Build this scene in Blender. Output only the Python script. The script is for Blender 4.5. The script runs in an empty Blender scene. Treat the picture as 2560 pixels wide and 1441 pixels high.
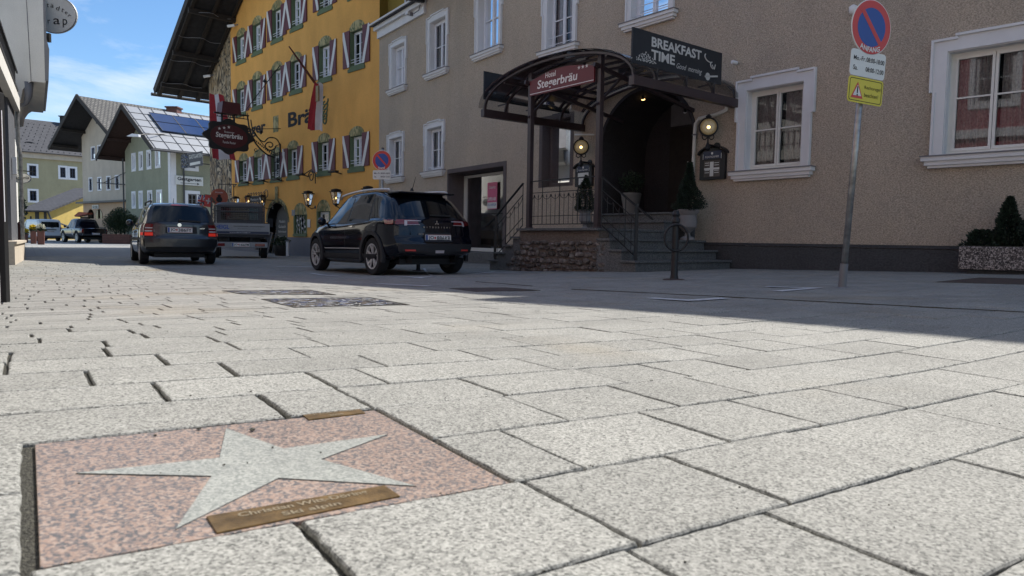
import bpy, bmesh, math, random
from mathutils import Vector, Matrix
random.seed(7)
C = bpy.context.scene.collection
sc = bpy.context.scene
# ---------------------------------------------------------------- camera
F, CX, CY, HR, HY, H0 = 1770., 1280., 720.5, .0165, 602., .33
_u = Vector((HR, 1., -(CY-HY)/F)).normalized()
_f = (Vector((0, 0, 1))-_u*_u[2]).normalized()
_r = Vector((_u[1]*_f[2]-_u[2]*_f[1], _u[2]*_f[0]-_u[0]*_f[2], _u[0]*_f[1]-_u[1]*_f[0]))
if _r[0] < 0: _r = -_r
cam_d = bpy.data.cameras.new('Camera'); cam = bpy.data.objects.new('Camera', cam_d); C.objects.link(cam)
# columns: world images of camera right / up / back
Mw = Matrix(((_r[0], _r[1], -_r[2]), (_f[0], _f[1], -_f[2]), (_u[0], _u[1], -_u[2])))
cam.matrix_world = Matrix.Translation((0, 0, H0)) @ Mw.to_4x4()
cam_d.sensor_width = 36; cam_d.lens = 36*F/2560; cam_d.clip_start = .02; cam_d.clip_end = 2000
cam_d.dof.use_dof = True; cam_d.dof.focus_distance = 9.0; cam_d.dof.aperture_fstop = 11
sc.camera = cam
# ---------------------------------------------------------------- light
SUN_AZ, SUN_EL = 41., 51.5                     # degrees right of the view axis, above the horizon
w = bpy.data.worlds.new('World'); sc.world = w; w.use_nodes = True
nt = w.node_tree; nt.nodes.clear()
def _n(t, **k):
    n = nt.nodes.new(t)
    for a, b in k.items(): setattr(n, a, b)
    return n
out = _n('ShaderNodeOutputWorld'); bg = _n('ShaderNodeBackground')
sky = _n('ShaderNodeTexSky', sky_type='NISHITA', sun_disc=False)
sky.sun_elevation = math.radians(SUN_EL); sky.sun_rotation = math.radians(SUN_AZ)
sky.air_density = 1.0; sky.dust_density = .15; sky.ozone_density = 2.6; sky.altitude = 600
tc = _n('ShaderNodeTexCoord'); mp = _n('ShaderNodeMapping'); mp.inputs['Scale'].default_value = (2.2, 2.2, 7.5)
mp.inputs['Rotation'].default_value = (.2, .35, .3)
nz = _n('ShaderNodeTexNoise'); nz.inputs['Scale'].default_value = 1.9; nz.inputs['Detail'].default_value = 9; nz.inputs['Roughness'].default_value = .62; nz.inputs['Distortion'].default_value = .35
cr = _n('ShaderNodeValToRGB'); cr.color_ramp.elements[0].position = .45; cr.color_ramp.elements[1].position = .80
mx = _n('ShaderNodeMix', data_type='RGBA'); mx.inputs[7].default_value = (5.6, 6.1, 6.9, 1)
nt.links.new(tc.outputs['Generated'], mp.inputs[0]); nt.links.new(mp.outputs[0], nz.inputs['Vector'])
nt.links.new(nz.outputs['Fac'], cr.inputs[0]); nt.links.new(cr.outputs[0], mx.inputs[0])
hsv = _n('ShaderNodeHueSaturation'); hsv.inputs['Saturation'].default_value = 1.16; nt.links.new(sky.outputs[0], hsv.inputs['Color']); nt.links.new(hsv.outputs[0], mx.inputs[6]); nt.links.new(mx.outputs[2], bg.inputs[0])
bg.inputs[1].default_value = .12
nt.links.new(bg.outputs[0], out.inputs[0])
sl = bpy.data.lights.new('Sun', 'SUN'); sl.energy = 5.0; sl.angle = math.radians(.5); sl.color = (1, .955, .88)
so = bpy.data.objects.new('Sun', sl); C.objects.link(so)
az, el = math.radians(SUN_AZ), math.radians(SUN_EL)
SD = Vector((math.sin(az)*math.cos(el), math.cos(az)*math.cos(el), math.sin(el)))
so.rotation_euler = SD.to_track_quat('Z', 'Y').to_euler(); so.location = SD*50
vs = sc.view_settings; vs.view_transform = 'Standard'; vs.look = 'None'; vs.gamma = 1; vs.exposure = 0.52; vs.use_curve_mapping = False
# ---------------------------------------------------------------- photo geometry helpers
def ray(px, py):
    c = (px-CX, -(py-CY), F)
    return Vector((_r[0]*c[0]+_r[1]*c[1]+_r[2]*c[2], _f[0]*c[0]+_f[1]*c[1]+_f[2]*c[2], _u[0]*c[0]+_u[1]*c[1]+_u[2]*c[2]))
def smax(a, b, k=.04):
    return k*math.log(math.exp(max(-50, min(50, a/k)))+math.exp(max(-50, min(50, b/k))))
def gz(x, y):                                   # height of the street surface
    yy = y if y > -2 else -2
    far = smax(.02*max(-30, min(9, x))-.0165*yy, -.36, .03)
    near = -.0325*x-.0043*y
    r2 = x*x+y*y
    k = math.exp(-(r2/3.2**2)**1.7)
    z = far*(1-k)+near*k
    z -= .08*math.exp(-((x+2)**2+(y-13.5)**2)/3.2**2)
    z -= .13*math.exp(-((x+9)**2+(y-31)**2)/6.**2)
    return z
def Gp(px, py):                                 # where the photo's pixel meets the street
    d = ray(px, py); d = d/d[1]; lo, hi = .1, 300.
    for _ in range(60):
        m = (lo+hi)/2
        if H0+d[2]*m-gz(d[0]*m, d[1]*m) > 0: lo = m
        else: hi = m
    return Vector((d[0]*lo, lo, gz(d[0]*lo, lo)))
def Yp(px, py, y):
    d = ray(px, py); return d*(y/d[1])+Vector((0, 0, H0))
class Wall:                                     # a vertical plane: s along, o outwards, z up
    def __init__(s, a, b, flip=False):
        s.a = Vector((a[0], a[1], 0)); e = Vector((b[0], b[1], 0))-s.a; s.L = e.length; s.u = e/s.L
        s.n = Vector((-s.u[1], s.u[0], 0))
        if flip: s.n = -s.n
    def P(s, q, o, z): return s.a+s.u*q+s.n*o+Vector((0, 0, z))
    def hit(s, px, py, o=0):
        d = ray(px, py); t = (s.n.dot(s.a)+o)/(s.n.dot(d)); p = d*t
        return (p-s.a).dot(s.u), p[2]+H0
# ---------------------------------------------------------------- materials
MATS = {}
def _mat(name):
    m = bpy.data.materials.new(name); m.use_nodes = True; MATS[name] = m
    return m, m.node_tree, m.node_tree.nodes['Principled BSDF']
def N(t, ty, **k):
    n = t.nodes.new(ty)
    for a, b in k.items(): setattr(n, a, b)
    return n
def flat(name, col, rough=.6, metal=0, coat=0, emit=None, es=0, var=.12, vs_=3., bump=0, bs=60, spec=.5):
    m, t, b = _mat(name); L = t.links.new
    b.inputs['Roughness'].default_value = rough; b.inputs['Metallic'].default_value = metal
    b.inputs['Coat Weight'].default_value = coat; b.inputs['Coat Roughness'].default_value = .03
    b.inputs['Specular IOR Level'].default_value = spec
    tc = N(t, 'ShaderNodeTexCoord')
    nz = N(t, 'ShaderNodeTexNoise'); nz.inputs['Scale'].default_value = vs_; nz.inputs['Detail'].default_value = 6
    L(tc.outputs['Object'], nz.inputs['Vector'])
    mr = N(t, 'ShaderNodeMapRange'); mr.inputs[3].default_value = 1-var; mr.inputs[4].default_value = 1+var
    mr.inputs[1].default_value = .25; mr.inputs[2].default_value = .75
    L(nz.outputs['Fac'], mr.inputs[0])
    hs = N(t, 'ShaderNodeHueSaturation'); hs.inputs['Color'].default_value = (*col, 1)
    L(mr.outputs[0], hs.inputs['Value']); L(hs.outputs[0], b.inputs['Base Color'])
    if bump:
        n2 = N(t, 'ShaderNodeTexNoise'); n2.inputs['Scale'].default_value = bs; n2.inputs['Detail'].default_value = 3
        L(tc.outputs['Object'], n2.inputs['Vector'])
        bp = N(t, 'ShaderNodeBump'); bp.inputs['Strength'].default_value = bump; bp.inputs['Distance'].default_value = .02
        L(n2.outputs['Fac'], bp.inputs['Height']); L(bp.outputs[0], b.inputs['Normal'])
    if emit:
        b.inputs['Emission Color'].default_value = (*emit, 1); b.inputs['Emission Strength'].default_value = es
    return m
def plaster(name, col, scale=42, bump=.6, var=.10, col2=None, stain=.12):
    m, t, b = _mat(name); L = t.links.new
    b.inputs['Roughness'].default_value = .95; b.inputs['Specular IOR Level'].default_value = .15
    tc = N(t, 'ShaderNodeTexCoord'); mp = N(t, 'ShaderNodeMapping'); mp.inputs['Scale'].default_value = (1, 1, 1.5)
    L(tc.outputs['Object'], mp.inputs[0])
    a = N(t, 'ShaderNodeTexNoise'); a.inputs['Scale'].default_value = scale; a.inputs['Detail'].default_value = 4; a.inputs['Roughness'].default_value = .6
    L(mp.outputs[0], a.inputs['Vector'])
    c = N(t, 'ShaderNodeTexNoise'); c.inputs['Scale'].default_value = .55; c.inputs['Detail'].default_value = 7; c.inputs['Roughness'].default_value = .65
    L(tc.outputs['Object'], c.inputs['Vector'])
    r1 = N(t, 'ShaderNodeValToRGB'); r1.color_ramp.elements[0].position = .34; r1.color_ramp.elements[1].position = .64
    k = 1-var*2.4
    r1.color_ramp.elements[0].color = (k, k, k, 1); r1.color_ramp.elements[1].color = (1+var, 1+var, 1+var, 1)
    L(a.outputs['Fac'], r1.inputs[0])
    mxc = N(t, 'ShaderNodeMix', data_type='RGBA'); mxc.inputs[6].default_value = (*col, 1)
    c2 = col2 or tuple(v*(1-stain) for v in col); mxc.inputs[7].default_value = (*c2, 1)
    r2 = N(t, 'ShaderNodeMapRange'); r2.inputs[1].default_value = .38; r2.inputs[2].default_value = .66
    L(c.outputs['Fac'], r2.inputs[0]); L(r2.outputs[0], mxc.inputs[0])
    ms = N(t, 'ShaderNodeMapping'); ms.inputs['Scale'].default_value = (1.3, 1.3, .4); L(tc.outputs['Object'], ms.inputs[0])
    st_ = N(t, 'ShaderNodeTexNoise'); st_.inputs['Scale'].default_value = 1.5; st_.inputs['Detail'].default_value = 6; L(ms.outputs[0], st_.inputs['Vector'])
    r5 = N(t, 'ShaderNodeMapRange'); r5.inputs[1].default_value = .35; r5.inputs[2].default_value = .65; r5.inputs[3].default_value = .95; r5.inputs[4].default_value = 1.03; L(st_.outputs['Fac'], r5.inputs[0])
    hv = N(t, 'ShaderNodeHueSaturation'); L(mxc.outputs[2], hv.inputs['Color']); L(r5.outputs[0], hv.inputs['Value'])
    mu = N(t, 'ShaderNodeMix', data_type='RGBA', blend_type='MULTIPLY'); mu.inputs[0].default_value = 1
    L(hv.outputs[0], mu.inputs[6]); L(r1.outputs[0], mu.inputs[7]); L(mu.outputs[2], b.inputs['Base Color'])
    bp = N(t, 'ShaderNodeBump'); bp.inputs['Strength'].default_value = bump; bp.inputs['Distance'].default_value = .03
    L(a.outputs['Fac'], bp.inputs['Height']); L(bp.outputs[0], b.inputs['Normal'])
    return m
def granite(name, cols, scale=210, island=.10, bump=.25, rough=.75, stretch=(1, 1, 1), warm=True, pit=.5):
    m, t, b = _mat(name); L = t.links.new
    b.inputs['Roughness'].default_value = rough; b.inputs['Specular IOR Level'].default_value = .12
    tc = N(t, 'ShaderNodeTexCoord')
    a = N(t, 'ShaderNodeTexNoise'); a.inputs['Scale'].default_value = scale; a.inputs['Detail'].default_value = 3; a.inputs['Roughness'].default_value = .7
    L(tc.outputs['Object'], a.inputs['Vector'])
    vo = N(t, 'ShaderNodeTexVoronoi'); vo.inputs['Scale'].default_value = scale*1.1; L(tc.outputs['Object'], vo.inputs['Vector'])
    sx = N(t, 'ShaderNodeSeparateColor'); L(vo.outputs['Color'], sx.inputs[0])
    ad = N(t, 'ShaderNodeMix'); ad.inputs[0].default_value = .42; L(a.outputs['Fac'], ad.inputs[2]); L(sx.outputs[0], ad.inputs[3])
    r = N(t, 'ShaderNodeValToRGB'); r.color_ramp.interpolation = 'EASE'
    e = r.color_ramp.elements; e[0].position = .2; e[1].position = .8
    n = len(cols)
    while len(e) < n: e.new(.5)
    for i, (p, c) in enumerate(cols): e[i].position = p; e[i].color = (*c, 1)
    L(ad.outputs[0], r.inputs[0])
    g = N(t, 'ShaderNodeNewGeometry')
    mr = N(t, 'ShaderNodeMapRange'); mr.inputs[3].default_value = 1-island; mr.inputs[4].default_value = 1+island; L(g.outputs['Random Per Island'], mr.inputs[0])
    big = N(t, 'ShaderNodeTexNoise'); big.inputs['Scale'].default_value = 2.3; big.inputs['Detail'].default_value = 8; big.inputs['Roughness'].default_value = .7
    L(tc.outputs['Object'], big.inputs['Vector'])
    br = N(t, 'ShaderNodeMapRange'); br.inputs[1].default_value = .3; br.inputs[2].default_value = .7; br.inputs[3].default_value = .88; br.inputs[4].default_value = 1.09
    L(big.outputs['Fac'], br.inputs[0])
    mm = N(t, 'ShaderNodeMath', operation='MULTIPLY'); L(mr.outputs[0], mm.inputs[0]); L(br.outputs[0], mm.inputs[1])
    hs = N(t, 'ShaderNodeHueSaturation'); L(r.outputs[0], hs.inputs['Color']); L(mm.outputs[0], hs.inputs['Value'])
    last = hs.outputs[0]
    if warm:                                   # ochre rust and sand stains lying on the stone
        n3 = N(t, 'ShaderNodeTexNoise'); n3.inputs['Scale'].default_value = .62; n3.inputs['Detail'].default_value = 5
        L(tc.outputs['Object'], n3.inputs['Vector'])
        r3 = N(t, 'ShaderNodeMapRange'); r3.inputs[1].default_value = .56; r3.inputs[2].default_value = .74; r3.inputs[4].default_value = .62
        L(n3.outputs['Fac'], r3.inputs[0])
        m3 = N(t, 'ShaderNodeMix', data_type='RGBA', blend_type='MULTIPLY'); m3.inputs[7].default_value = (1, .84, .62, 1)
        L(r3.outputs[0], m3.inputs[0]); L(last, m3.inputs[6]); last = m3.outputs[2]
        gv = N(t, 'ShaderNodeTexVoronoi'); gv.inputs['Scale'].default_value = 2.6; L(tc.outputs['Object'], gv.inputs['Vector'])
        gr_ = N(t, 'ShaderNodeMapRange'); gr_.inputs[1].default_value = .030; gr_.inputs[2].default_value = .045; gr_.inputs[3].default_value = .75; gr_.inputs[4].default_value = 0; L(gv.outputs['Distance'], gr_.inputs[0])
        gm_ = N(t, 'ShaderNodeMix', data_type='RGBA', blend_type='MULTIPLY'); gm_.inputs[7].default_value = (.4, .4, .41, 1); L(gr_.outputs[0], gm_.inputs[0]); L(last, gm_.inputs[6]); last = gm_.outputs[2]
        n4 = N(t, 'ShaderNodeTexNoise'); n4.inputs['Scale'].default_value = 9; n4.inputs['Detail'].default_value = 4
        L(tc.outputs['Object'], n4.inputs['Vector'])
        r4 = N(t, 'ShaderNodeMapRange'); r4.inputs[1].default_value = .68; r4.inputs[2].default_value = .76; r4.inputs[4].default_value = .4
        L(n4.outputs['Fac'], r4.inputs[0])
        m4 = N(t, 'ShaderNodeMix', data_type='RGBA', blend_type='MULTIPLY'); m4.inputs[7].default_value = (.62, .6, .56, 1)
        L(r4.outputs[0], m4.inputs[0]); L(last, m4.inputs[6]); last = m4.outputs[2]
    L(last, b.inputs['Base Color'])
    bp = N(t, 'ShaderNodeBump'); bp.inputs['Strength'].default_value = bump; bp.inputs['Distance'].default_value = .005
    L(a.outputs['Fac'], bp.inputs['Height']); L(bp.outputs[0], b.inputs['Normal'])
    return m
def glassy(name, tint=(.02, .025, .03), transp=.75, rough=.02, refl=1.5):
    m = bpy.data.materials.new(name); m.use_nodes = True; MATS[name] = m; t = m.node_tree; t.nodes.clear(); L = t.links.new
    o = N(t, 'ShaderNodeOutputMaterial'); g = N(t, 'ShaderNodeBsdfGlossy'); g.inputs['Roughness'].default_value = rough
    g.inputs['Color'].default_value = (.95, .97, 1, 1)
    tr = N(t, 'ShaderNodeBsdfTransparent'); tr.inputs['Color'].default_value = (transp, transp, transp*1.0, 1)
    df = N(t, 'ShaderNodeBsdfDiffuse'); df.inputs['Color'].default_value = (*tint, 1)
    m1 = N(t, 'ShaderNodeMixShader'); m1.inputs[0].default_value = .12; L(tr.outputs[0], m1.inputs[1]); L(df.outputs[0], m1.inputs[2])
    fr = N(t, 'ShaderNodeFresnel'); fr.inputs[0].default_value = refl
    m2 = N(t, 'ShaderNodeMixShader'); L(fr.outputs[0], m2.inputs[0]); L(m1.outputs[0], m2.inputs[1]); L(g.outputs[0], m2.inputs[2])
    L(m2.outputs[0], o.inputs[0]); return m
def brickmat(name, c1, c2, mortar, sx, sy, rough=.8, bump=.4, axis='XY', msize=.02, squash=1, offset=.5, var=.3, rotz=0):
    m, t, b = _mat(name); L = t.links.new; b.inputs['Roughness'].default_value = rough
    tc = N(t, 'ShaderNodeTexCoord'); mp = N(t, 'ShaderNodeMapping'); L(tc.outputs['UV'] if axis == 'UV' else tc.outputs['Object'], mp.inputs[0])
    mp.inputs['Rotation'].default_value = (0, 0, rotz)
    br = N(t, 'ShaderNodeTexBrick'); br.offset = offset; br.squash = squash
    br.inputs['Color1'].default_value = (*c1, 1); br.inputs['Color2'].default_value = (*c2, 1); br.inputs['Mortar'].default_value = (*mortar, 1)
    br.inputs['Scale'].default_value = 1; br.inputs['Brick Width'].default_value = sx; br.inputs['Row Height'].default_value = sy; br.inputs['Mortar Size'].default_value = msize
    br.inputs['Mortar Smooth'].default_value = .1
    L(mp.outputs[0], br.inputs['Vector'])
    nz = N(t, 'ShaderNodeTexNoise'); nz.inputs['Scale'].default_value = 4; nz.inputs['Detail'].default_value = 7; L(tc.outputs['Object'], nz.inputs['Vector'])
    mr = N(t, 'ShaderNodeMapRange'); mr.inputs[1].default_value = .3; mr.inputs[2].default_value = .7; mr.inputs[3].default_value = 1-var; mr.inputs[4].default_value = 1+var*.6
    L(nz.outputs['Fac'], mr.inputs[0])
    hs = N(t, 'ShaderNodeHueSaturation'); L(br.outputs['Color'], hs.inputs['Color']); L(mr.outputs[0], hs.inputs['Value']); L(hs.outputs[0], b.inputs['Base Color'])
    bp = N(t, 'ShaderNodeBump'); bp.invert = True; bp.inputs['Strength'].default_value = bump; bp.inputs['Distance'].default_value = .02
    L(br.outputs['Fac'], bp.inputs['Height']); L(bp.outputs[0], b.inputs['Normal'])
    return m
def vormat(name, cols, scale, rough=.7, edge=.06, bump=.5, edgecol=(.03, .03, .03), sz=1.):
    m, t, b = _mat(name); L = t.links.new; b.inputs['Roughness'].default_value = rough
    tc = N(t, 'ShaderNodeTexCoord'); mp = N(t, 'ShaderNodeMapping'); mp.inputs['Scale'].default_value = (1, 1, sz); L(tc.outputs['Object'], mp.inputs[0])
    nz = N(t, 'ShaderNodeTexNoise'); nz.inputs['Scale'].default_value = scale*.8; L(mp.outputs[0], nz.inputs['Vector'])
    ad = N(t, 'ShaderNodeMix', data_type='VECTOR'); ad.inputs[0].default_value = .04; L(mp.outputs[0], ad.inputs[4]); L(nz.outputs['Color'], ad.inputs[5])
    v = N(t, 'ShaderNodeTexVoronoi'); v.inputs['Scale'].default_value = scale; L(ad.outputs[1], v.inputs['Vector'])
    d = N(t, 'ShaderNodeTexVoronoi', feature='DISTANCE_TO_EDGE'); d.inputs['Scale'].default_value = scale; L(ad.outputs[1], d.inputs['Vector'])
    s = N(t, 'ShaderNodeSeparateColor'); L(v.outputs['Color'], s.inputs[0])
    r = N(t, 'ShaderNodeValToRGB'); e = r.color_ramp.elements; r.color_ramp.interpolation = 'CONSTANT'
    while len(e) < len(cols): e.new(.5)
    for i, c in enumerate(cols): e[i].position = i/len(cols); e[i].color = (*c, 1)
    L(s.outputs[0], r.inputs[0])
    n2 = N(t, 'ShaderNodeTexNoise'); n2.inputs['Scale'].default_value = scale*6; n2.inputs['Detail'].default_value = 4; L(tc.outputs['Object'], n2.inputs['Vector'])
    mr = N(t, 'ShaderNodeMapRange'); mr.inputs[3].default_value = .55; mr.inputs[4].default_value = 1.4; L(n2.outputs['Fac'], mr.inputs[0])
    hs = N(t, 'ShaderNodeHueSaturation'); L(r.outputs[0], hs.inputs['Color']); L(mr.outputs[0], hs.inputs['Value'])
    er = N(t, 'ShaderNodeMapRange'); er.inputs[1].default_value = 0; er.inputs[2].default_value = edge; L(d.outputs['Distance'], er.inputs[0])
    mx = N(t, 'ShaderNodeMix', data_type='RGBA'); mx.inputs[6].default_value = (*edgecol, 1); L(er.outputs[0], mx.inputs[0]); L(hs.outputs[0], mx.inputs[7])
    L(mx.outputs[2], b.inputs['Base Color'])
    bp = N(t, 'ShaderNodeBump'); bp.inputs['Strength'].default_value = bump; bp.inputs['Distance'].default_value = .03
    L(er.outputs[0], bp.inputs['Height']); L(bp.outputs[0], b.inputs['Normal'])
    return m
def linemat(name, c1, c2, scale=8, thin=.08, dist=6, rough=.9):        # flowing painted outlines
    m, t, b = _mat(name); L = t.links.new; b.inputs['Roughness'].default_value = rough
    tc = N(t, 'ShaderNodeTexCoord'); mp = N(t, 'ShaderNodeMapping'); mp.inputs['Scale'].default_value = (1, 1, .45); L(tc.outputs['Object'], mp.inputs[0])
    n = N(t, 'ShaderNodeTexNoise'); n.inputs['Scale'].default_value = scale; n.inputs['Detail'].default_value = 3; n.inputs['Distortion'].default_value = dist*.2
    L(mp.outputs[0], n.inputs['Vector'])
    mu = N(t, 'ShaderNodeMath', operation='MULTIPLY'); mu.inputs[1].default_value = dist; L(n.outputs['Fac'], mu.inputs[0])
    fr = N(t, 'ShaderNodeMath', operation='FRACT'); L(mu.outputs[0], fr.inputs[0])
    sb = N(t, 'ShaderNodeMath', operation='SUBTRACT'); sb.inputs[1].default_value = .5; L(fr.outputs[0], sb.inputs[0])
    ab = N(t, 'ShaderNodeMath', operation='ABSOLUTE'); L(sb.outputs[0], ab.inputs[0])
    mr = N(t, 'ShaderNodeMapRange'); mr.inputs[1].default_value = thin; mr.inputs[2].default_value = thin*2.2; L(ab.outputs[0], mr.inputs[0])
    n2 = N(t, 'ShaderNodeTexNoise'); n2.inputs['Scale'].default_value = 2.2; n2.inputs['Detail'].default_value = 4; L(tc.outputs['Object'], n2.inputs['Vector'])
    ml = N(t, 'ShaderNodeMix', data_type='RGBA'); ml.inputs[6].default_value = (*c1, 1); ml.inputs[7].default_value = (c1[0]*.62, c1[1]*.55, c1[2]*.45, 1)
    r2 = N(t, 'ShaderNodeMapRange'); r2.inputs[1].default_value = .42; r2.inputs[2].default_value = .58; L(n2.outputs['Fac'], r2.inputs[0]); L(r2.outputs[0], ml.inputs[0])
    mx = N(t, 'ShaderNodeMix', data_type='RGBA'); mx.inputs[6].default_value = (*c2, 1); L(mr.outputs[0], mx.inputs[0]); L(ml.outputs[2], mx.inputs[7])
    L(mx.outputs[2], b.inputs['Base Color']); return m
def leafmat(name, col, var=.5):
    m, t, b = _mat(name); L = t.links.new; b.inputs['Roughness'].default_value = .6
    g = N(t, 'ShaderNodeNewGeometry'); r = N(t, 'ShaderNodeValToRGB'); e = r.color_ramp.elements
    e[0].color = (*[c*(1-var) for c in col], 1); e[1].color = (*[c*(1+var) for c in col], 1)
    L(g.outputs['Random Per Island'], r.inputs[0]); L(r.outputs[0], b.inputs['Base Color'])
    b.inputs['Transmission Weight'].default_value = 0
    return m
flat('white', (.74, .74, .76), .55, var=.05); flat('white_paint', (.72, .71, .70), .7, var=.10, vs_=1.5)
flat('trim', (.68, .67, .66), .75, var=.06, bump=.05); flat('lead', (.16, .16, .17), .5, var=.2)
flat('cream_frame', (.70, .68, .62), .45, var=.04); flat('iron', (.012, .012, .014), .45, var=.3, spec=.4)
flat('brown_steel', (.045, .030, .032), .38, var=.2); flat('galv', (.30, .30, .29), .38, metal=.7, var=.45, vs_=14)
flat('dark_room', (.012, .012, .014), .9); flat('curtain', (.62, .62, .64), .9, var=.2, vs_=14); flat('lace', (.5, .49, .48), .95, var=.35, vs_=30)
flat('sign_red', (.56, .05, .04), .4, var=.04); flat('sign_blue', (.025, .075, .30), .4, var=.04); flat('sign_white', (.68, .68, .64), .4, var=.05)
flat('black_paint', (.012, .012, .013), .5); flat('ink', (.014, .014, .016), .8, var=0); flat('sign_yellow', (.66, .56, .05), .45, var=.05)
flat('slate_board', (.02, .024, .03), .6, var=.15); flat('chalk', (.60, .59, .56), .9, var=.1)
flat('maroon', (.075, .010, .014), .5, var=.1); flat('board_red', (.13, .010, .016), .45, var=.08); flat('letter_white', (.75, .73, .70), .6, var=.03)
flat('rubber', (.014, .014, .015), .85, var=.2, bump=.2, bs=90); flat('alloy', (.60, .60, .60), .35, metal=.35, var=.08); flat('alloy_dark', (.03, .03, .032), .4, metal=.4)
flat('paint_black', (.003, .004, .009), .10, coat=.55, var=.05, spec=.25); flat('paint_grey', (.020, .022, .027), .3, metal=.35, coat=1, var=.05)
flat('paint_white', (.62, .66, .70), .3, coat=1, var=.04); flat('plastic_black', (.018, .018, .02), .65, var=.15); flat('plastic_grey', (.10, .10, .11), .5, var=.1)
flat('glass_car', (.004, .006, .008), .03, coat=0, var=0, spec=.45); flat('chrome', (.7, .7, .72), .12, metal=1, var=0)
flat('tail_red', (.16, .008, .01), .12, coat=1, var=.1); flat('tail_lit', (.7, .03, .02), .3, emit=(1, .06, .03), es=.15, var=0); flat('tail_clear', (.55, .5, .5), .15, coat=1)
flat('dropside', (.26, .27, .28), .45, metal=.3, var=.12); flat('mesh_steel', (.05, .05, .055), .5)
flat('shutter_red', (.115, .022, .030), .6, var=.15); flat('shutter_white', (.66, .65, .62), .6, var=.05)
flat('green_trim', (.12, .16, .085), .85, var=.1); linemat('green_orn', (.46, .39, .20), (.13, .15, .07), 3.4, .13, 5)
linemat('mural', (.47, .38, .26), (.045, .04, .035), 1.3, .13, 8)
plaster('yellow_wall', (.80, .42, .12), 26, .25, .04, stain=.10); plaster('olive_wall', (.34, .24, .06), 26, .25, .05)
plaster('hotel_wall', (.57, .462, .35), 46, 1.0, .17, col2=(.515, .43, .34), stain=.1); plaster('plinth', (.078, .078, .08), 30, .5, .12)
plaster('grey_plinth', (.20, .20, .22), 30, .2, .08); plaster('pier_wall', (.13, .135, .15), 60, .4, .12)
plaster('cream_wall', (.56, .49, .40), 12, .15, .04); plaster('peach_wall', (.60, .42, .28), 12, .15, .04); plaster('green_wall', (.33, .335, .245), 14, .3, .06)
plaster('lime_wall', (.40, .365, .235), 14, .2, .06); plaster('ochre_wall', (.50, .37, .12), 12, .2, .07); plaster('pink_wall', (.40, .12, .14), 30, .2, .05)
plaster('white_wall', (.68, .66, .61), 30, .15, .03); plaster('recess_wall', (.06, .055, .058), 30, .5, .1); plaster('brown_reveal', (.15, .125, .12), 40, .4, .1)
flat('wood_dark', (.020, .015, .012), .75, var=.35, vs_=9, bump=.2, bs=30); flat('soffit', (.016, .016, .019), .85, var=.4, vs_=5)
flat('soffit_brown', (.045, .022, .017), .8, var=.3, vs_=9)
brickmat('tiles', (.16, .15, .13), (.12, .11, .10), (.03, .03, .03), .30, .36, axis='UV', msize=.05, bump=.9, var=.35)
brickmat('slates', (.062, .062, .070), (.048, .048, .055), (.03, .03, .033), .5, .3, axis='UV', msize=.02, bump=.4, var=.2)
flat('tin', (.27, .28, .295), .5, metal=.3, var=.06); flat('solar', (.012, .02, .07), .08, coat=1, var=.2); flat('seam', (.05, .05, .055), .5)
granite('granite', [(.28, (.108, .107, .099)), (.42, (.218, .215, .198)), (.56, (.288, .283, .26)), (.74, (.372, .366, .336))], 260, .085)
granite('granite_dark', [(.3, (.055, .055, .058)), (.5, (.125, .125, .122)), (.7, (.20, .20, .19))], 120, .05, warm=False)
granite('granite_pink', [(.34, (.10, .098, .10)), (.45, (.18, .15, .138)), (.56, (.275, .195, .155)), (.70, (.32, .255, .215))], 230, .0, bump=.06, rough=.45, warm=False)
granite('granite_star', [(.3, (.19, .20, .185)), (.5, (.27, .275, .255)), (.7, (.34, .345, .315))], 260, .0, bump=.06, rough=.45, warm=False)
granite('aggregate', [(.3, (.04, .035, .035)), (.5, (.13, .11, .10)), (.68, (.42, .36, .33))], 55, .0, bump=1.0, warm=False)
flat('brass', (.20, .125, .05), .42, metal=.7, var=.5, vs_=35, bump=.1, bs=200); flat('brass_letter', (.34, .27, .17), .4, metal=.5)
flat('grit', (.085, .08, .062), .95, var=.75, vs_=160, bump=1, bs=300); flat('corten', (.055, .035, .028), .8, var=.4, vs_=20)
brickmat('paving_far', (.29, .287, .272), (.255, .252, .238), (.15, .147, .135), .45, .235, msize=.012, bump=.2, rotz=-.601, var=.12)
plaster('mortar', (.19, .155, .13), 30, .8, .14, stain=.3); granite('rubble', [(.25, (.065, .055, .05)), (.45, (.125, .105, .092)), (.6, (.18, .155, .135)), (.8, (.25, .225, .20))], 14, .3, bump=.8, warm=False, rough=.9)
vormat('stonework', [(.15, .105, .085), (.20, .15, .115), (.11, .085, .075), (.21, .165, .13), (.16, .13, .115)], 5.6, .9, .05, 1.2, (.11, .09, .078), 1.35)
vormat('mosaic', [(.03, .03, .03), (.06, .10, .24), (.30, .30, .30), (.16, .17, .19), (.14, .11, .09), (.02, .02, .02), (.30, .32, .36), (.08, .08, .08)], 24, .25, .10, .6, (.012, .012, .012), 1)
flat('lamp_glow', (1, .8, .45), .5, emit=(1, .62, .22), es=3.2); flat('lamp_glass', (.34, .31, .22), .25, emit=(1, .72, .35), es=.06, var=.3, vs_=40)
flat('flag_red', (.33, .022, .03), .8, var=.15); flat('flag_white', (.62, .58, .58), .85, var=.08); flat('copper_sign', (.36, .085, .045), .5, var=.12)
flat('terracotta', (.13, .045, .03), .6, var=.3, vs_=10); flat('pot_grey', (.17, .155, .14), .8, var=.15, bump=.2); flat('stone_urn', (.22, .21, .205), .85, var=.15, bump=.3)
leafmat('leaf', (.020, .038, .014)); leafmat('leaf_dark', (.014, .028, .015), .75); leafmat('petal', (.75, .55, .03), .3); leafmat('petal_white', (.7, .68, .55), .2)
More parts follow.
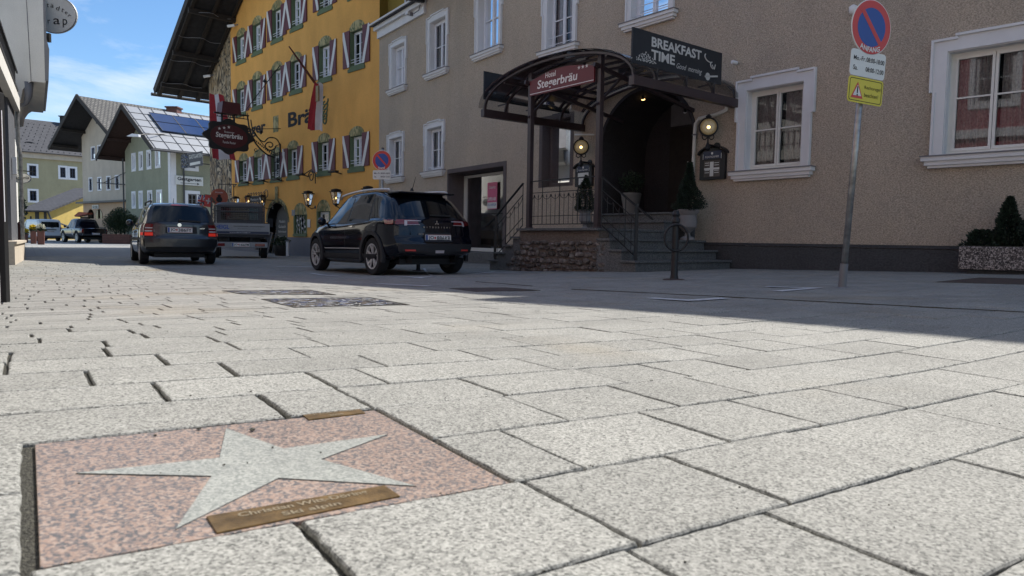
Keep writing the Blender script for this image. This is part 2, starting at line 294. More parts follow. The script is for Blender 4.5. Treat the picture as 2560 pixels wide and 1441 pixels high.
flat('poster_pink', (.60, .10, .20), .5, var=.1); flat('paper', (.66, .66, .62), .7); flat('interior_warm', (.10, .085, .07), .8, var=.5, vs_=3)
flat('road_paint', (.50, .50, .50), .8, var=.25, vs_=25); flat('menu_blue', (.02, .03, .07), .4, var=.1); flat('sticker', (.55, .55, .56), .5)
glassy('glass', transp=.8, refl=1.62); glassy('glass_shop', transp=.75, refl=1.16); plaster('grey_house_wall', (.40, .38, .35), 30, .2, .05); glassy('canopy_glass', (.12, .11, .11), .66, .05, 1.25); glassy('lantern_glass', (.5, .45, .35), .85, .05)
# ---------------------------------------------------------------- mesh helpers
def wmat(o):
    m = o.matrix_basis.copy()
    while o.parent: o = o.parent; m = o.matrix_basis @ m
    return m
class MB:
    def __init__(s): s.v = []; s.f = []; s.uv = None
    def quad(s, a, b, c, d):
        i = len(s.v); s.v += [Vector(a), Vector(b), Vector(c), Vector(d)]; s.f.append((i, i+1, i+2, i+3)); return s
    def poly(s, pts):
        i = len(s.v); s.v += [Vector(p) for p in pts]; s.f.append(tuple(range(i, i+len(pts)))); return s
    def prism(s, pts, off):                      # closed prism: outline + offset vector
        off = Vector(off); n = len(pts); i = len(s.v)
        s.v += [Vector(p) for p in pts]+[Vector(p)+off for p in pts]
        s.f.append(tuple(range(i, i+n))); s.f.append(tuple(range(i+2*n-1, i+n-1, -1)))
        for k in range(n): q = (k+1) % n; s.f.append((i+k, i+n+k, i+n+q, i+q))
        return s
    def box(s, c, d, R=None):
        c = Vector(c); h = Vector(d)/2
        p = [Vector((x*h[0], y*h[1], z*h[2])) for z in (-1, 1) for x, y in ((-1, -1), (1, -1), (1, 1), (-1, 1))]
        if R is not None: p = [R @ q for q in p]
        i = len(s.v); s.v += [c+q for q in p]
        s.f += [tuple(i+k for k in f) for f in ((3, 2, 1, 0), (4, 5, 6, 7), (0, 1, 5, 4), (1, 2, 6, 5), (2, 3, 7, 6), (3, 0, 4, 7))]
        return s
    def wbox(s, W, s0, s1, o0, o1, z0, z1):      # box in a wall's frame
        return s.prism([W.P(s0, o0, z0), W.P(s1, o0, z0), W.P(s1, o0, z1), W.P(s0, o0, z1)], W.n*(o1-o0))
    def bar(s, a, b, wd, hd=None, up=(0, 0, 1)):
        a, b = Vector(a), Vector(b); d = (b-a); L = d.length
        if L < 1e-6: return s
        d /= L; up = Vector(up)
        if abs(d.dot(up)) > .98: up = Vector((0, 1, 0))
        x = d.cross(up).normalized(); y = x.cross(d); hd = hd or wd
        q = [a+x*wd/2*i+y*hd/2*j for i, j in ((-1, -1), (1, -1), (1, 1), (-1, 1))]
        return s.prism(q, b-a)
    def tube(s, pts, r, n=8, closed=False):
        pts = [Vector(p) for p in pts]; rs = r if isinstance(r, (list, tuple)) else [r]*len(pts)
        i0 = len(s.v); m = len(pts); prev = None
        for k, p in enumerate(pts):
            if closed: d = pts[(k+1) % m]-pts[k-1]
            else: d = pts[min(k+1, m-1)]-pts[max(k-1, 0)]
            d.normalize()
            if prev is None:
                up = Vector((0, 0, 1)) if abs(d[2]) < .9 else Vector((1, 0, 0)); x = d.cross(up).normalized()
            else: x = (prev-d*prev.dot(d)).normalized()
            prev = x; y = d.cross(x)
            for j in range(n): a = 2*math.pi*j/n; s.v.append(p+(x*math.cos(a)+y*math.sin(a))*rs[k])
        for k in range(m if closed else m-1):
            for j in range(n):
                a = i0+k*n+j; b = i0+k*n+(j+1) % n; k2 = (k+1) % m; s.f.append((a, b, i0+k2*n+(j+1) % n, i0+k2*n+j))
        if not closed: s.f.append(tuple(i0+j for j in range(n-1, -1, -1))); s.f.append(tuple(i0+(m-1)*n+j for j in range(n)))
        return s
    def lathe(s, prof, c=(0, 0, 0), ax=(0, 0, 1), n=20, cap=True):
        ax = Vector(ax).normalized(); t = Vector((1, 0, 0)) if abs(ax[0]) < .9 else Vector((0, 1, 0)); x = ax.cross(t).normalized(); y = ax.cross(x)
        c = Vector(c); i0 = len(s.v)
        for r, h in prof:
            for j in range(n): a = 2*math.pi*j/n; s.v.append(c+ax*h+(x*math.cos(a)+y*math.sin(a))*r)
        for k in range(len(prof)-1):
            for j in range(n): q = (j+1) % n; s.f.append((i0+k*n+j, i0+k*n+q, i0+(k+1)*n+q, i0+(k+1)*n+j))
        if cap:
            s.f.append(tuple(i0+j for j in range(n-1, -1, -1))); s.f.append(tuple(i0+(len(prof)-1)*n+j for j in range(n)))
        return s
    def text(s, body, O, u, v, wd, ht, depth=.004, bold=0, shear=0, arc=None):
        cu = bpy.data.curves.new('t', 'FONT'); cu.body = body; cu.size = 1; cu.offset = bold; cu.shear = shear; cu.resolution_u = 3
        ob = bpy.data.objects.new('t', cu); C.objects.link(ob); bpy.context.view_layer.update()
        dg = bpy.context.evaluated_depsgraph_get(); me = bpy.data.meshes.new_from_object(ob.evaluated_get(dg))
        xs = [q.co.x for q in me.vertices]; ys = [q.co.y for q in me.vertices]
        x0, x1, y0, y1 = min(xs), max(xs), min(ys), max(ys); u, v, O = Vector(u), Vector(v), Vector(O); nn = u.cross(v)
        i = len(s.v)
        for q in me.vertices:
            a = (q.co.x-x0)/(x1-x0)-.5; b = (q.co.y-y0)/(y1-y0)-.5
            if arc: b += arc*(4*a*a)
            s.v.append(O+u*(a*wd)+v*(b*ht))
        for p in me.polygons: s.f.append(tuple(i+k for k in p.vertices))
        bpy.data.objects.remove(ob); bpy.data.curves.remove(cu); bpy.data.meshes.remove(me)
        return s
    def build(s, name, mat, parent=None, local=False, smooth=False, bevel=0, recalc=True, doubles=False):
        me = bpy.data.meshes.new(name)
        vv = s.v
        if parent is not None and not local:
            inv = wmat(parent).inverted(); vv = [inv @ p for p in s.v]
        me.from_pydata([tuple(p) for p in vv], [], s.f)
        if recalc or doubles or bevel:
            bm = bmesh.new(); bm.from_mesh(me)
            if doubles: bmesh.ops.remove_doubles(bm, verts=bm.verts, dist=1e-5)
            if recalc: bmesh.ops.recalc_face_normals(bm, faces=bm.faces)
            if bevel:
                es = [e for e in bm.edges if len(e.link_faces) == 2 and e.calc_face_angle(0) > .5]
                bmesh.ops.bevel(bm, geom=es, offset=bevel, segments=2, profile=.6, affect='EDGES', clamp_overlap=True)
            bm.to_mesh(me); bm.free()
        if s.uv:
            ul = me.uv_layers.new()
            for i, c in enumerate(s.uv): ul.data[i].uv = c
        if smooth:
            me.polygons.foreach_set('use_smooth', [True]*len(me.polygons))
            if smooth is not True:
                try: me.set_sharp_from_angle(angle=math.radians(smooth))
                except Exception: pass
        me.materials.append(MATS[mat])
        o = bpy.data.objects.new(name, me); C.objects.link(o)
        if parent is not None: o.parent = parent
        return o
def tag(o, label, cat, group=None):
    o['label'] = label; o['category'] = cat
    if group: o['group'] = group
    return o
def thing(name, label, cat, loc=(0, 0, 0), rz=0, group=None):
    o = bpy.data.objects.new(name, None); C.objects.link(o); o.location = loc; o.rotation_euler = (0, 0, rz); o.empty_display_size = .2
    return tag(o, label, cat, group)
def struct(o): o['kind'] = 'structure'; return o
def kids(o): return [c for c in bpy.data.objects if c.parent == o]
def clone(o, loc, rz, label, par=None):
    c = o.copy(); C.objects.link(c)
    if par is None: c.location = loc; c.rotation_euler = (0, 0, rz); c['label'] = label
    else: c.parent = par
    for k in kids(o): clone(k, None, None, None, c)
    return c
def roofplane(mb, a, b, c, d, th=.12):          # a-b eave, d-c ridge; uv in metres on the top
    a, b, c, d = map(Vector, (a, b, c, d)); n = (b-a).cross(d-a).normalized()
    if n[2] < 0: n = -n
    i = len(mb.v); mb.v += [a, b, c, d]+[p-n*th for p in (a, b, c, d)]
    fs = [(0, 1, 2, 3), (7, 6, 5, 4), (0, 4, 5, 1), (1, 5, 6, 2), (2, 6, 7, 3), (3, 7, 4, 0)]
    if mb.uv is None: mb.uv = []
    ex = (b-a).normalized(); ey = n.cross(ex)
    for f in fs:
        mb.f.append(tuple(i+k for k in f))
        for k in f: p = mb.v[i+k]-a; mb.uv.append((p.dot(ex), p.dot(ey)))
    return mb
# ================================================================ ground
D2 = Vector((math.cos(.601), math.sin(.601))); D1 = Vector((-D2[1], D2[0])); ROW = .238; R0 = .793
def ground_sheet():
    b = MB(); xs = []; 
    x = -260.
    def axis(lo, hi):
        r = []; v = lo
        while v < hi: r.append(v); v += .5 if -22 < v < 30 else (2 if -45 < v < 70 else 15)
        return r+[hi]
    X, Yv = axis(-260, 120), axis(-40, 400)
    for y in Yv:
        for x in X:
            r = math.hypot(x, y); k = max(0, min(1, (r-24.2)/1.5))
            b.v.append(Vector((x, y, gz(x, y)-.035*(1-k)-.002)))
    n = len(X)
    for j in range(len(Yv)-1):
        for i in range(n-1): b.f.append((j*n+i, j*n+i+1, (j+1)*n+i+1, (j+1)*n+i))
    return b.build('ground', 'paving_far', recalc=False, smooth=True)
struct(ground_sheet())
def inview(x, y, m=2.2): return -m*.5 < y and abs(x) < .74*max(y, 0)+m and y < 27 and math.hypot(x, y) < 25.6
bed = MB()
for i in range(-44, 60):
    for j in range(-2, 52):
        x, y = i*.5, j*.5
        if inview(x, y, 3.2) or inview(x+.5, y+.5, 3.2): 
            bed.quad(*[(a, b, gz(a, b)-.0085) for a, b in ((x, y), (x+.5, y), (x+.5, y+.5), (x, y+.5))])
struct(bed.build('joint_sand', 'grit', doubles=True, recalc=False))
rnd = random.Random(3)
def d12(px, py): p = Gp(px, py); return p[0]*D1[0]+p[1]*D1[1], p[0]*D2[0]+p[1]*D2[1]
STAR = (R0+.006, R0+2*ROW-.006, .003, .548)     # d1 range, d2 range
known = {-1: [(1305, 1203), (1654, 1137), (1973, 1083), (750, 1312), (58, 1436)], -2: [(1907, 1279), (2385, 1147), (765, 1317), (1540, 1360)],
         0: [(1234, 1070), (1567, 1023), (1795, 995), (2010, 965)], 1: [(1248, 988), (1513, 963), (1721, 947)],
         2: [(626, 974), (918, 1012)], 3: [(375, 949), (755, 926), (955, 952)], 4: [(207, 912), (530, 898), (870, 880)], 5: [(18, 890), (375, 875), (700, 862)], 6: [(242, 852), (540, 846), (735, 838)]}
slabs = MB()
def slab(a0, a1, b0, b1, near):
    dz = rnd.uniform(-.0015, .0015); ta, tb = rnd.uniform(-.004, .004), rnd.uniform(-.004, .004)
    ca, cb = (a0+a1)/2, (b0+b1)/2
    def P(a, b, h):
        x = D1[0]*a+D2[0]*b; y = D1[1]*a+D2[1]*b
        return Vector((x, y, gz(x, y)+dz+(a-ca)*ta+(b-cb)*tb+h))
    if near:
        out_ = []; st = .02 if near > 1 else .045
        def edge(p, q):
            n = max(2, int(math.hypot(q[0]-p[0], q[1]-p[1])/st)); return [(p[0]+(q[0]-p[0])*k/n, p[1]+(q[1]-p[1])*k/n) for k in range(n)]
        cs = [(a0, b0), (a0, b1), (a1, b1), (a1, b0)]
        for k in range(4): out_ += edge(cs[k], cs[(k+1) % 4])
        j = .0016
        pts = [(a+rnd.uniform(-j, j), b+rnd.uniform(-j, j)) for a, b in out_]
        def inset(p, e): return (p[0]+(-e if p[0] > ca else e)*min(1, abs(p[0]-ca)/(a1-a0)*2.2), p[1]+(-e if p[1] > cb else e)*min(1, abs(p[1]-cb)/(b1-b0)*2.2))
        rings = [[P(p[0], p[1], -.03) for p in pts], [P(p[0], p[1], -.0035+rnd.uniform(-.0010, .0006)) for p in pts],
                 [P(*inset(p, .002), -.0008+rnd.uniform(-.0005, .0003)) for p in pts], [P(*inset(p, .005), 0) for p in pts]]
        i = len(slabs.v); n = len(pts)
        for r in rings: slabs.v += r
        for q in range(3):
            for k in range(n): k2 = (k+1) % n; slabs.f.append((i+q*n+k, i+q*n+k2, i+(q+1)*n+k2, i+(q+1)*n+k))
        slabs.f.append(tuple(i+3*n+k for k in range(n)))
    else:
        e = .004; i = len(slabs.v)
        for e_, h in ((0, -.03), (0, -.005), (e, 0)):
            slabs.v += [P(a0+e_, b0+e_, h), P(a0+e_, b1-e_, h), P(a1-e_, b1-e_, h), P(a1-e_, b0+e_, h)]
        for q in range(2):
            for k in range(4): k2 = (k+1) % 4; slabs.f.append((i+q*4+k, i+q*4+k2, i+(q+1)*4+k2, i+(q+1)*4+k))
        slabs.f.append((i+8, i+9, i+10, i+11))
def rowa(k): return R0+k*ROW if k <= 2 else R0+2*ROW+(k-2)*.212
for k in range(-8, 132):
    a0 = rowa(k); a1 = rowa(k+1)
    js = []
    if k in known: js = sorted(d12(*p)[1] for p in known[k])
    if k in (0, 1): js += [STAR[2]-.013, STAR[3]+.003]
    js = sorted(js)
    b = -26+rnd.uniform(0, .4); row = []
    while b < 34:
        row.append(b); b += (rnd.choice((.30, .36, .42, .42, .48, .54)) if k < 2 else rnd.choice((.24, .30, .30, .36, .42)))*rnd.uniform(.97, 1.03)
    if js:
        lo, hi = js[0], js[-1]
        left = [q for q in row if q < lo-.2]; right = [q for q in row if q > hi+.25]
        mid = [js[0]]
        for q in js[1:]:
            while q-mid[-1] > .85: mid.append(mid[-1]+.42)
            mid.append(q)
        row = left+mid+right
    for b0, b1 in zip(row, row[1:]):
        ca, cb = (a0+a1)/2, (b0+b1)/2
        x = D1[0]*ca+D2[0]*cb; y = D1[1]*ca+D2[1]*cb
        if not inview(x, y): continue
        if k in (0, 1) and b0 > STAR[2]-.03 and b1 < STAR[3]+.02: continue
        r = math.hypot(x, y)
        wide = .0060 if cb < .6 else .0032
        slab(a0+.0027, a1-.0027, b0+wide, b1-wide*.6, 2 if r < 1.7 else (1 if r < 4.5 else 0))
struct(slabs.build('street_paving', 'granite', recalc=False))
# the sheet of stray grit in the joints
gr = MB()
for q in range(900):
    a = rnd.uniform(.3, 4); k = round((a-R0)/ROW); b = rnd.uniform(-2, 3)
    if rnd.random() < .6: a_ = R0+k*ROW+rnd.uniform(-.004, .004)
    else: a_ = a
    x = D1[0]*a_+D2[0]*b; y = D1[1]*a_+D2[1]*b
    if y < .3 or not inview(x, y, .3): continue
    s_ = rnd.uniform(.0006, .0018); gr.box((x, y, gz(x, y)+s_*.4), (s_*2, s_*1.3, s_), Matrix.Rotation(rnd.uniform(0, 3), 3, 'Z'))
o = gr.build('loose_grit', 'grit', recalc=False); o['kind'] = 'stuff'; o['label'] = 'loose crumbs of grit on the stone slabs'; o['category'] = 'grit'
# ---- star plaque
def PG(a, b, h=0):
    x = D1[0]*a+D2[0]*b; y = D1[1]*a+D2[1]*b; return Vector((x, y, gz(x, y)+h))
def pxg(px, py, h): p = Gp(px, py); return Vector((p[0], p[1], p[2]+h))
sp = thing('star_plaque', 'pink granite slab with a grey star and brass plates set in the paving', 'plaque', PG(STAR[0]+.2, STAR[2]+.27))
pts = [PG(STAR[0], STAR[2], -.003), PG(STAR[0], STAR[3], -.003), PG(STAR[1], STAR[3], -.003), PG(STAR[1], STAR[2], -.003)]
m = MB(); m.prism([p for p in pts], (0, 0, -.02)); m.build('slab', 'granite_pink', sp, bevel=.0015)
stp = [(565, 1069), (709, 1119), (968, 1084), (801, 1146), (1039, 1212), (696, 1192), (440, 1318), (529, 1187), (191, 1180), (549, 1142)]
m = MB(); m.prism([pxg(x, y, -.0030) for x, y in stp], (0, 0, .0016)); m.build('star', 'granite_star', sp)
m = MB(); m.prism([pxg(x, y, -.0030) for x, y in [(p[0]+(p[0]-640)*.006, p[1]+(p[1]-1170)*.006) for p in stp]], (0, 0, .0010)); m.build('star_joint', 'granite_dark', sp)
def plate(c4, lines, nm='name_plate'):
    P4 = [pxg(x, y, -.003) for x, y in c4]       # far-left, far-right, near-right, near-left
    m = MB(); m.prism(P4, (0, 0, .0024)); o = m.build(nm, 'brass', sp, bevel=.0005)
    u = ((P4[1]-P4[0])+(P4[2]-P4[3]))/2; v = ((P4[0]-P4[3])+(P4[1]-P4[2]))/2; O = sum(P4, Vector())/4+Vector((0, 0, .0030))
    m = MB()
    for t_, f, hh, wd in lines: m.text(t_, O+v*f, u.normalized(), v.normalized(), u.length*wd, v.length*hh, bold=.02)
    m.build('lettering', 'brass_letter', o)
plate([(516, 1289), (961, 1212), (1000, 1238), (542, 1330)], [('Christian Witt-Döring', .17, .34, .72), ('Ski alpin', -.26, .32, .32)])
plate([(755, 1035), (898, 1021), (913, 1031), (772, 1048)], [('St. Johann im Pongau', .2, .3, .7), ('2004', -.25, .3, .25)])
for px, py, s_ in ((497, 1072, .004), (388, 1088, .003), (631, 1075, .005)):
    p = Gp(px, py); m = MB(); m.lathe([(0, 0), (s_*.8, s_*.2), (s_, s_*.6), (s_*.5, s_)], (p[0], p[1], p[2]-.002), n=7)
    tag(m.build('pebble', 'grit', recalc=True), {497: 'small dark crumb of stone near the top point of the star', 388: 'tiny dark crumb left of the top point of the star', 631: 'larger dark pebble right of the top point of the star'}[px], 'pebble', 'pebbles on the star slab')
# ---- mosaics, covers, markings
def inlay(c4, mat, name, label, cat, h=.002, frame=True, grp=None):
    P = [Gp(x, y)+Vector((0, 0, h)) for x, y in c4]
    r = thing(name, label, cat, sum(P, Vector())/4, 0, grp)
    m = MB(); n = 8; i = len(m.v)
    for a in range(n+1):
        for b in range(n+1):
            p = P[0].lerp(P[1], b/n).lerp(P[3].lerp(P[2], b/n), a/n); m.v.append(Vector((p[0], p[1], gz(p[0], p[1])+h)))
    for a in range(n):
        for b in range(n): m.f.append((a*(n+1)+b, a*(n+1)+b+1, (a+1)*(n+1)+b+1, (a+1)*(n+1)+b))
    m.build('panel', mat, r, recalc=False)
    if frame:
        m = MB()
        for a, b in zip(P, P[1:]+P[:1]):
            for k in range(6): p, q = a.lerp(b, k/6), a.lerp(b, (k+1)/6); p.z = gz(p[0], p[1])+h; q.z = gz(q[0], q[1])+h; m.bar(p, q, .012, .004)
        m.build('rim', 'grit', r)
    return r
inlay([(655, 749), (925, 745), (1022, 763), (738, 770)], 'mosaic', 'mosaic_inlay', 'nearer multicoloured pebble mosaic set in the sunlit paving, with one bright blue stone', 'mosaic', grp='mosaic panels in the paving')
inlay([(556, 728), (775, 726), (838, 738), (605, 736)], 'mosaic', 'mosaic_inlay', 'farther grey and black pebble mosaic set in the sunlit paving, nearest the cars', 'mosaic', grp='mosaic panels in the paving')
inlay([(1125, 722), (1262, 720), (1350, 727), (1190, 730)], 'corten', 'drain_cover', 'flat dark metal drain cover in the shaded paving before the hotel steps', 'cover')
inlay([(2340, 706), (2450, 695), (2640, 700), (2580, 713)], 'corten', 'shaft_grating', 'rust brown cover plate in the paving before the concrete planter', 'grating')
def mark(pts):
    for A, B, wd in pts:
        a, b = Gp(*A), Gp(*B); m = MB(); d = (b-a).normalized(); n = Vector((-d[1], d[0], 0))*wd/2
        for k in range(6):
            p, q = a.lerp(b, k/6), a.lerp(b, (k+1)/6)
            m.quad(*[Vector((v[0], v[1], gz(v[0], v[1])+.006)) for v in (p-n, q-n, q+n, p+n)])
        struct(m.build('road_marking', 'road_paint', recalc=False, doubles=True))
mark([((1915, 718), (2045, 722), .10), ((2045, 721), (1942, 730), .10), ((1625, 747), (1735, 754), .10), ((1730, 753), (1815, 747), .10),
      ((1185, 681), (1300, 684), .09), ((1185, 686), (1235, 680), .09), ((690, 668), (790, 667), .12), ((778, 684), (850, 692), .09), ((945, 711), (1075, 717), .09),
      ((985, 691), (1060, 697), .09), ((1040, 696), (1085, 692), .09), ((1080, 690), (1060, 672), .05)])
# channel lines of the gutter in the shade
m = MB()
for A, B in (((1190, 705), (1330, 716)), ((1430, 724), (2560, 782))):
    a, b = Gp(*A), Gp(*B)
    for k in range(14):
        p, q = a.lerp(b, k/14), a.lerp(b, (k+1)/14); m.bar(Vector((p[0], p[1], gz(p[0], p[1])+.001)), Vector((q[0], q[1], gz(q[0], q[1])+.001)), .02, .008)
struct(m.build('drainage_channel', 'grit'))
# ================================================================ building helpers
def wall_sheet(mb, W, s0, s1, z0, z1, holes, o=0):
    ss = sorted({s0, s1, *[h[0] for h in holes], *[h[1] for h in holes]}); zs = sorted({z0, z1, *[h[2] for h in holes], *[h[3] for h in holes]})
    ss = [q for q in ss if s0 <= q <= s1]; zs = [q for q in zs if z0 <= q <= z1]
    for a, b in zip(ss, ss[1:]):
        for c, d in zip(zs, zs[1:]):
            cs, cz = (a+b)/2, (c+d)/2
            if any(h[0] < cs < h[1] and h[2] < cz < h[3] for h in holes): continue
            mb.quad(W.P(a, o, c), W.P(b, o, c), W.P(b, o, d), W.P(a, o, d))
def lining(mb, W, s0, s1, z0, z1, dp, t=.012):
    mb.wbox(W, s0, s0+t, -dp, .001, z0, z1); mb.wbox(W, s1-t, s1, -dp, .001, z0, z1)
    mb.wbox(W, s0+t, s1-t, -dp, .001, z1-t, z1); mb.wbox(W, s0+t, s1-t, -dp, .001, z0, z0+t)
def sashes(W, s0, s1, z0, z1, o, par, bars=(.5,), lights=2, fr='cream_frame', cur='curtain', fw=.055, tilt=False, room=True):
    m = MB(); m.wbox(W, s0, s0+fw, o-.05, o, z0, z1); m.wbox(W, s1-fw, s1, o-.05, o, z0, z1)
    m.wbox(W, s0+fw, s1-fw, o-.05, o, z1-fw, z1); m.wbox(W, s0+fw, s1-fw, o-.05, o, z0, z0+fw*1.1)
    wl = (s1-s0-2*fw)/lights; sf = fw*.75
    for k in range(lights):
        a, b = s0+fw+k*wl, s0+fw+(k+1)*wl; c, d = z0+fw*1.1, z1-fw
        m.wbox(W, a+.004, a+sf, o-.04, o+.012, c, d); m.wbox(W, b-sf, b-.004, o-.04, o+.012, c, d)
        m.wbox(W, a+sf, b-sf, o-.04, o+.012, d-sf, d); m.wbox(W, a+sf, b-sf, o-.04, o+.012, c, c+sf)
        for q in bars: z = c+(d-c)*q; m.wbox(W, a+sf, b-sf, o-.02, o+.008, z-.012, z+.012)
    m.build('window_frame', fr, par)
    m = MB(); m.quad(W.P(s0+.02, o-.03, z0+.02), W.P(s1-.02, o-.03, z0+.02), W.P(s1-.02, o-.03, z1-.02), W.P(s0+.02, o-.03, z1-.02)); m.build('pane', 'glass', par)
    if cur:
        m = MB(); n = 26
        for side in (0, 1):
            a, b = (s0+.05, s0+(s1-s0)*.44) if side == 0 else (s1-(s1-s0)*.44, s1-.05)
            zb = z0+.04
            P = [(a+(b-a)*k/n, o-.12+.018*math.sin(k*1.9+side)) for k in range(n+1)]
            for (p, q), (r, t_) in zip(P, P[1:]):
                m.quad(W.P(p, q, zb), W.P(r, t_, zb), W.P(r, t_, z1-.04), W.P(p, q, z1-.04))
        m.build('curtain', cur, par, recalc=False)
    if room:
        m = MB(); m.quad(W.P(s0-.3, o-.5, z0-.3), W.P(s1+1.1, o-.5, z0-.3), W.P(s1+1.1, o-.5, z1+.6), W.P(s0-.3, o-.5, z1+.6)); m.build('room', 'dark_room', par)
def hotel_window(W, s0, s1, z0, z1, par, rail=False, bd=.15, cur='curtain', dp=.20, bars=(.5,), sd=.09):
    a, b, c = s0+bd, s1-bd, z1-bd*1.15
    m = MB(); e = .05; h = z1-z0; wd = s1-s0
    m.wbox(W, s0, a, 0, .035, z0, z1); m.wbox(W, b, s1, 0, .035, z0, z1); m.wbox(W, a, b, 0, .035, c, z1)
    m.wbox(W, s0-e, s0, 0, .033, z0+h*.55, z1); m.wbox(W, s1, s1+e, 0, .033, z0+h*.55, z1)
    m.wbox(W, s0+wd*.2, s1-wd*.2, 0, .033, z1, z1+e)
    # raised outer moulding following the eared outline
    t = .035
    m.wbox(W, s0-e, s0-e+t, .033, .065, z0+h*.55, z1); m.wbox(W, s1+e-t, s1+e, .033, .065, z0+h*.55, z1)
    m.wbox(W, s0, s0+t, .035, .065, z0, z0+h*.55); m.wbox(W, s1-t, s1, .035, .065, z0, z0+h*.55)
    m.wbox(W, s0-e+t, s0+wd*.2, .035, .067, z1-t, z1+.001); m.wbox(W, s1-wd*.2, s1+e-t, .035, .067, z1-t, z1+.001)
    m.wbox(W, s0+wd*.2-t, s1-wd*.2+t, .033, .069, z1+.012, z1+e)
    wn = m.build('window', 'trim', par)
    m = MB(); lining(m, W, a, b, z0, c, dp); m.build('reveal', 'trim', wn)
    m = MB(); m.wbox(W, s0-sd, s1+sd, 0, .15, z0-.085, z0-.02); m.wbox(W, s0-sd+.04, s1+sd-.04, 0, .115, z0-.15, z0-.085); m.wbox(W, s0-sd+.08, s1+sd-.08, 0, .08, z0-.19, z0-.15); m.build('sill', 'trim', wn)
    m = MB(); m.wbox(W, s0-sd-.015, s1+sd+.015, .003, .17, z0-.02, z0-.002); m.build('sill_flashing', 'lead', wn)
    sashes(W, a+.012, b-.012, z0+.012, c-.012, -dp+.05, wn, bars, 2, 'cream_frame' if not rail else 'white', cur)
    if rail:
        m = MB()
        for q in (.12, .30)[:rail]: m.tube([W.P(a, -.02, z0+q), W.P(b, -.02, z0+q)], .009, 6)
        m.build('railing', 'white', wn)
    return (a, b, z0, c)
def px_rect(W, xL, xR, yT, yB):                  # left edge px, right edge px, y at the left edge
    sL, zt = W.hit(xL, yT); _, zb = W.hit(xL, yB); sR, _ = W.hit(xR, (yT+yB)/2); return min(sL, sR), max(sL, sR), zb, zt
def arch_fill(mb, W, s0, s1, zs, zt, o=0, n=20):  # spandrels between a half-ellipse and its rectangle
    c, r, h = (s0+s1)/2, (s1-s0)/2, zt-zs
    P = [(c-r*math.cos(math.pi*k/n), zs+h*math.sin(math.pi*k/n)) for k in range(n+1)]
    for (a, b), (d, e) in zip(P, P[1:]): mb.quad(W.P(a, o, b), W.P(d, o, e), W.P(d, o, zt), W.P(a, o, zt))
    return P
# ================================================================ hotel
HS1 = Wall((12.73, 4.55), (5.78, 11.75)); HS2 = Wall((5.78, 11.75), (.51, 18.35)); HS3 = Wall((.51, 18.35), (-4.99, 26.4))
hotel = thing('hotel', 'taupe roughcast hotel with white eared window surrounds and an arched doorway', 'building', (3.2, 15, 0))
TOP = 10.65; T2 = 10.1; SL = 6.0; LOW = 8.0
h1, h2, h3 = [], [], []
def hw(W, lst, r, **k): lst.append(hotel_window(W, *r, hotel, **k))
r4 = px_rect(HS1, 2333, 2560, 104, 391)
s4 = HS1.hit(2333, 250)[0]; hw(HS1, h1, (s4-1.52, s4, r4[2], r4[3]), bd=.17, cur='lace', bars=(.56,))
hw(HS1, h1, (s4-4.6, s4-3.1, r4[2], r4[3]), bd=.17, cur='lace', bars=(.56,))
hw(HS1, h1, (s4-1.55, s4-.15, 5.35, 7.1), rail=2)
r3 = px_rect(HS2, 1850, 2030, 205, 429); hw(HS2, h2, r3, bd=.17, cur='lace', bars=(.5,))
rD = px_rect(HS2, 1362, 1444, -80, 131); hw(HS2, h2, (rD[0], rD[1], rD[2], rD[2]+1.62), rail=2)
rE = px_rect(HS2, 1570, 1688, -80, 60); hw(HS2, h2, (rE[0], rE[1], rE[2], rE[2]+1.62), rail=2)
rC = px_rect(HS3, 1192, 1256, -35, 139); hw(HS3, h3, rC, rail=1)
hw(HS3, h3, px_rect(HS3, 1071, 1121, 48, 188), rail=1); hw(HS3, h3, px_rect(HS3, 977, 1017, 112, 228), rail=1, bd=.13)
hw(HS3, h3, px_rect(HS3, 1064, 1111, 312, 431), rail=1); hw(HS3, h3, px_rect(HS3, 971.5, 1010, 339, 447), rail=1, bd=.13)
# plain tall window with brown reveal behind the canopy
t1 = px_rect(HS2, 1353, 1430, 300, 470)
m = MB(); a, b, c, d = t1; m.wbox(HS2, a-.05, a+.06, 0, .012, c, d+.06); m.wbox(HS2, b-.06, b+.05, 0, .012, c, d+.06); m.wbox(HS2, a+.06, b-.06, 0, .012, d-.05, d+.06)
wn = m.build('window', 'brown_reveal', hotel); m = MB(); lining(m, HS2, a+.06, b-.06, c, d-.05, .3); m.build('reveal', 'brown_reveal', wn)
sashes(HS2, a+.075, b-.075, c+.02, d-.07, -.25, wn, (), 1, 'brown_reveal', 'curtain'); h2.append((a+.06, b-.06, c, d-.05))
m = MB(); m.quad(HS2.P(a+.1, -.34, c+.05), HS2.P(a+.52*(b-a), -.34, c+.05), HS2.P(a+.52*(b-a), -.34, c+.75), HS2.P(a+.1, -.34, c+.75)); m.build('blind', 'paper', wn)
# doorway arch
dL, _ = HS2.hit(1503, 450); dR, _ = HS2.hit(1731, 450); _, dT = HS2.hit(1620, 222); dS = dT-(dL-dR)/2*.93
DZ = H0+.615
m = MB(); P = arch_fill(m, HS2, dR, dL, dS, dT); h2.append((dR, dL, -.5, dT))
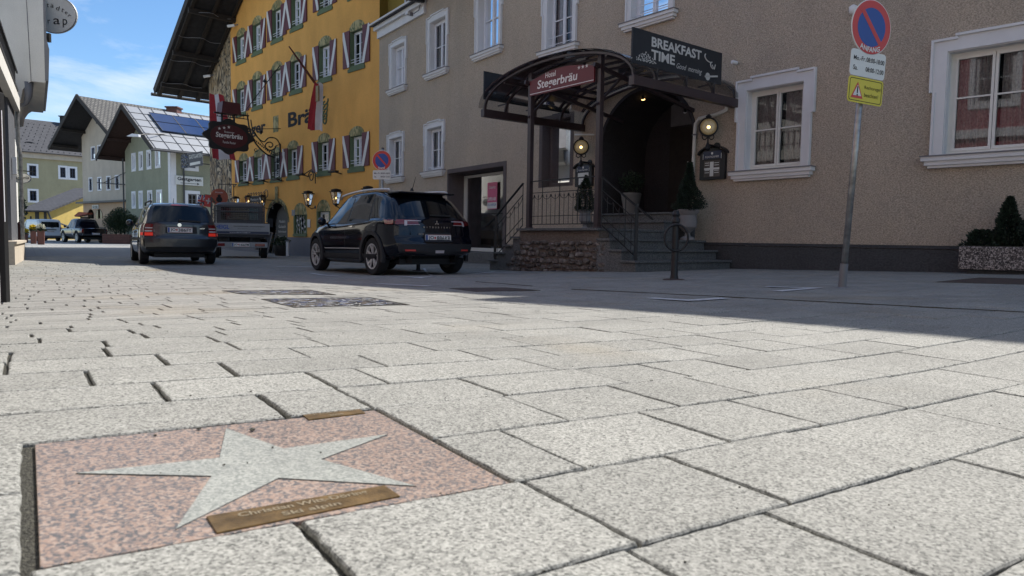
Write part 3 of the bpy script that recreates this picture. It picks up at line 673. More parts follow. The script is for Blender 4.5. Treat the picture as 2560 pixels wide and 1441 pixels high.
# soffit of the arch
DP = 1.5
for (a, b), (c, d) in zip(P, P[1:]): m.quad(HS2.P(a, 0, b), HS2.P(c, 0, d), HS2.P(c, -DP, d), HS2.P(a, -DP, b))
sp_ = MB()
wl = MB()
wall_sheet(wl, HS1, 0, HS1.L, .36, TOP, h1); wall_sheet(wl, HS2, 0, HS2.L, .36, T2, h2)
sd0, sd1 = sorted((HS3.hit(1120, 520)[0], HS3.hit(1258, 520)[0])); _, sdT = HS3.hit(1122, 434)
h3.append((sd0, sd1, -1, sdT))
wall_sheet(wl, HS3, 0, SL, -.6, T2, h3); wall_sheet(wl, HS3, SL, HS3.L, -.6, LOW, h3)
# the arch spandrels belong to the wall
i = len(wl.v); aw = MB(); arch_fill(aw, HS2, dR, dL, dS, dT); wl.v += aw.v; wl.f += [tuple(k+i for k in f) for f in aw.f]
# end wall above the lower part, and the body behind
wl.quad(HS3.P(SL, 0, LOW), HS3.P(SL, -9, LOW), HS3.P(SL, -9, T2), HS3.P(SL, 0, T2)); wl.quad(HS2.P(0, 0, T2), HS2.P(0, -9, T2), HS2.P(0, -9, TOP), HS2.P(0, 0, TOP))
wl.quad(HS1.P(0, 0, -.5), HS1.P(0, -9, -.5), HS1.P(0, -9, TOP), HS1.P(0, 0, TOP))
for W, a, b, tz in ((HS1, 0, HS1.L+3, TOP), (HS2, -1, HS2.L+1, TOP), (HS3, -1, SL, TOP), (HS3, SL, HS3.L, LOW)):
    wl.quad(W.P(a, -9, -.5), W.P(b, -9, -.5), W.P(b, -9, tz), W.P(a, -9, tz))
wl.build('wall', 'hotel_wall', hotel, recalc=False)
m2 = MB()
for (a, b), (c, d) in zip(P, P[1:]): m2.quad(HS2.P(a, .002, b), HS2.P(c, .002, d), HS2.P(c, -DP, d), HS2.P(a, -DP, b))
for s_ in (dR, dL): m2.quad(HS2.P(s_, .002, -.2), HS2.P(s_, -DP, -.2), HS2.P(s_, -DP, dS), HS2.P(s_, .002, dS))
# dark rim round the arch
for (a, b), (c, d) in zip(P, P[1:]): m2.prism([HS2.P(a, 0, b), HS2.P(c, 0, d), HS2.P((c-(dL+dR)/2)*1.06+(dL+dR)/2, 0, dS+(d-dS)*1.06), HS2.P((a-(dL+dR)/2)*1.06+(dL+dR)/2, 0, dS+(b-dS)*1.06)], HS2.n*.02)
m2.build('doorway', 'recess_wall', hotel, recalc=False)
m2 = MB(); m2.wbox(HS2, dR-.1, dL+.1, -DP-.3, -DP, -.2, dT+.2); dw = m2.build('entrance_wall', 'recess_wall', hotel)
m2 = MB(); cs = (dL+dR)/2-.15; m2.wbox(HS2, cs-.66, cs-.02, -DP, -DP+.05, DZ, DZ+2.05); m2.wbox(HS2, cs+.02, cs+.66, -DP, -DP+.05, DZ, DZ+2.05); dd = m2.build('door', 'wood_dark', hotel, bevel=.01)
m2 = MB(); m2.wbox(HS2, cs-.66, cs+.66, -DP, -DP+.03, DZ+2.1, DZ+2.75); m2.build('transom_window', 'lead', hotel)
m2 = MB(); m2.tube([HS2.P(cs+.08, -DP+.1, DZ+.9), HS2.P(cs+.08, -DP+.1, DZ+1.25)], .012); m2.build('handle', 'alloy', dd)
# plinth in front of the wall base, in HS1 and the right of HS2
m = MB(); pt = .36
m.wbox(HS1, 0, HS1.L, -.02, .035, -.5, pt-.055); m.wbox(HS1, 0, HS1.L, -.02, .05, pt-.05, pt)
m.wbox(HS2, 0, dR-.35, -.02, .035, -.5, pt-.055); m.wbox(HS2, 0, dR-.35, -.02, .05, pt-.05, pt)
m.wbox(HS2, dR-.35, dR, -.02, .02, -.5, pt+.0); m.build('plinth', 'plinth', hotel); m = MB()
m.wbox(HS2, dL+.3, HS2.L, -.02, .02, -.6, pt-.03)
m.wbox(HS2, dL, dL+.3, -.02, .02, -.5, pt)
m.build('plinth', 'plinth', hotel)
# shop door recess
m = MB(); t = .012; m.wbox(HS3, sd1-t, sd1, -.75, .004, -.7, sdT); m.wbox(HS3, sd0, sd0+t, -.75, .004, -.7, sdT); m.wbox(HS3, sd0+t, sd1-t, -.75, .004, sdT-t, sdT)
m.wbox(HS3, sd0-.14, sd0, 0, .015, -.7, sdT+.12); m.wbox(HS3, sd1, sd1+.05, 0, .015, -.7, sdT+.12); m.wbox(HS3, sd0, sd1, 0, .015, sdT, sdT+.12)
m.build('shop_recess', 'brown_reveal', hotel)
zf = .02
m = MB(); W = HS3; f = .075; zt = sdT-.05
m.wbox(W, sd0+.02, sd1-.02, -.62, -.55, zf-.03, zf+f); m.wbox(W, sd0+.02, sd1-.02, -.62, -.55, zt-f, zt)
for q in (sd0+.02, sd1-.02-f): m.wbox(W, q, q+f, -.62, -.55, zf+f, zt-f)
sdr = m.build('shop_door', 'cream_frame', hotel)
m = MB(); m.quad(W.P(sd0+.05, -.6, zf+.03), W.P(sd1-.05, -.6, zf+.03), W.P(sd1-.05, -.6, zt-.03), W.P(sd0+.05, -.6, zt-.03)); m.build('pane', 'glass_shop', sdr)
m = MB(); m.tube([W.P(sd0+.2, -.50, zf+.9), W.P(sd0+.2, -.50, zf+1.5)], .014); m.build('handle', 'alloy', sdr)
m = MB(); m.quad(W.P(sd0-.3, -1.5, -.6), W.P(sd1+3, -1.5, -.6), W.P(sd1+3, -1.5, 4), W.P(sd0-.3, -1.5, 4)); m.quad(W.P(sd0-.3, -.7, -.6), W.P(sd0-.3, -1.5, -.6), W.P(sd0-.3, -1.5, 4), W.P(sd0-.3, -.7, 4)); m.quad(W.P(sd0-.3, -.65, sdT+.3), W.P(sd1+3, -.65, sdT+.3), W.P(sd1+3, -1.5, sdT+.3), W.P(sd0-.3, -1.5, sdT+.3)); m.build('shop_interior', 'interior_warm', sdr)
m = MB(); m.wbox(W, sd0, sd1, -.8, .25, -.7, zf-.04); m.build('door_step', 'granite_dark', hotel)
# two barrels standing inside the shop door
for k, q in enumerate((.35, .8)):
    p = W.P(sd0+q, -1.05, zf); m = MB(); m.lathe([(.17, 0), (.21, .2), (.22, .35), (.20, .5), (.17, .7)], p, n=16)
    tag(m.build('barrel', 'wood_dark', recalc=True), ('barrel behind the glass shop door, nearer its right edge', 'barrel behind the glass shop door, nearer its left edge')[k], 'barrel', 'barrels inside the shop')
# poster on the shop door
po = thing('poster', 'pink event poster stuck on the glass shop door', 'poster', W.P(sd0+.3, -.54, 1))
a0, z0_ = W.hit(1218, 524, -.54); a1, z1_ = W.hit(1243, 455, -.54); a0, a1 = sorted((a0, a1))
m = MB(); m.wbox(W, a0, a1, -.545, -.541, z0_, z1_); m.build('sheet', 'poster_pink', po)
m = MB(); m.wbox(W, a0+.01, a1-.01, -.541, -.539, z0_+.02, z0_+.2); m.build('footer', 'paper', po)
m = MB(); m.text('OPEN AIR', W.P((a0+a1)/2, -.537, z0_+.3), -W.u, (0, 0, 1), (a1-a0)*.8, .10, bold=.02); m.text('Oktoberfest', W.P((a0+a1)/2, -.537, z1_-.14), -W.u, (0, 0, 1), (a1-a0)*.7, .09); m.build('lettering', 'letter_white', po)
m = MB(); m.text('13.-14.09.24', W.P((a0+a1)/2, -.536, z0_+.13), -W.u, (0, 0, 1), (a1-a0)*.8, .07, bold=.02); m.build('date', 'sign_blue', po)
# cornice of the low left part, roofs
m = MB(); m.wbox(HS3, SL+.05, HS3.L+.05, 0, .22, LOW-.16, LOW); m.wbox(HS3, SL+.05, HS3.L, 0, .10, LOW-.42, LOW-.16); m.wbox(HS3, SL+.02, HS3.L+.1, 0, .38, LOW, LOW+.06); m.build('cornice', 'trim', hotel)
m = MB()
for W, a, b, tz, ov in ((HS1, 0, HS1.L, TOP, .55), (HS2, 0, HS2.L, T2, .55), (HS3, 0, SL+.3, T2, .55)):
    roofplane(m, W.P(a-.25, ov, tz-.05), W.P(b+.05, ov, tz-.05), W.P(b, -5, tz+3.4), W.P(a, -5, tz+3.4), .2)
roofplane(m, HS3.P(SL, .35, LOW+.06), HS3.P(HS3.L+.05, .35, LOW+.06), HS3.P(HS3.L, -6, LOW+1.2), HS3.P(SL, -6, LOW+1.2), .1)
for W, a, b in ((HS1, 0, HS1.L+3), (HS2, -1, HS2.L+1), (HS3, -1, SL)):
    roofplane(m, W.P(a, -9.3, TOP-.1), W.P(b, -9.3, TOP-.1), W.P(b, -5, TOP+3.4), W.P(a, -5, TOP+3.4), .2)
m.build('roof', 'slates', hotel, recalc=False)
m = MB()
for W, a, b, tz in ((HS1, 0, HS1.L, TOP), (HS2, 0, HS2.L, T2), (HS3, 0, SL+.3, T2)): m.tube([W.P(a, .62, tz-.12), W.P(b+.04, .62, tz-.12)], .075, 8)
m.build('gutter', 'seam', hotel)
# ================================================================ staircase before the door
LZ = H0+.25; OF = 2.8
stc = thing('entrance_steps', 'double flight of granite steps on rubble stone in front of the arched doorway', 'steps', HS2.P(4.5, 1.4, -.2))
Rn = [2.44, 2.76, 3.05, 3.35]; Ln = [6.6, 6.33, 6.07, 5.82, 5.6]
gR, gL = -.16, -.245
m = MB(); mt = MB(); rs = (LZ-gR)/4; ls = (LZ-gL)/5
for k in range(4):
    z1 = gR+rs*(k+1); s0 = Rn[k]; s1 = Rn[k+1] if k < 3 else 3.35
    if k < 3:
        m.wbox(HS2, s0+.02, Rn[k+1]+.03 if k < 3 else s1, .08, OF-.02, gR-.3, z1-.045)
        mt.wbox(HS2, s0-.02, s1+.01, .07, OF+.02, z1-.04, z1)
for k in range(4):
    z1 = gL+ls*(k+1); m.wbox(HS2, Ln[k+1]-.03, Ln[k]-.02, .08, OF-.04, gL-.3, z1-.04); mt.wbox(HS2, Ln[k+1]-.01, Ln[k]+.02, .07, OF+.02, z1-.035, z1)
mt.wbox(HS2, 3.33, 5.62, 1.02, OF+.03, LZ-.045, LZ); m.wbox(HS2, 3.35, 5.6, 1.0, OF-.3, gL-.3, LZ-.05)
for k in range(2):
    z1 = LZ+(DZ-LZ)/2*(k+1); o0 = 1.0-k*.32
    m.wbox(HS2, 3.36, 5.6, -.02 if k else .06, o0-.02, LZ-.6, z1-.04); mt.wbox(HS2, 3.33, 5.62, (-.02 if k else .67), o0+.02, z1-.036, z1)
m.wbox(HS2, dR+.02, dL-.02, -DP, -.021, 0, DZ-.005)
m.build('step_risers', 'granite_dark', stc); mt.build('treads', 'granite_dark', stc, bevel=.006)
m = MB(); pts = [(2.98, gR-.3), (5.98, gL-.3), (5.98, gL+ls*2-.04), (5.84, gL+ls*2-.04), (5.84, gL+ls*3-.04), (5.62, gL+ls*3-.04), (5.6, LZ-.05), (3.36, LZ-.05), (3.36, gR+rs*3-.05), (3.08, gR+rs*3-.05), (3.08, gR+rs*2-.05), (2.98, gR+rs*2-.05)]
m.prism([HS2.P(a, OF-.05, b) for a, b in pts], HS2.n*-.24); rb = m.build('rubble_wall', 'mortar', stc)
def instep(s_, z):
    n_ = len(pts); c_ = False
    for i_ in range(n_):
        (x1, y1), (x2, y2) = pts[i_], pts[(i_+1) % n_]
        if (y1 > z) != (y2 > z) and s_ < (x2-x1)*(z-y1)/(y2-y1)+x1: c_ = not c_
    return c_
m = MB(); z = gL-.05
while z < LZ-.3:
    h_ = rnd.uniform(.07, .13); s_ = 2.95
    while s_ < 6:
        w_ = rnd.uniform(.09, .24); zj = z+rnd.uniform(-.025, .025)
        if instep(s_+w_/2, zj+h_/2) and instep(s_+.02, zj+h_*.9) and instep(s_+w_-.02, zj+h_*.9):
            n_ = 9; c0, c1 = s_+w_/2, zj+h_/2; o1 = rnd.uniform(-.02, .012)
            rim = []; 
            for k_ in range(n_): a = 2*math.pi*k_/n_; q = 1/max(abs(math.cos(a)), abs(math.sin(a)))**.62*rnd.uniform(.86, 1.04); rim.append((math.cos(a)*q*w_*.5, math.sin(a)*q*h_*.5))
            i = len(m.v)
            m.v += [HS2.P(c0+a, OF-.06, c1+b) for a, b in rim]+[HS2.P(c0+a*.93, OF-.02+o1+rnd.uniform(-.008, .004), c1+b*.93) for a, b in rim]+[HS2.P(c0+a*.6, OF+o1+rnd.uniform(-.01, .01), c1+b*.6) for a, b in rim]
            for r_ in range(2):
                for k_ in range(n_): k2 = (k_+1) % n_; m.f.append((i+r_*n_+k_, i+r_*n_+k2, i+(r_+1)*n_+k2, i+(r_+1)*n_+k_))
            m.f.append(tuple(i+2*n_+k_ for k_ in range(n_)))
        s_ += w_+.012
    z += h_+.008
m.build('stones', 'rubble', rb, recalc=False)
# railings
rl = thing('stair_railing', 'black wrought iron railing with pointed bars on the hotel steps', 'railing', HS2.P(4.5, OF-.1, LZ))
def panel(nm, A, B, nb, end=True):
    m = MB(); A, B = Vector(A), Vector(B); up = Vector((0, 0, 1)); H_ = .93
    m.bar(A+up*H_, B+up*H_, .045, .02); m.bar(A+up*.70, B+up*.70, .014); m.bar(A+up*.08, B+up*.08, .016); m.bar(A+up*.24, B+up*.24, .012)
    for k in range(nb+1):
        t = k/nb; p = A.lerp(B, t)
        if k % 4 == 0: m.bar(p+up*.08, p+up*H_, .016)
        else:
            m.bar(p+up*.08, p+up*.62, .010)
            m.lathe([(.003, 0), (.013, .03), (.002, .08)], p+up*.59, n=6)
    for k in range(nb):
        if k % 2 == 0:
            p, q = A.lerp(B, k/nb), A.lerp(B, min(1, (k+2)/nb)); c = (p+q)/2; r = (q-p)/2
            m.tube([c+up*.66-r*math.cos(a)*.9-up*.09*math.sin(a) for a in [math.pi*j/8 for j in range(9)]], .006, 5)
    return m.build(nm, 'iron', rl)
oo = OF-.12
panel('landing_rail', HS2.P(3.50, oo, LZ), HS2.P(5.37, oo, LZ), 15)
panel('stair_rail', HS2.P(5.6, oo, LZ-.02), HS2.P(6.55, oo, gL+ls*.7), 7); panel('stair_rail', HS2.P(3.38, oo, LZ-.02), HS2.P(2.52, oo, gR+rs*.8), 6)
m = MB(); m.bar(HS2.P(6.5, oo, gL), HS2.P(6.5, oo, gL+1.1), .05); m.bar(HS2.P(2.55, oo, gR), HS2.P(2.55, oo, gR+1.15), .055)
m.bar(HS2.P(6.5, oo, gL+1.07), HS2.P(6.85, oo, gL+.88), .05, .02); m.bar(HS2.P(2.55, oo, gR+1.1), HS2.P(2.2, oo, gR+.88), .05, .02); m.build('newel_posts', 'iron', rl)
# ================================================================ canopy
CL, CR, CZ, CO = 6.65, 2.5, 3.02, 2.9
cc, cr_, ch = (CL+CR)/2, (CL-CR)/2, .66
can = thing('entrance_canopy', 'brown steel barrel canopy with smoked glazing on two posts over the steps', 'canopy', HS2.P(cc, 1.4, LZ))
def arcp(t, o, k=1., dz=0): a = math.pi*t; return HS2.P(cc+cr_*k*math.cos(a)*-1, o, CZ+.05+dz+ch*k*math.sin(a)**.9 if 0 < t < 1 else CZ+.05+dz)
for o_ in [CO, 2.35, 1.55, .75, .04]:
    m = MB(); pts = [arcp(k/24, o_) for k in range(25)]
    for p, q in zip(pts, pts[1:]): m.bar(p, q, .038, .055, HS2.n)
    m.build('rib', 'brown_steel', can)
for s_ in (CL, CR):
    m = MB(); m.wbox(HS2, s_-.06, s_+.06, .01, CO+.06, CZ-.10, CZ+.06); m.build('gutter_beam', 'brown_steel', can, bevel=.008)
m = MB()
for t in (.25, .75): m.bar(arcp(t, .05, .97), arcp(t, CO, .97), .05)
for s_ in (3.48, 5.39): m.bar(HS2.P(s_, .02, CZ-.02), HS2.P(s_, OF+.05, CZ-.02+.45), .05, .07)
m.bar(HS2.P(3.48, OF-.05, CZ+.44), HS2.P(5.39, OF-.05, CZ+.44), .05, .06)
m.bar(HS2.P(3.48, OF-.05, CZ-.25), HS2.P(3.48, OF-.75, CZ+.4), .04); m.bar(HS2.P(5.39, OF-.05, CZ-.25), HS2.P(5.39, OF-.75, CZ+.4), .04)
m.build('purlins', 'brown_steel', can)
for s_ in (3.48, 5.39):
    m = MB(); m.bar(HS2.P(s_, OF-.12, LZ), HS2.P(s_, OF-.12, CZ+.62), .095, .095, HS2.n); m.lathe([(.09, 0), (.09, .02)], HS2.P(s_, OF-.12, LZ), n=12); m.build('post', 'brown_steel', can, bevel=.006)
m = MB(); n = 28
for k in range(n):
    a, b = arcp(k/n, CO+.12, 1.03, .03), arcp((k+1)/n, CO+.12, 1.03, .03); c, d = arcp((k+1)/n, .02, 1.03, .03), arcp(k/n, .02, 1.03, .03); m.quad(a, b, c, d)
m.build('glazing', 'canopy_glass', can, doubles=True, smooth=True)
def frontz(s_): t = (s_-cc)/cr_; return CZ+.05+ch*max(0, 1-t*t)**.45
# hotel name board under the front arch
hb = thing('hotel_sign', 'red arched name board with white lettering between the canopy posts', 'sign', HS2.P(4.43, OF-.02, CZ+.2))
bs0, bs1 = 3.55, 5.32; n = 16
top = [(bs0+(bs1-bs0)*k/n) for k in range(n+1)]
m = MB(); pts = [HS2.P(q, OF-.05, CZ+.43+.13*math.sin(math.pi*k/n)) for k, q in enumerate(top)]
m.prism([HS2.P(bs1, OF-.05, CZ+.15), HS2.P(bs0, OF-.05, CZ+.15)]+pts, HS2.n*.03); m.build('board', 'board_red', hb)
m = MB(); un = -HS2.u; mc = (bs0+bs1)/2
m.text('Hotel', HS2.P(mc+.28, OF-.018, CZ+.475), un, (0, 0, 1), .30, .10, bold=.012, shear=.1)
m.text('Stegerbräu', HS2.P(mc+.10, OF-.018, CZ+.31), un, (0, 0, 1), 1.12, .21, bold=.02, shear=.1)
def star5(m, c, u, r, nrm, d=.004):
    pts = [Vector(c)+Vector(u)*(math.sin(2*math.pi*k/10)*(r if k % 2 == 0 else r*.42))+Vector((0, 0, 1))*(math.cos(2*math.pi*k/10)*(r if k % 2 == 0 else r*.42)) for k in range(10)]; m.prism(pts, nrm*d)
for k in range(3): star5(m, HS2.P(mc-.50-.10*k, OF-.018, CZ+.46), un, .038, HS2.n)
m.wbox(HS2, bs0+.01, bs1-.01, OF-.02, OF-.014, CZ+.175, CZ+.187)
m.build('lettering', 'letter_white', hb)
for s_, lab in ((bs0, 0), (bs1, 1)):
    m = MB(); m.wbox(HS2, s_-.02, s_+.02, OF-.09, OF-.05, CZ+.15, CZ+.45); m.build('bracket', 'brown_steel', hb)
# breakfast board and its left twin, standing on the gutter beams across the canopy
def sideboard(s_, label, txt):
    r = thing('advertising_board', label, 'sign', HS2.P(s_, 1.3, CZ+.1))
    z0, z1, oa, ob = CZ+.26, CZ+.84, .5, 2.95
    m = MB(); m.wbox(HS2, s_-.015, s_+.015, oa, ob, z0, z1); m.build('board', 'slate_board', r)
    for o_ in (.7, 1.5, 2.3): m = MB(); m.bar(HS2.P(s_, o_, CZ+.06), HS2.P(s_, o_, z0+.02), .035); m.bar(HS2.P(s_+.02, o_, z0), HS2.P(s_+.35, o_, CZ+.25), .025); m.build('support', 'brown_steel', r)
    if txt:
        # seen from the front right: reading direction runs towards the wall
        u = -HS2.n; v = Vector((0, 0, 1)); s2 = s_-.018; m = MB()
        m.text('BREAKFAST', HS2.P(s2, 1.80, z0+.43), u, v, 1.36, .165, bold=.03); m.text('TIME', HS2.P(s2, 2.17, z0+.22), u, v, .62, .165, bold=.03)
        m.text('Good  morning', HS2.P(s2, 1.45, z0+.13), u, v, .72, .12, shear=.4)
        for c in range(90):
            q = rnd.gauss(0, .14); w_ = rnd.random()**1.3; m.lathe([(.001, 0), (.011, .003)], HS2.P(s2, 2.63-q, z0+.07+w_*.17*max(0, 1-abs(q)/.35)), HS2.u*-1, n=6)
        m.tube([HS2.P(s2, 1.0-.25*t+.06*math.sin(t*9), z0+.45-.17*t+.03*math.cos(t*9)) for t in [k/16 for k in range(17)]], .010, 5)
        m.bar(HS2.P(s2, .73, z0+.25), HS2.P(s2, .80, z0+.32), .016, .006, HS2.u); m.bar(HS2.P(s2, .73, z0+.25), HS2.P(s2, .70, z0+.34), .016, .006, HS2.u)
        m.bar(HS2.P(s2, 1.0, z0+.08), HS2.P(s2, .62, z0+.14), .03, .006, HS2.u); m.lathe([(.001, 0), (.07, .003)], HS2.P(s2, .92, z0+.09), HS2.u*-1, n=12)
        m.build('lettering', 'chalk', r)
sideboard(CR+.02, 'dark slate coloured breakfast board with white chalk style lettering on the right canopy edge', True)
sideboard(CL-.02, 'blank back of a dark board on the left canopy edge', False)
# ================================================================ things at the hotel front
UP = Vector((0, 0, 1))
def globe_lamp(px, py, label, W=HS2):
    s_, z = W.hit(px, py, .3); r = thing('wall_lamp', label, 'lamp', W.P(s_, 0, z-.4), 0, 'round wall lamps beside the doorway')
    ax = (W.n*.75+W.u*-.66).normalized(); c = W.P(s_, .3, z)
    m = MB(); m.lathe([(.165, -.06), (.185, -.05), (.185, .03), (.155, .04)], c, ax, 24, False); m.lathe([(.165, -.07), (.10, -.10), (.02, -.11)], c, ax, 20); m.build('housing', 'iron', r, smooth=40)
    m = MB(); m.lathe([(.002, .045), (.08, .04), (.155, .015)], c, ax, 24); m.build('lamp_glass', 'lamp_glass', r, smooth=True)
    m = MB(); m.lathe([(.001, .055), (.022, .052), (.032, .046)], c+UP*-.01, ax, 14); m.build('bulb', 'lamp_glow', r)
    x = ax.cross(UP).normalized(); m = MB()
    for sg in (-1, 1): m.tube([c-UP*.19+x*sg*(.02+.045*(1-math.cos(a)))+UP*-.05*math.sin(a)*1.0 for a in [k*.55 for k in range(9)]], .011, 5)
    m.tube([c-UP*.18, c-UP*.36], .016, 6); m.tube([c-UP*.34, W.P(s_, 0, z-.34)], .022, 6); m.lathe([(.02, 0), (.05, .05), (.045, .1), (.015, .17)], c-UP*.46, n=8)
    m.lathe([(.075, 0), (.075, .02)], W.P(s_, 0, z-.34), W.n, 12); m.lathe([(.05, .175), (.06, .2), (.02, .24)], c, n=8); m.build('bracket', 'iron', r)
globe_lamp(1771, 318, 'lit round black wall lamp right of the doorway, above the menu case'); globe_lamp(1453, 368, 'lit round black wall lamp left of the doorway, seen between the canopy posts')
def menu_case(px0, px1, pyt, pyb, label, sheets):
    sA, zb = HS2.hit(px0, pyb, .08); sB, _ = HS2.hit(px1, pyb, .08); _, zt = HS2.hit(px0, pyt, .08); s0, s1 = sorted((sA, sB))
    r = thing('menu_case', label, 'menu case', HS2.P((s0+s1)/2, 0, zb), 0, 'menu cases beside the doorway'); h = zt-zb; c = (s0+s1)/2; w_ = s1-s0
    m = MB(); n = 10; pts = [HS2.P(c+w_*.5*math.cos(math.pi*k/n), 0, zb+h*.78+h*.22*math.sin(math.pi*k/n)**1.3) for k in range(n+1)]
    m.prism([HS2.P(s0+.0, 0, zb), HS2.P(s1, 0, zb)]+pts, HS2.n*.08)
    pr = [HS2.P(c+w_*.57*math.cos(math.pi*k/n), 0, zb+h*.80+h*.24*math.sin(math.pi*k/n)**1.3) for k in range(n+1)]
    for a, b in zip(pr, pr[1:]): m.prism([a, b, b+UP*.025, a+UP*.025], HS2.n*.12)
    m.build('case', 'black_paint', r)
    m = MB(); m.wbox(HS2, s0+w_*.14, s1-w_*.14, .08, .084, zb+h*.66, zb+h*.90); m.build('header', 'menu_blue', r)
    m = MB(); m.text('PUNTIGAMER', HS2.P(c, .087, zb+h*.72), -HS2.u, UP, w_*.55, h*.06); m.lathe([(.001, 0), (.025, .002)], HS2.P(c, .085, zb+h*.83), HS2.n, 8)
    for q in (s0+w_*.13, s1-w_*.13-.006): m.wbox(HS2, q, q+.006, .084, .087, zb+h*.65, zb+h*.82)
    m.build('lettering', 'letter_white', r)
    m = MB(); m.wbox(HS2, s0+w_*.18, s1-w_*.18, .08, .083, zb+h*.08, zb+h*.60); m.build('menu_sheet', 'interior_warm' if sheets else 'paper', r)
    if sheets:
        m = MB(); m.wbox(HS2, c-w_*.07, c+w_*.07, .083, .087, zb+h*.10, zb+h*.56); m.wbox(HS2, s0+w_*.2, s1-w_*.2, .0831, .0866, zb+h*.31, zb+h*.37); m.build('paper_strips', 'paper', r)
        m = MB()
        for q in (.2, .27, .44, .51): m.wbox(HS2, s0+w_*.22, c-w_*.1, .083, .085, zb+h*q, zb+h*(q+.02)); m.wbox(HS2, c+w_*.1, s1-w_*.22, .083, .085, zb+h*(q+.01), zb+h*(q+.03))
        m.build('menu_lines', 'paper', r)
menu_case(1748, 1810, 374, 451, 'dark menu case with crossed paper strips right of the doorway', True); menu_case(1437, 1478, 412, 468, 'dark menu case with a plain white sheet left of the doorway', False)
# rain pipe from the canopy
r = thing('rain_pipe', 'cream rain pipe running from the canopy gutter down beside the doorway', 'pipe', HS2.P(3.1, .1, 0))
def wp(px, py, o, W=HS2): s_, z = W.hit(px, py, o); return W.P(s_, o, z)
m = MB(); m.tube([wp(1817, 262, .14), wp(1815, 275, .12), wp(1790, 287, .07), wp(1748, 297, .07), wp(1739, 310, .07), wp(1737, 330, .07), wp(1730, 475, .07)], .035, 10); m.build('pipe', 'cream_frame', r, smooth=True)
m = MB()
for p in (wp(1738, 340, .04), wp(1732, 450, .04)): m.lathe([(.045, 0), (.045, .03)], p+HS2.n*.03, n=10)
m.build('clips', 'lead', r)
r = thing('wire_conduit', 'thin white wall pipe left of the doorway under the canopy', 'pipe', HS2.P(5, .05, 2))
m = MB(); m.tube([wp(1437, 337, .04), wp(1485, 337, .04)], .02, 6); m.build('pipe', 'cream_frame', r)
# little camera and light on the wall
r = thing('security_camera', 'small grey cylindrical camera on the wall between board and no-parking sign', 'camera', wp(1840, 157, 0))
m = MB(); m.tube([wp(1830, 155, .16), wp(1842, 158, .05)], .035, 10); m.build('body', 'white_paint', r); m = MB(); m.tube([wp(1842, 158, .05), wp(1843, 158, 0)], .02, 6); m.build('mount', 'lead', r)
r = thing('security_light', 'small pale wall lamp under the hotel wall behind the no-parking sign', 'lamp', wp(2133, 22, 0, HS1))
m = MB(); m.lathe([(.01, -.1), (.06, -.06), (.065, .03), (.02, .06)], wp(2133, 22, .1, HS1), n=12); m.build('shade', 'white_paint', r, smooth=True); m = MB(); m.tube([wp(2133, 22, .1, HS1), wp(2134, 22, 0, HS1)], .02, 6); m.build('mount', 'lead', r)
# spots in the arch
for px, py, lab, o_ in ((1608, 248, 'lit spot lamp under the crown of the doorway arch', -.35), (1713, 280, 'small unlit spot lamp on the right inside of the doorway arch', -.2)):
    r = thing('spot_lamp', lab, 'lamp', wp(px, py, o_)); c = wp(px, py, o_)
    m = MB(); m.lathe([(.025, -.02), (.03, .06)], c, (-.3, -.6, .8), 10); m.build('housing', 'iron', r)
    m = MB(); m.lathe([(.002, -.03), (.04, -.015), (.03, 0)], c, (-.3, -.6, .8), 10); m.build('bulb', 'lamp_glow' if px < 1700 else 'white_paint', r)
# hanging black board above the low cornice
r = thing('projecting_signboard', 'black board jutting from the hotel wall above the cornice, cut by the picture top', 'sign', HS3.P(SL-.1, .3, 8.2))
s_, z = HS3.hit(1066, 12); m = MB(); m.wbox(HS3, s_-.12, s_+.06, .12, 1.15, z+.02, z+.9); m.build('board', 'black_paint', r)
m = MB(); m.tube([HS3.P(s_, .2, z+.02), HS3.P(s_+.3, .12, z-.12), HS3.P(s_+.5, .2, z-.2)], .012, 5); m.build('cable', 'iron', r)
r = thing('floodlight', 'small white floodlight under the end of the low cornice', 'lamp', HS3.P(s_+.7, 0, z-.3)); s_, z = HS3.hit(1035, 37); m = MB(); m.wbox(HS3, s_-.1, s_+.1, .1, .28, z-.04, z+.05); m.build('head', 'white_paint', r); m = MB(); m.wbox(HS3, s_-.14, s_-.1, 0, .2, z-.1, z+.02); m.build('bracket', 'lead', r)
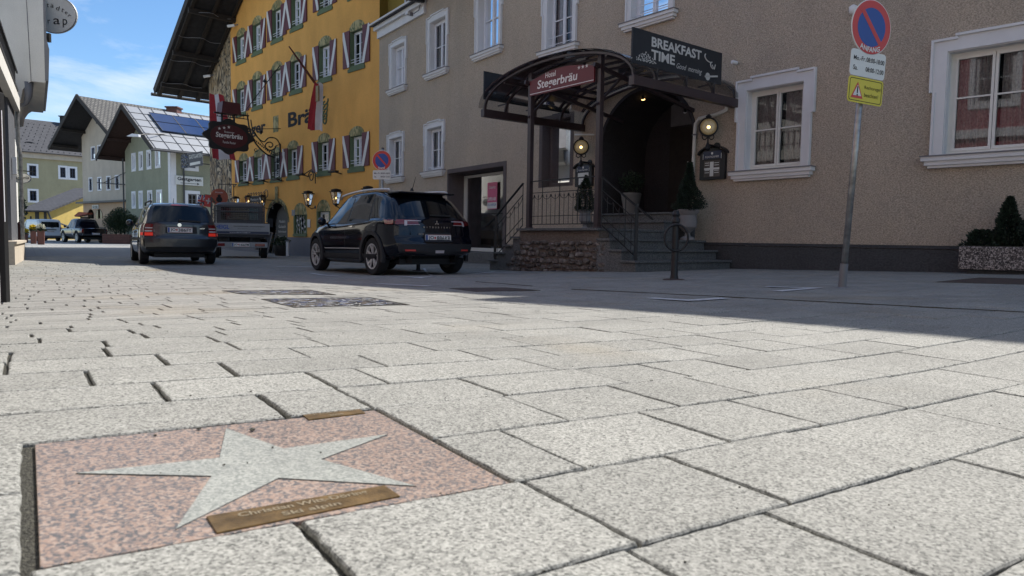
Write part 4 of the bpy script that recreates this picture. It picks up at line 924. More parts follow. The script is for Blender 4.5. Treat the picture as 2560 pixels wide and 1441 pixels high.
# ---- foliage
def leaves(m, c, rx, ry, rz, n, size, fn=None, up=.3, shell=.55):
    for _ in range(n):
        for _t in range(30):
            v = Vector((rnd.gauss(0, 1), rnd.gauss(0, 1), rnd.gauss(0, 1))).normalized()*(shell+(1-shell)*rnd.random())
            if fn is None or fn(v): break
        p = Vector(c)+Vector((v[0]*rx, v[1]*ry, v[2]*rz)); s_ = size*rnd.uniform(.6, 1.4)
        d = (v+Vector((0, 0, up))+Vector((rnd.gauss(0, .5), rnd.gauss(0, .5), rnd.gauss(0, .5)))).normalized(); x = d.cross(Vector((rnd.random()-.5, rnd.random()-.5, rnd.random()-.5))).normalized()
        m.v += [p-x*s_*.3, p+d*s_*.5-x*s_*.32, p+d*s_, p+d*s_*.5+x*s_*.32]; i = len(m.v)-4; m.f.append((i, i+1, i+2, i+3))
def conifer(name, label, base, h, r0, n, mat='leaf_dark', size=.035, grp=None, cat='conifer', prof=lambda t: 1-t, skew=(0, 0)):
    o = thing(name, label, cat, base, 0, grp); m = MB()
    for _ in range(n):
        t = rnd.random()**1.2; a = rnd.uniform(0, 6.283); r = r0*prof(t)*(.55+.5*rnd.random())*(1+.22*math.sin(a*3+t*9))
        p = Vector(base)+Vector((math.cos(a)*r+skew[0]*t*h, math.sin(a)*r+skew[1]*t*h, t*h+rnd.uniform(-.02, .02)))
        d = Vector((math.cos(a)*.7+rnd.gauss(0, .25), math.sin(a)*.7+rnd.gauss(0, .25), .7+rnd.gauss(0, .3))).normalized(); x = d.cross(Vector((rnd.random()-.5, rnd.random()-.5, .2))).normalized(); s_ = size*rnd.uniform(.7, 1.7)
        i = len(m.v); m.v += [p-x*s_*.18, p+d*s_*.5-x*s_*.22, p+d*s_, p+d*s_*.5+x*s_*.2]; m.f.append((i, i+1, i+2, i+3))
    m.build('foliage', mat, o, recalc=False)
    m = MB(); m.tube([Vector(base)-UP*.02, Vector(base)+Vector((skew[0]*h*.5, skew[1]*h*.5, h*.5)), Vector(base)+Vector((skew[0]*h*.9, skew[1]*h*.9, h*.9))], [.03, .02, .004], 6); m.build('trunk', 'wood_dark', o)
    return o
def urn(base, h, label, grp):
    o = thing('stone_urn', label, 'urn', base, 0, grp); m = MB(); k = h/.72
    m.lathe([(.17*k, 0), (.17*k, .05*k), (.07*k, .10*k), (.06*k, .17*k), (.12*k, .22*k), (.20*k, .30*k), (.215*k, .42*k), (.19*k, .58*k), (.25*k, .66*k), (.26*k, .70*k), (.22*k, .72*k)], base, n=24); m.build('bowl', 'stone_urn', o, smooth=35)
    m = MB(); m.lathe([(.001, .675*k), (.2*k, .69*k)], base, n=16, cap=False); m.build('soil', 'grit', o)
b = HS2.P(3.12, .55, gR+rs*3)
urn(b, .60, 'pale stone urn right of the doorway steps, beside the ring bollard', 'stone urns by the steps')
conifer('potted_conifer', 'dark bushy conifer in the pale urn right of the doorway, with a narrow tip', b+UP*.55, .92, .31, 9000, size=.032, grp='clipped conifers by the doorway', prof=lambda t: (1-t)**1.5*1.0+.10 if t > .12 else .55+3.5*t)
b = HS2.P(5.18, .55, gR+rs*2+.05)
m = MB(); 
b = HS2.P(5.05, 1.45, LZ); urn(b, .42, 'low pale urn on the landing behind the railing', 'stone urns by the steps')
conifer('potted_conifer', 'small dark cone shaped conifer behind the landing railing', b+UP*.38, .72, .23, 5500, size=.028, grp='clipped conifers by the doorway', prof=lambda t: (1-t**1.6) if t > .1 else .7+3*t)
s_, _ = HS2.hit(1573, 532, -.25); b = HS2.P(s_, -.30, DZ)
o = thing('flower_pot', 'tall tapering grey pot just inside the arch, left of the doors', 'pot', b)
m = MB(); m.lathe([(.15, 0), (.19, .25), (.235, .48), (.22, .50), (.20, .49)], b, n=24); m.build('pot', 'pot_grey', o, smooth=35); m = MB(); m.lathe([(.001, .44), (.2, .46)], b, n=14, cap=False); m.build('soil', 'grit', o)
o = thing('potted_shrub', 'sparse dark leafy shrub in the tall grey pot inside the arch', 'shrub', b+UP*.45); m = MB(); leaves(m, b+UP*.75, .30, .30, .24, 1100, .04, shell=.2); m.build('foliage', 'leaf', o, recalc=False)
m = MB()
for k in range(7): a = k*.9; m.tube([b+UP*.44, b+UP*.6+Vector((math.cos(a)*.08, math.sin(a)*.08, 0)), b+UP*.85+Vector((math.cos(a)*.22, math.sin(a)*.22, 0))], .006, 5)
m.build('stems', 'wood_dark', o)
# ---- ring bollards
def bollard(p, label, h=.81):
    o = thing('ring_bollard', label, 'bollard', p, 0, 'black ring bollards'); k = h/.95
    m = MB(); m.lathe([(.055, 0), (.05, .02), (.042, .06), (.042, .78*k/1), (.05, .79*k), (.05, .83*k), (.036, .85*k), (.036, .86*k), (.048, .89*k), (.03, .945*k), (.004, .95*k)], p, n=18); m.build('post', 'iron', o, smooth=40)
    m = MB(); d = Vector((p[0], p[1], 0)).normalized(); x = Vector((d[1], -d[0], 0)); x = (x+d*.15).normalized()
    m.tube([Vector(p)+UP*(.575*k)+x*(.012+.135*math.cos(a))+UP*.155*math.sin(a)-d*.05 for a in [2*math.pi*j/28 for j in range(28)]], .014, 8, True); m.build('ring', 'iron', o, smooth=True)
    m = MB(); m.lathe([(.13, -.004), (.13, .004), (.10, .012)], p, n=20); m.build('foot_plate', 'corten', o); return o
p = Gp(1685, 700); bollard(p, 'black ring bollard in front of the hotel steps', .82)
bollard(Vector((-2.02, 15.2, gz(-2.02, 15.2))), 'black ring bollard hidden behind the dark blue car, only its foot showing')
# ---- no-parking signs
def nosign(px, py, base, top, rad, word, u, label, plates, lean=True, pr=.028):
    base = Vector(base); top = Vector(top); v = (top-base).normalized(); u = Vector(u).normalized(); u = (u-v*u.dot(v)).normalized(); n = u.cross(v)
    if n[1] > 0: n = -n; 
    if u.cross(v).dot(n) < 0: pass
    o = thing('no_parking_sign', label, 'road sign', base, 0)
    m = MB(); m.tube([base-UP*.05, top], pr, 14); m.build('pole', 'galv', o, smooth=True)
    m = MB(); m.lathe([(pr*1.25, 0), (pr*1.25, .22)], base, v, 14, False); m.lathe([(.06, 0), (.05, .008)], base, n=14); m.build('sleeve', 'lead', o)
    t = (py-0); c = base+v*px+n*(pr+.02)
    m = MB(); m.lathe([(rad*.985, -.006), (rad, 0), (rad*.99, .004)], c, n, 48); m.build('disc_back', 'sign_white', o)
    m = MB(); m.lathe([(rad*.965, .0042), (rad*.965, .0052)], c, n, 48); rr = m.build('red_disc', 'sign_red', o)
    m = MB(); m.lathe([(rad*.70, .0054), (rad*.70, .0062)], c, n, 48); m.build('blue_disc', 'sign_blue', o)
    m = MB(); a = (u*.7071-v*.7071)
    a = (u*.68-v*.73).normalized(); m.bar(c-a*rad*.80+n*.0070, c+a*rad*.80+n*.0070, rad*.17, .001, n); m.build('red_bar', 'sign_red', o)
    m = MB(); m.text(word, c-v*rad*.80+n*.0085, u, v, rad*(1.0 if len(word) > 4 else .7), rad*.19, bold=.03, arc=.5); m.build('lettering', 'sign_white', o)
    for (dz, wd, ht, col, kind) in plates:
        c2 = base+v*dz+n*(pr+.02)
        def rr_(wd, ht, off, r_=.03):
            P = []
            for sx, sy, a0 in ((1, 1, 0), (-1, 1, 90), (-1, -1, 180), (1, -1, 270)):
                for k in range(5): a = math.radians(a0+k*22.5); P.append(c2+u*(sx*(wd/2-r_)+r_*math.cos(a))+v*(sy*(ht/2-r_)+r_*math.sin(a))+n*off)
            return P
        m = MB(); m.prism(rr_(wd, ht, 0), n*.004); pl = m.build('text_plate', col, o)
        if kind == 'time':
            m = MB(); m.text('Mo.-Fr.', c2-u*wd*.25+v*ht*.17+n*.006, u, v, wd*.34, ht*.17, bold=.008); m.text('08:00-18:00', c2+u*wd*.20+v*ht*.17+n*.006, u, v, wd*.52, ht*.18, bold=.01)
            m.text('Sa.', c2-u*wd*.35-v*ht*.20+n*.006, u, v, wd*.13, ht*.18, bold=.008); m.text('08:00-12:00', c2+u*wd*.20-v*ht*.20+n*.006, u, v, wd*.52, ht*.18, bold=.01); m.build('lettering', 'ink', pl)
        else:
            m = MB(); P = rr_(wd*.93, ht*.87, .005, .02); Q = rr_(wd*.90, ht*.82, .005, .018)
            for k in range(len(P)): j = (k+1) % len(P); m.quad(P[k], P[j], Q[j], Q[k])
            m.text('Rechtsregel', c2+u*wd*.19+v*ht*.12+n*.006, u, v, wd*.46, ht*.17); m.text('beachten!', c2+u*wd*.17-v*ht*.15+n*.006, u, v, wd*.40, ht*.16)
            tc_ = c2-u*wd*.24-v*ht*.04; m.bar(tc_+v*ht*.16+n*.009, tc_-v*ht*.10+n*.009, .012, .001, n); m.lathe([(.008, 0), (.008, .001)], tc_-v*ht*.17+n*.009, n, 10); m.build('lettering', 'ink', pl, recalc=False)
            for k_, mt_, of in ((1., 'sign_red', .006), (.68, 'sign_white', .0075)):
                m = MB(); m.prism([tc_+v*ht*.34*k_-v*ht*.02*(1-k_)+n*of, tc_-u*wd*.17*k_-v*ht*(.29*k_)+n*of-v*0, tc_+u*wd*.17*k_-v*ht*(.29*k_)+n*of], n*.001); m.build('warning_triangle', mt_, pl)
    m = MB()
    for dz in [px]+[q[0] for q in plates]: m.lathe([(pr*1.3, -.02), (pr*1.3, .02)], base+v*dz, v, 12); m.bar(base+v*dz, base+v*dz+n*(pr+.018), .04)
    m.lathe([(pr*1.08, 0), (pr*1.08, .02), (.004, .03)], top, v, 12); m.build('clamps', 'seam', o)
b = Gp(2105, 720); tp = Yp(2172, 12, b[1]); vv = (tp-b).normalized(); q = Yp(2169, 73, b[1]); dq = (q-b).dot(vv)
z_ = lambda px, py: (Yp(px, py, b[1])-b).dot(vv)
nosign(dq, 0, b, tp, .237, 'ANFANG', (.92, .39, 0), 'no-parking sign with a blue and red disc reading ANFANG, on a leaning pole at right', [(z_(2161, 165), .42, .225, 'sign_white', 'time'), (z_(2156, 231), .42, .222, 'sign_yellow', 'warn')])
b = Vector((-3.2, 17.3, gz(-3.2, 17.3))); tp = Yp(950, 372, 17.3); tp.x = b.x+.02; z2 = lambda px, py: Yp(px, py, 17.3)[2]-b.z
nosign(z2(950, 402), 0, b, tp, .24, 'ENDE', (.985, -.17, 0), 'small no-parking sign with a blue and red disc reading ENDE, behind the dark blue car', [(z2(949, 438), .45, .22, 'sign_white', 'time')], pr=.03)
# ---- planter at the right edge
b = Gp(2393, 685); P0 = Vector((b.x, b.y, b.z)); uu = -HS1.u; nn = -HS1.n
o = thing('concrete_planter', 'low washed aggregate concrete planter against the hotel wall at the right edge', 'planter', P0+uu*.9)
tz = Yp(2395, 616, b.y)[2]
PW = Wall((P0.x+uu.x*1.9, P0.y+uu.y*1.9), (P0.x, P0.y))
m = MB(); m.wbox(PW, 0, PW.L, -.62, 0, b.z+.07, tz); m.build('trough', 'aggregate', o, bevel=.02); m = MB(); m.wbox(PW, .1, PW.L-.1, -.55, -.08, b.z, b.z+.07); m.build('feet', 'plinth', o); m = MB(); m.wbox(PW, .06, PW.L-.06, -.56, -.06, tz, tz+.01); m.build('soil', 'grit', o)
conifer('dwarf_conifer', 'tall pointed dark conifer in the concrete planter', PW.P(PW.L-.52, -.3, tz), .68, .22, 6500, size=.034, grp='conifers in the concrete planter', prof=lambda t: (1-t)**.8*(1 if t > .1 else .8))
conifer('dwarf_conifer', 'low spreading dark conifer at the left end of the concrete planter', PW.P(PW.L-.22, -.3, tz), .22, .24, 2600, size=.034, grp='conifers in the concrete planter', prof=lambda t: 1-t*.6)
o = thing('rounded_shrub', 'rounded dark shrub in the concrete planter, cut by the right picture edge', 'shrub', PW.P(PW.L-1.0, -.3, tz)); m = MB(); leaves(m, PW.P(PW.L-.98, -.3, tz+.22), .38, .28, .26, 6000, .03, fn=lambda v: v[2] > -.7, shell=.4); m.build('foliage', 'leaf_dark', o, recalc=False)
m = MB(); m.tube([PW.P(PW.L-.98, -.3, tz), PW.P(PW.L-.98, -.3, tz+.3)], .02, 6); m.build('stem', 'wood_dark', o)
# ================================================================ yellow inn with painted corner
YW = Wall((-4.99, 26.4), (-4.99-.682*20, 26.4+.731*20))
inn = thing('yellow_inn', 'tall yellow inn with red and white shutters and a wide overhanging gable roof', 'building', (-10, 33, -.5))
YE = 16.85; RS = 8.5; zr = lambda s: 20.2-.68*s if s > RS else 20.2-.68*RS-.42*(RS-s)
yh = []
def shutter(par, W, s0, s1, z0, z1, right):      # s grows to the left in the picture
    m = MB(); m.wbox(W, s0, s1, .015, .05, z0, z1); o = m.build('shutter', 'shutter_red', par)
    w_ = s1-s0; h = z1-z0
    P = [(0, 1), (.20, 1), (1, .10), (1, 0), (.72, 0), (0, .80)]       # from the outer top corner to the inner bottom one
    if right: q = [(s0+a*w_, z0+b*h) for a, b in P]                     # outer edge is s0 for the right hand leaf
    else: q = [(s1-a*w_, z0+b*h) for a, b in P]
    m = MB(); m.prism([W.P(a, .05, b) for a, b in q], W.n*.004); m.build('painted_band', 'shutter_white', o)
def inn_window(pr, sh=True, rail=True, dp=.24):
    xL, xR, yT, yB = pr; s0, s1, z0, z1 = px_rect(YW, xL, xR, yT, yB)
    w_ = .90; s0 = s1-w_; 
    m = MB(); W = YW; g = .13; c = (s0+s1)/2; r = (s1-s0)/2+g
    m.wbox(W, s0-g, s0, 0, .012, z0-.1, z1); m.wbox(W, s1, s1+g, 0, .012, z0-.1, z1); m.wbox(W, s0, s1, 0, .012, z0-.1, z0)
    m.wbox(W, s0-g-.03, s1+g+.03, 0, .05, z0-.22, z0-.1)
    wn = m.build('window', 'green_trim', inn)
    m = MB(); n = 14; m.prism([W.P(c+r*math.cos(math.pi*k/n), 0, z1+.36*math.sin(math.pi*k/n)) for k in range(n+1)], W.n*.012); m.build('painted_arch', 'green_orn', wn)
    m = MB(); lining(m, W, s0, s1, z0, z1, dp); m.build('reveal', 'green_trim', wn)
    sashes(W, s0+.012, s1-.012, z0+.012, z1-.012, -dp+.09, wn, (.33, .66), 2, 'white', None)
    if rail:
        m = MB()
        for q in (.14, .24): m.tube([W.P(s0, -.01, z0+q), W.P(s1, -.01, z0+q)], .012, 5)
        m.build('railing', 'white', wn)
    if sh: shutter(inn, W, s0-.02-.50, s0-.02, z0-.02, z1+.06, True); shutter(inn, W, s1+g*.2, s1+g*.2+.50, z0-.02, z1+.06, False)
    yh.append((s0, s1, z0, z1))
A, Bz = 3.431, 3.275
for l, r_, t, b_ in ((1705, 1800, 278, 575), (1437, 1525, 405, 680), (1195, 1268, 535, 780), (1035, 1092, 610, 850), (868, 916, 692, 918), (733, 775, 772, 975),
                     (1440, 1525, -190, 85), (1200, 1270, -5, 240), (1035, 1092, 95, 345), (868, 916, 222, 452), (733, 775, 322, 528), (1700, 1800, -330, -40)):
    inn_window((l/A+380, r_/A+380, t/A, b_/A))
for l, r_, t, b_ in ((1232, 1318, 335, 585), (972, 1045, 385, 620), (725, 785, 440, 655), (588, 630, 490, 675), (447, 487, 505, 695), (327, 358, 535, 705)):
    inn_window((l/Bz+500, r_/Bz+500, t/Bz+240, b_/Bz+240))
# ground floor niches
def niche(l, r_, yt, yb, kind):
    l, r_, yt, yb = l/Bz+500, r_/Bz+500, yt/Bz+240, yb/Bz+240
    s0, s1, z0, z1 = px_rect(YW, l, r_, yt, yb); W = YW; zs = z1-(s1-s0)*.35
    g = .10; m = MB(); m.wbox(W, s0-g, s0, 0, .012, z0-.06, zs); m.wbox(W, s1, s1+g, 0, .012, z0-.06, zs); m.wbox(W, s0-g, s1+g, .0, .05, z0-.12, z0-.001)
    wn = m.build('window', 'green_trim', inn)
    m = MB(); n = 12; c, r = (s0+s1)/2, (s1-s0)/2+g; m.prism([W.P(c+r*math.cos(math.pi*k/n), 0, zs+(z1-zs+.14)*math.sin(math.pi*k/n)) for k in range(n+1)], W.n*.014); m.build('painted_arch', 'green_orn', wn)
    m = MB(); lining(m, W, s0, s1, z0, zs, .3); m.build('reveal', 'green_trim', wn)
    if kind == 'grille':
        m = MB()
        for k in range(5): q = s0+(s1-s0)*(k+.5)/5; m.tube([W.P(q+.04*math.sin(j*1.3+k*3), -.06, z0+(zs-z0)*j/16) for j in range(17)], .012, 5)
        for k in range(9): m.lathe([(.05, 0), (.055, .004), (.03, .006)], W.P(s0+(s1-s0)*((k*37 % 10)/10*.8+.1), -.05, z0+.1+(zs-z0-.2)*k/9), W.n, 8)
        m.build('grille', 'chalk', wn); sashes(W, s0+.02, s1-.02, z0+.02, zs-.02, -.22, wn, (.5,), 2, 'green_trim', None)
    else: sashes(W, s0+.02, s1-.02, z0+.02, zs-.02, -.12, wn, (.6,), 1, 'white', 'curtain')
    yh.append((s0, s1, z0, zs))
niche(775, 868, 905, 1130, 'grille'); niche(965, 1058, 880, 1120, 'plain'); niche(372, 398, 950, 1090, 'plain'); niche(450, 495, 930, 1090, 'plain')
# arched door
a0, _ = YW.hit(555/Bz+500, 600); a1, _ = YW.hit(718/Bz+500, 600); _, zt = YW.hit(636/Bz+500, 878/Bz+240); dR2, dL2 = sorted((a0, a1)); zsp = zt-(dL2-dR2)*.42
yh.append((dR2, dL2, -1.2, zt))
wl = MB(); wall_sheet(wl, YW, 0, 13.85, -1.2, zr(13.85), yh)
P = arch_fill(wl, YW, dR2, dL2, zsp, zt)
# the gable triangle above
wl.poly([YW.P(0, 0, zr(13.85)), YW.P(13.85, 0, zr(13.85)), YW.P(RS, 0, zr(RS)), YW.P(0, 0, zr(0))])
wl.build('wall', 'yellow_wall', inn, recalc=False)
m = MB(); m.poly([YW.P(13.85, 0, -1.2), YW.P(YE, 0, -1.2), YW.P(YE, 0, zr(YE)), YW.P(13.85, 0, zr(13.85))]); m.quad(YW.P(YE, 0, -1.2), YW.P(YE, -14, -1.2), YW.P(YE, -14, zr(YE)), YW.P(YE, 0, zr(YE))); m.build('painted_wall', 'mural', inn, recalc=False)
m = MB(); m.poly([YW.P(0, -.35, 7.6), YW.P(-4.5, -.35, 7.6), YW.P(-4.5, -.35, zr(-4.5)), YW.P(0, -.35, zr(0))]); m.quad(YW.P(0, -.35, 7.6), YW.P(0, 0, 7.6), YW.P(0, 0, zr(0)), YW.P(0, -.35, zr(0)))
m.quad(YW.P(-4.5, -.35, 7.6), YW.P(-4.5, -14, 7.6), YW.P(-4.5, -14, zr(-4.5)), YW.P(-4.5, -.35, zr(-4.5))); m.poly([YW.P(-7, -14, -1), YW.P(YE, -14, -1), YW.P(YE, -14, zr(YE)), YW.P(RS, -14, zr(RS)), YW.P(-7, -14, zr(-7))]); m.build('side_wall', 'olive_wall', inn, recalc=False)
m = MB(); m.wbox(YW, 0, dR2-.02, 0, .03, -1.3, .32); m.build('plinth', 'grey_plinth', inn)
m = MB(); m.wbox(YW, dL2+.02, YE, 0, .03, -1.3, .25); m.build('plinth', 'grey_plinth', inn)
m = MB(); m.tube([YW.P(-1.3, -.25, 7.6), YW.P(-1.3, -.25, 9.6)], .05, 6); m.build('rain_pipe', 'white', inn)
RO = 2.3; ES = 18.3
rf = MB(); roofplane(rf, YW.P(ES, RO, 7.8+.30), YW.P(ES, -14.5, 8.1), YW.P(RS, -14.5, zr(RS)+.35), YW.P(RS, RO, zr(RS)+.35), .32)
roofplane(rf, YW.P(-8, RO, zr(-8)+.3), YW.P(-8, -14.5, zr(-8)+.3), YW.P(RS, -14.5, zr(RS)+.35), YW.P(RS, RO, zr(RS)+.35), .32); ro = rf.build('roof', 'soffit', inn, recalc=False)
m = MB(); zz = lambda s, k=0: zr(s)-.02+k if s > RS else zr(s)+k
for o_ in (.15, 1.1, 2.12):                      # purlins and rafters under the boarding
    m.bar(YW.P(ES-.1, o_, 7.8-.05), YW.P(RS, o_, zr(RS)-.02), .16, .22)
m.build('rafters', 'wood_dark', ro)
for s_ in (17.4, 15.5, 13.2, 11, 8.6, 6.2): m = MB(); m.bar(YW.P(s_, -.1, zz(s_, -.16)), YW.P(s_, RO-.05, zz(s_, -.16)), .18, .24); m.build('purlin', 'wood_dark', ro)
m = MB(); m.bar(YW.P(ES+.02, RO+.02, 7.93), YW.P(RS, RO+.02, zr(RS)+.2), .05, .36); m.build('verge_board', 'wood_dark', ro)
m = MB(); m.tube([YW.P(ES+.10, RO+.15, 7.78), YW.P(ES+.10, -14, 7.78)], .09, 8); m.build('gutter', 'seam', ro)
m = MB()
for k in range(4): q = 13+k*1.35; m.tube([YW.P(q+.25*math.sin(j), .3+j*.22, zz(q, -.34)) for j in range(10)], .015, 4)
m.build('cable', 'lead', ro)
for px, py, lab in ((577, 63, 'small white camera under the soffit above the painted corner'), (517, 189, 'small white camera under the lower end of the wide soffit')):
    s_, z = YW.hit(px, py, .3); r = thing('security_camera', lab, 'camera', YW.P(s_, 0, z)); m = MB(); m.tube([YW.P(s_-.1, .15, z), YW.P(s_+.16, .4, z-.05)], .07, 8); m.build('body', 'white', r); m = MB(); m.tube([YW.P(s_-.1, .15, z), YW.P(s_-.15, 0, z+.05)], .03, 5); m.build('mount', 'lead', r)
# door leaf, chalkboard
m = MB(); m.wbox(YW, dR2, dL2, -.5, -.44, -1.2, zt); dd = m.build('door', 'wood_dark', inn)
m = MB(); n = 14
for k in range(n):
    a, b = P[k*20//n], P[min(20, (k+1)*20//n)]; m.prism([YW.P(a[0], -.4, a[1]), YW.P(b[0], -.4, b[1]), YW.P(b[0]*1+(b[0]-(dR2+dL2)/2)*.10, -.4, b[1]+.1), YW.P(a[0]+(a[0]-(dR2+dL2)/2)*.10, -.4, a[1]+.1)], YW.n*.42)
m.build('door_arch', 'black_paint', inn)
m = MB(); c_ = (dR2+dL2)/2; pr = [YW.P(c_+(q-c_)*1.16, 0, zsp+(z-zsp)*1.25) for q, z in P]; q2 = [YW.P(q, 0, z) for q, z in P]
for k in range(20): m.prism([q2[k], q2[k+1], pr[k+1], pr[k]], YW.n*.02)
m.wbox(YW, c_-.14, c_+.14, .02, .05, zt+.02, zt+.75); m.build('painted_arch', 'green_orn', inn)
cb = thing('menu_blackboard', 'large arched blackboard with chalk lines filling the dark doorway of the yellow inn', 'blackboard', YW.P(c_, -.2, -.9))
m = MB(); m.prism([YW.P(c_-.62, -.30, -.7), YW.P(c_+.75, -.30, -.7), YW.P(c_+.75, -.30, zsp), YW.P(c_+.5, -.30, zt-.35), YW.P(c_, -.30, zt-.12), YW.P(c_-.45, -.30, zt-.35), YW.P(c_-.62, -.30, zsp)], YW.n*.04); m.build('board', 'slate_board', cb)
m = MB(); ti = 0
for k, (tx, w_) in enumerate((('Nudeln', .62), ('Gulasch', .74), ('Schnitzel', .8), ('Tagesmenü', .85), ('Knödel', .6), ('Salat', .55), ('Suppe', .5), ('Strudel', .7), ('Kaffee', .6))):
    m.text(tx, YW.P(c_+.05, -.25, zsp+.05-k*.235), -YW.u, UP, w_, .13 if k < 2 else .09)
m.build('lettering', 'chalk', cb)
# wall lettering
bl = thing('painted_lettering', 'black painted lettering naming the inn across the yellow wall', 'lettering', YW.P(6, 0, 4.5))
def ywt(txt, x0, x1, yt, yb, bold=.03, shear=0):
    sA, zA = YW.hit(x0, yb, .012); sB, zB = YW.hit(x1, yb, .012); _, zT = YW.hit(x0, yt, .012)
    m = MB(); m.text(txt, YW.P((sA+sB)/2, .012, (zA+zT)/2), -YW.u, UP, abs(sA-sB), zT-zA, bold=bold, shear=shear); return m
for nm, t_, x0, x1, yt, yb in (('word', 'Bräu', 720, 805, 283, 320), ('word', 'Steger', 597, 664, 318, 352)):
    m = ywt(t_, x0, x1, yt, yb); m.build(nm, 'ink', bl)
def px_panel(W, x0, x1, yt, yb, o, mat, name, par, th=.02):
    sA, zb = W.hit(x0, yb, o); sB, _ = W.hit(x1, (yt+yb)/2, o); _, zt_ = W.hit(x0, yt, o); sA, sB = sorted((sA, sB)); m = MB(); m.wbox(W, sA, sB, o-th, o, zb, zt_); return m.build(name, mat, par), (sA, sB, zb, zt_)
r = thing('painted_ornament', 'narrow green painted ornament panel between the two words on the yellow wall', 'ornament', YW.P(7, 0, 4)); px_panel(YW, 683, 695.5, 292, 332, .012, 'green_orn', 'panel', r, .01)
r = thing('painted_scroll', 'green painted scroll beside the hanging flag on the yellow wall', 'ornament', YW.P(3, 0, 4.6)); m = MB()
for k in range(5):
    s_, z = YW.hit(812, 300-k*12, .015); m.tube([YW.P(s_+.28*math.sin(a)*(.5+k*.12), .015, z+.16*math.cos(a)*(1)) for a in [j*.5 for j in range(11)]], .035, 5)
m.build('scrollwork', 'green_trim', r)
for lab, px in (('metal sign plate left of the grille window on the yellow inn', (729, 737, 525, 540)), ('pale notice plate between the two ground floor windows of the yellow inn', (768, 775, 549, 569)), ):
    r = thing('wall_plate', lab, 'sign plate', YW.P(*[YW.hit(px[0], px[2])[0], 0, 1])); px_panel(YW, *px, .03, 'sticker' if px[0] > 760 else 'menu_blue', 'plate', r)
# lanterns
def lantern(pxc, pyt, pyb, label, grp='brass lit lanterns on the yellow inn', o_=.32):
    s_, zt_ = YW.hit(pxc, pyt, o_); _, zb = YW.hit(pxc, pyb, o_); h = zt_-zb
    r = thing('wall_lantern', label, 'lantern', YW.P(s_, 0, zb), 0, grp); c = YW.P(s_, o_, zb); k = h
    def ring(w_, z): return [c+YW.u*x*w_+YW.n*y*w_+UP*z for x, y in ((-1, -1), (1, -1), (1, 1), (-1, 1))]
    def loft(m, secs):
        for (w0, z0), (w1, z1) in zip(secs, secs[1:]):
            a, b = ring(w0, z0), ring(w1, z1)
            for j in range(4): m.quad(a[j], a[(j+1) % 4], b[(j+1) % 4], b[j])
        m.poly(ring(*secs[0])); m.poly(ring(*secs[-1]))
    m = MB(); loft(m, [(k*.27, k*.80), (k*.28, k*.84), (k*.19, k*.86), (k*.21, k*.94), (k*.14, k*.97), (k*.04, k)]); m.build('roof', 'wood_dark', r)
    m = MB()
    for x, y in ((-1, -1), (1, -1), (1, 1), (-1, 1)): m.bar(c+YW.u*x*k*.12+YW.n*y*k*.12+UP*k*.16, c+YW.u*x*k*.22+YW.n*y*k*.22+UP*k*.80, k*.028)
    loft(m, [(k*.03, 0), (k*.05, k*.06), (k*.13, k*.12), (k*.125, k*.17)])
    for z, w_ in ((.5, .172),): 
        a = ring(k*w_, k*z)
        for j in range(4): m.bar(a[j], a[(j+1) % 4], k*.018)
    m.build('frame', 'iron', r)
    m = MB(); loft(m, [(k*.115, k*.17), (k*.205, k*.79)]); m.build('panes', 'lantern_glass', r)
    m = MB(); m.lathe([(.001, -.03), (.035, 0), (.025, .04), (.001, .07)], c+UP*k*.45, n=8); m.build('bulb', 'lamp_glow', r)
    m = MB(); m.tube([c+UP*.03, YW.P(s_, o_*.5, zb-.06), YW.P(s_, 0, zb+.02)], .018, 6); m.lathe([(.07, 0), (.07, .015)], YW.P(s_, 0, zb+.02), YW.n, 8); m.build('bracket', 'iron', r)
for a, lab in (((770.5, 477, 519), 'lit lantern above the grille window, left of the bigger lantern'), ((840, 472, 517), 'lit lantern nearest the dark blue car, above the white framed window'), ((920, 465, 510), 'lantern behind the ENDE sign, its lower half hidden by the dark blue car'), ((589, 491, 522), 'lit lantern left of the ornate double lantern bracket')):
    lantern(*a, lab)
r = thing('lantern_bracket', 'ornate iron frame with small signboard linking two lanterns left of the inn door', 'bracket', YW.P(9, .4, 1.8))
m = MB(); sA, zA = YW.hit(622, 500, .5); sB, zB = YW.hit(660, 500, .5)
for z in (zA-.12, zA+.14): m.bar(YW.P(sA, .5, z), YW.P(sB, .5, z), .035)
for j in range(7):
    q = sA+(sB-sA)*j/6; m.tube([YW.P(q+.09*math.cos(a)*(1-a*.1), .5, zA-.22+.09*math.sin(a)*(1-a*.1)) for a in [k*.7 for k in range(9)]], .014, 4)
    m.tube([YW.P(q+.09*math.cos(a)*(1-a*.1), .5, zA+.24+.09*math.sin(a)*(1-a*.1)) for a in [k*.7 for k in range(9)]], .014, 4)
m.tube([YW.P(sB-.25+.22*math.cos(a)*(1-a*.07), .5, zA+.2+.22*math.sin(a)*(1-a*.07)) for a in [k*.5 for k in range(16)]], .016, 4)
m.bar(YW.P(sA, 0, zA), YW.P(sA, .5, zA), .03); m.bar(YW.P(sB, 0, zB), YW.P(sB, .5, zB), .03); m.build('frame', 'iron', r); m = MB(); m.wbox(YW, min(sA, sB)+.1, max(sA, sB)-.1, .49, .51, zA-.1, zA+.12); m.build('signboard', 'wood_dark', r)
m = MB(); m.text('Restaurant', YW.P((sA+sB)/2, .514, zA), -YW.u, UP, abs(sA-sB)*.7, .12); m.build('lettering', 'chalk', r)
lantern(621, 488, 518, 'lantern at the left end of the ornate double bracket', o_=.5); lantern(656, 487, 519, 'lantern at the right end of the ornate double bracket', o_=.5)
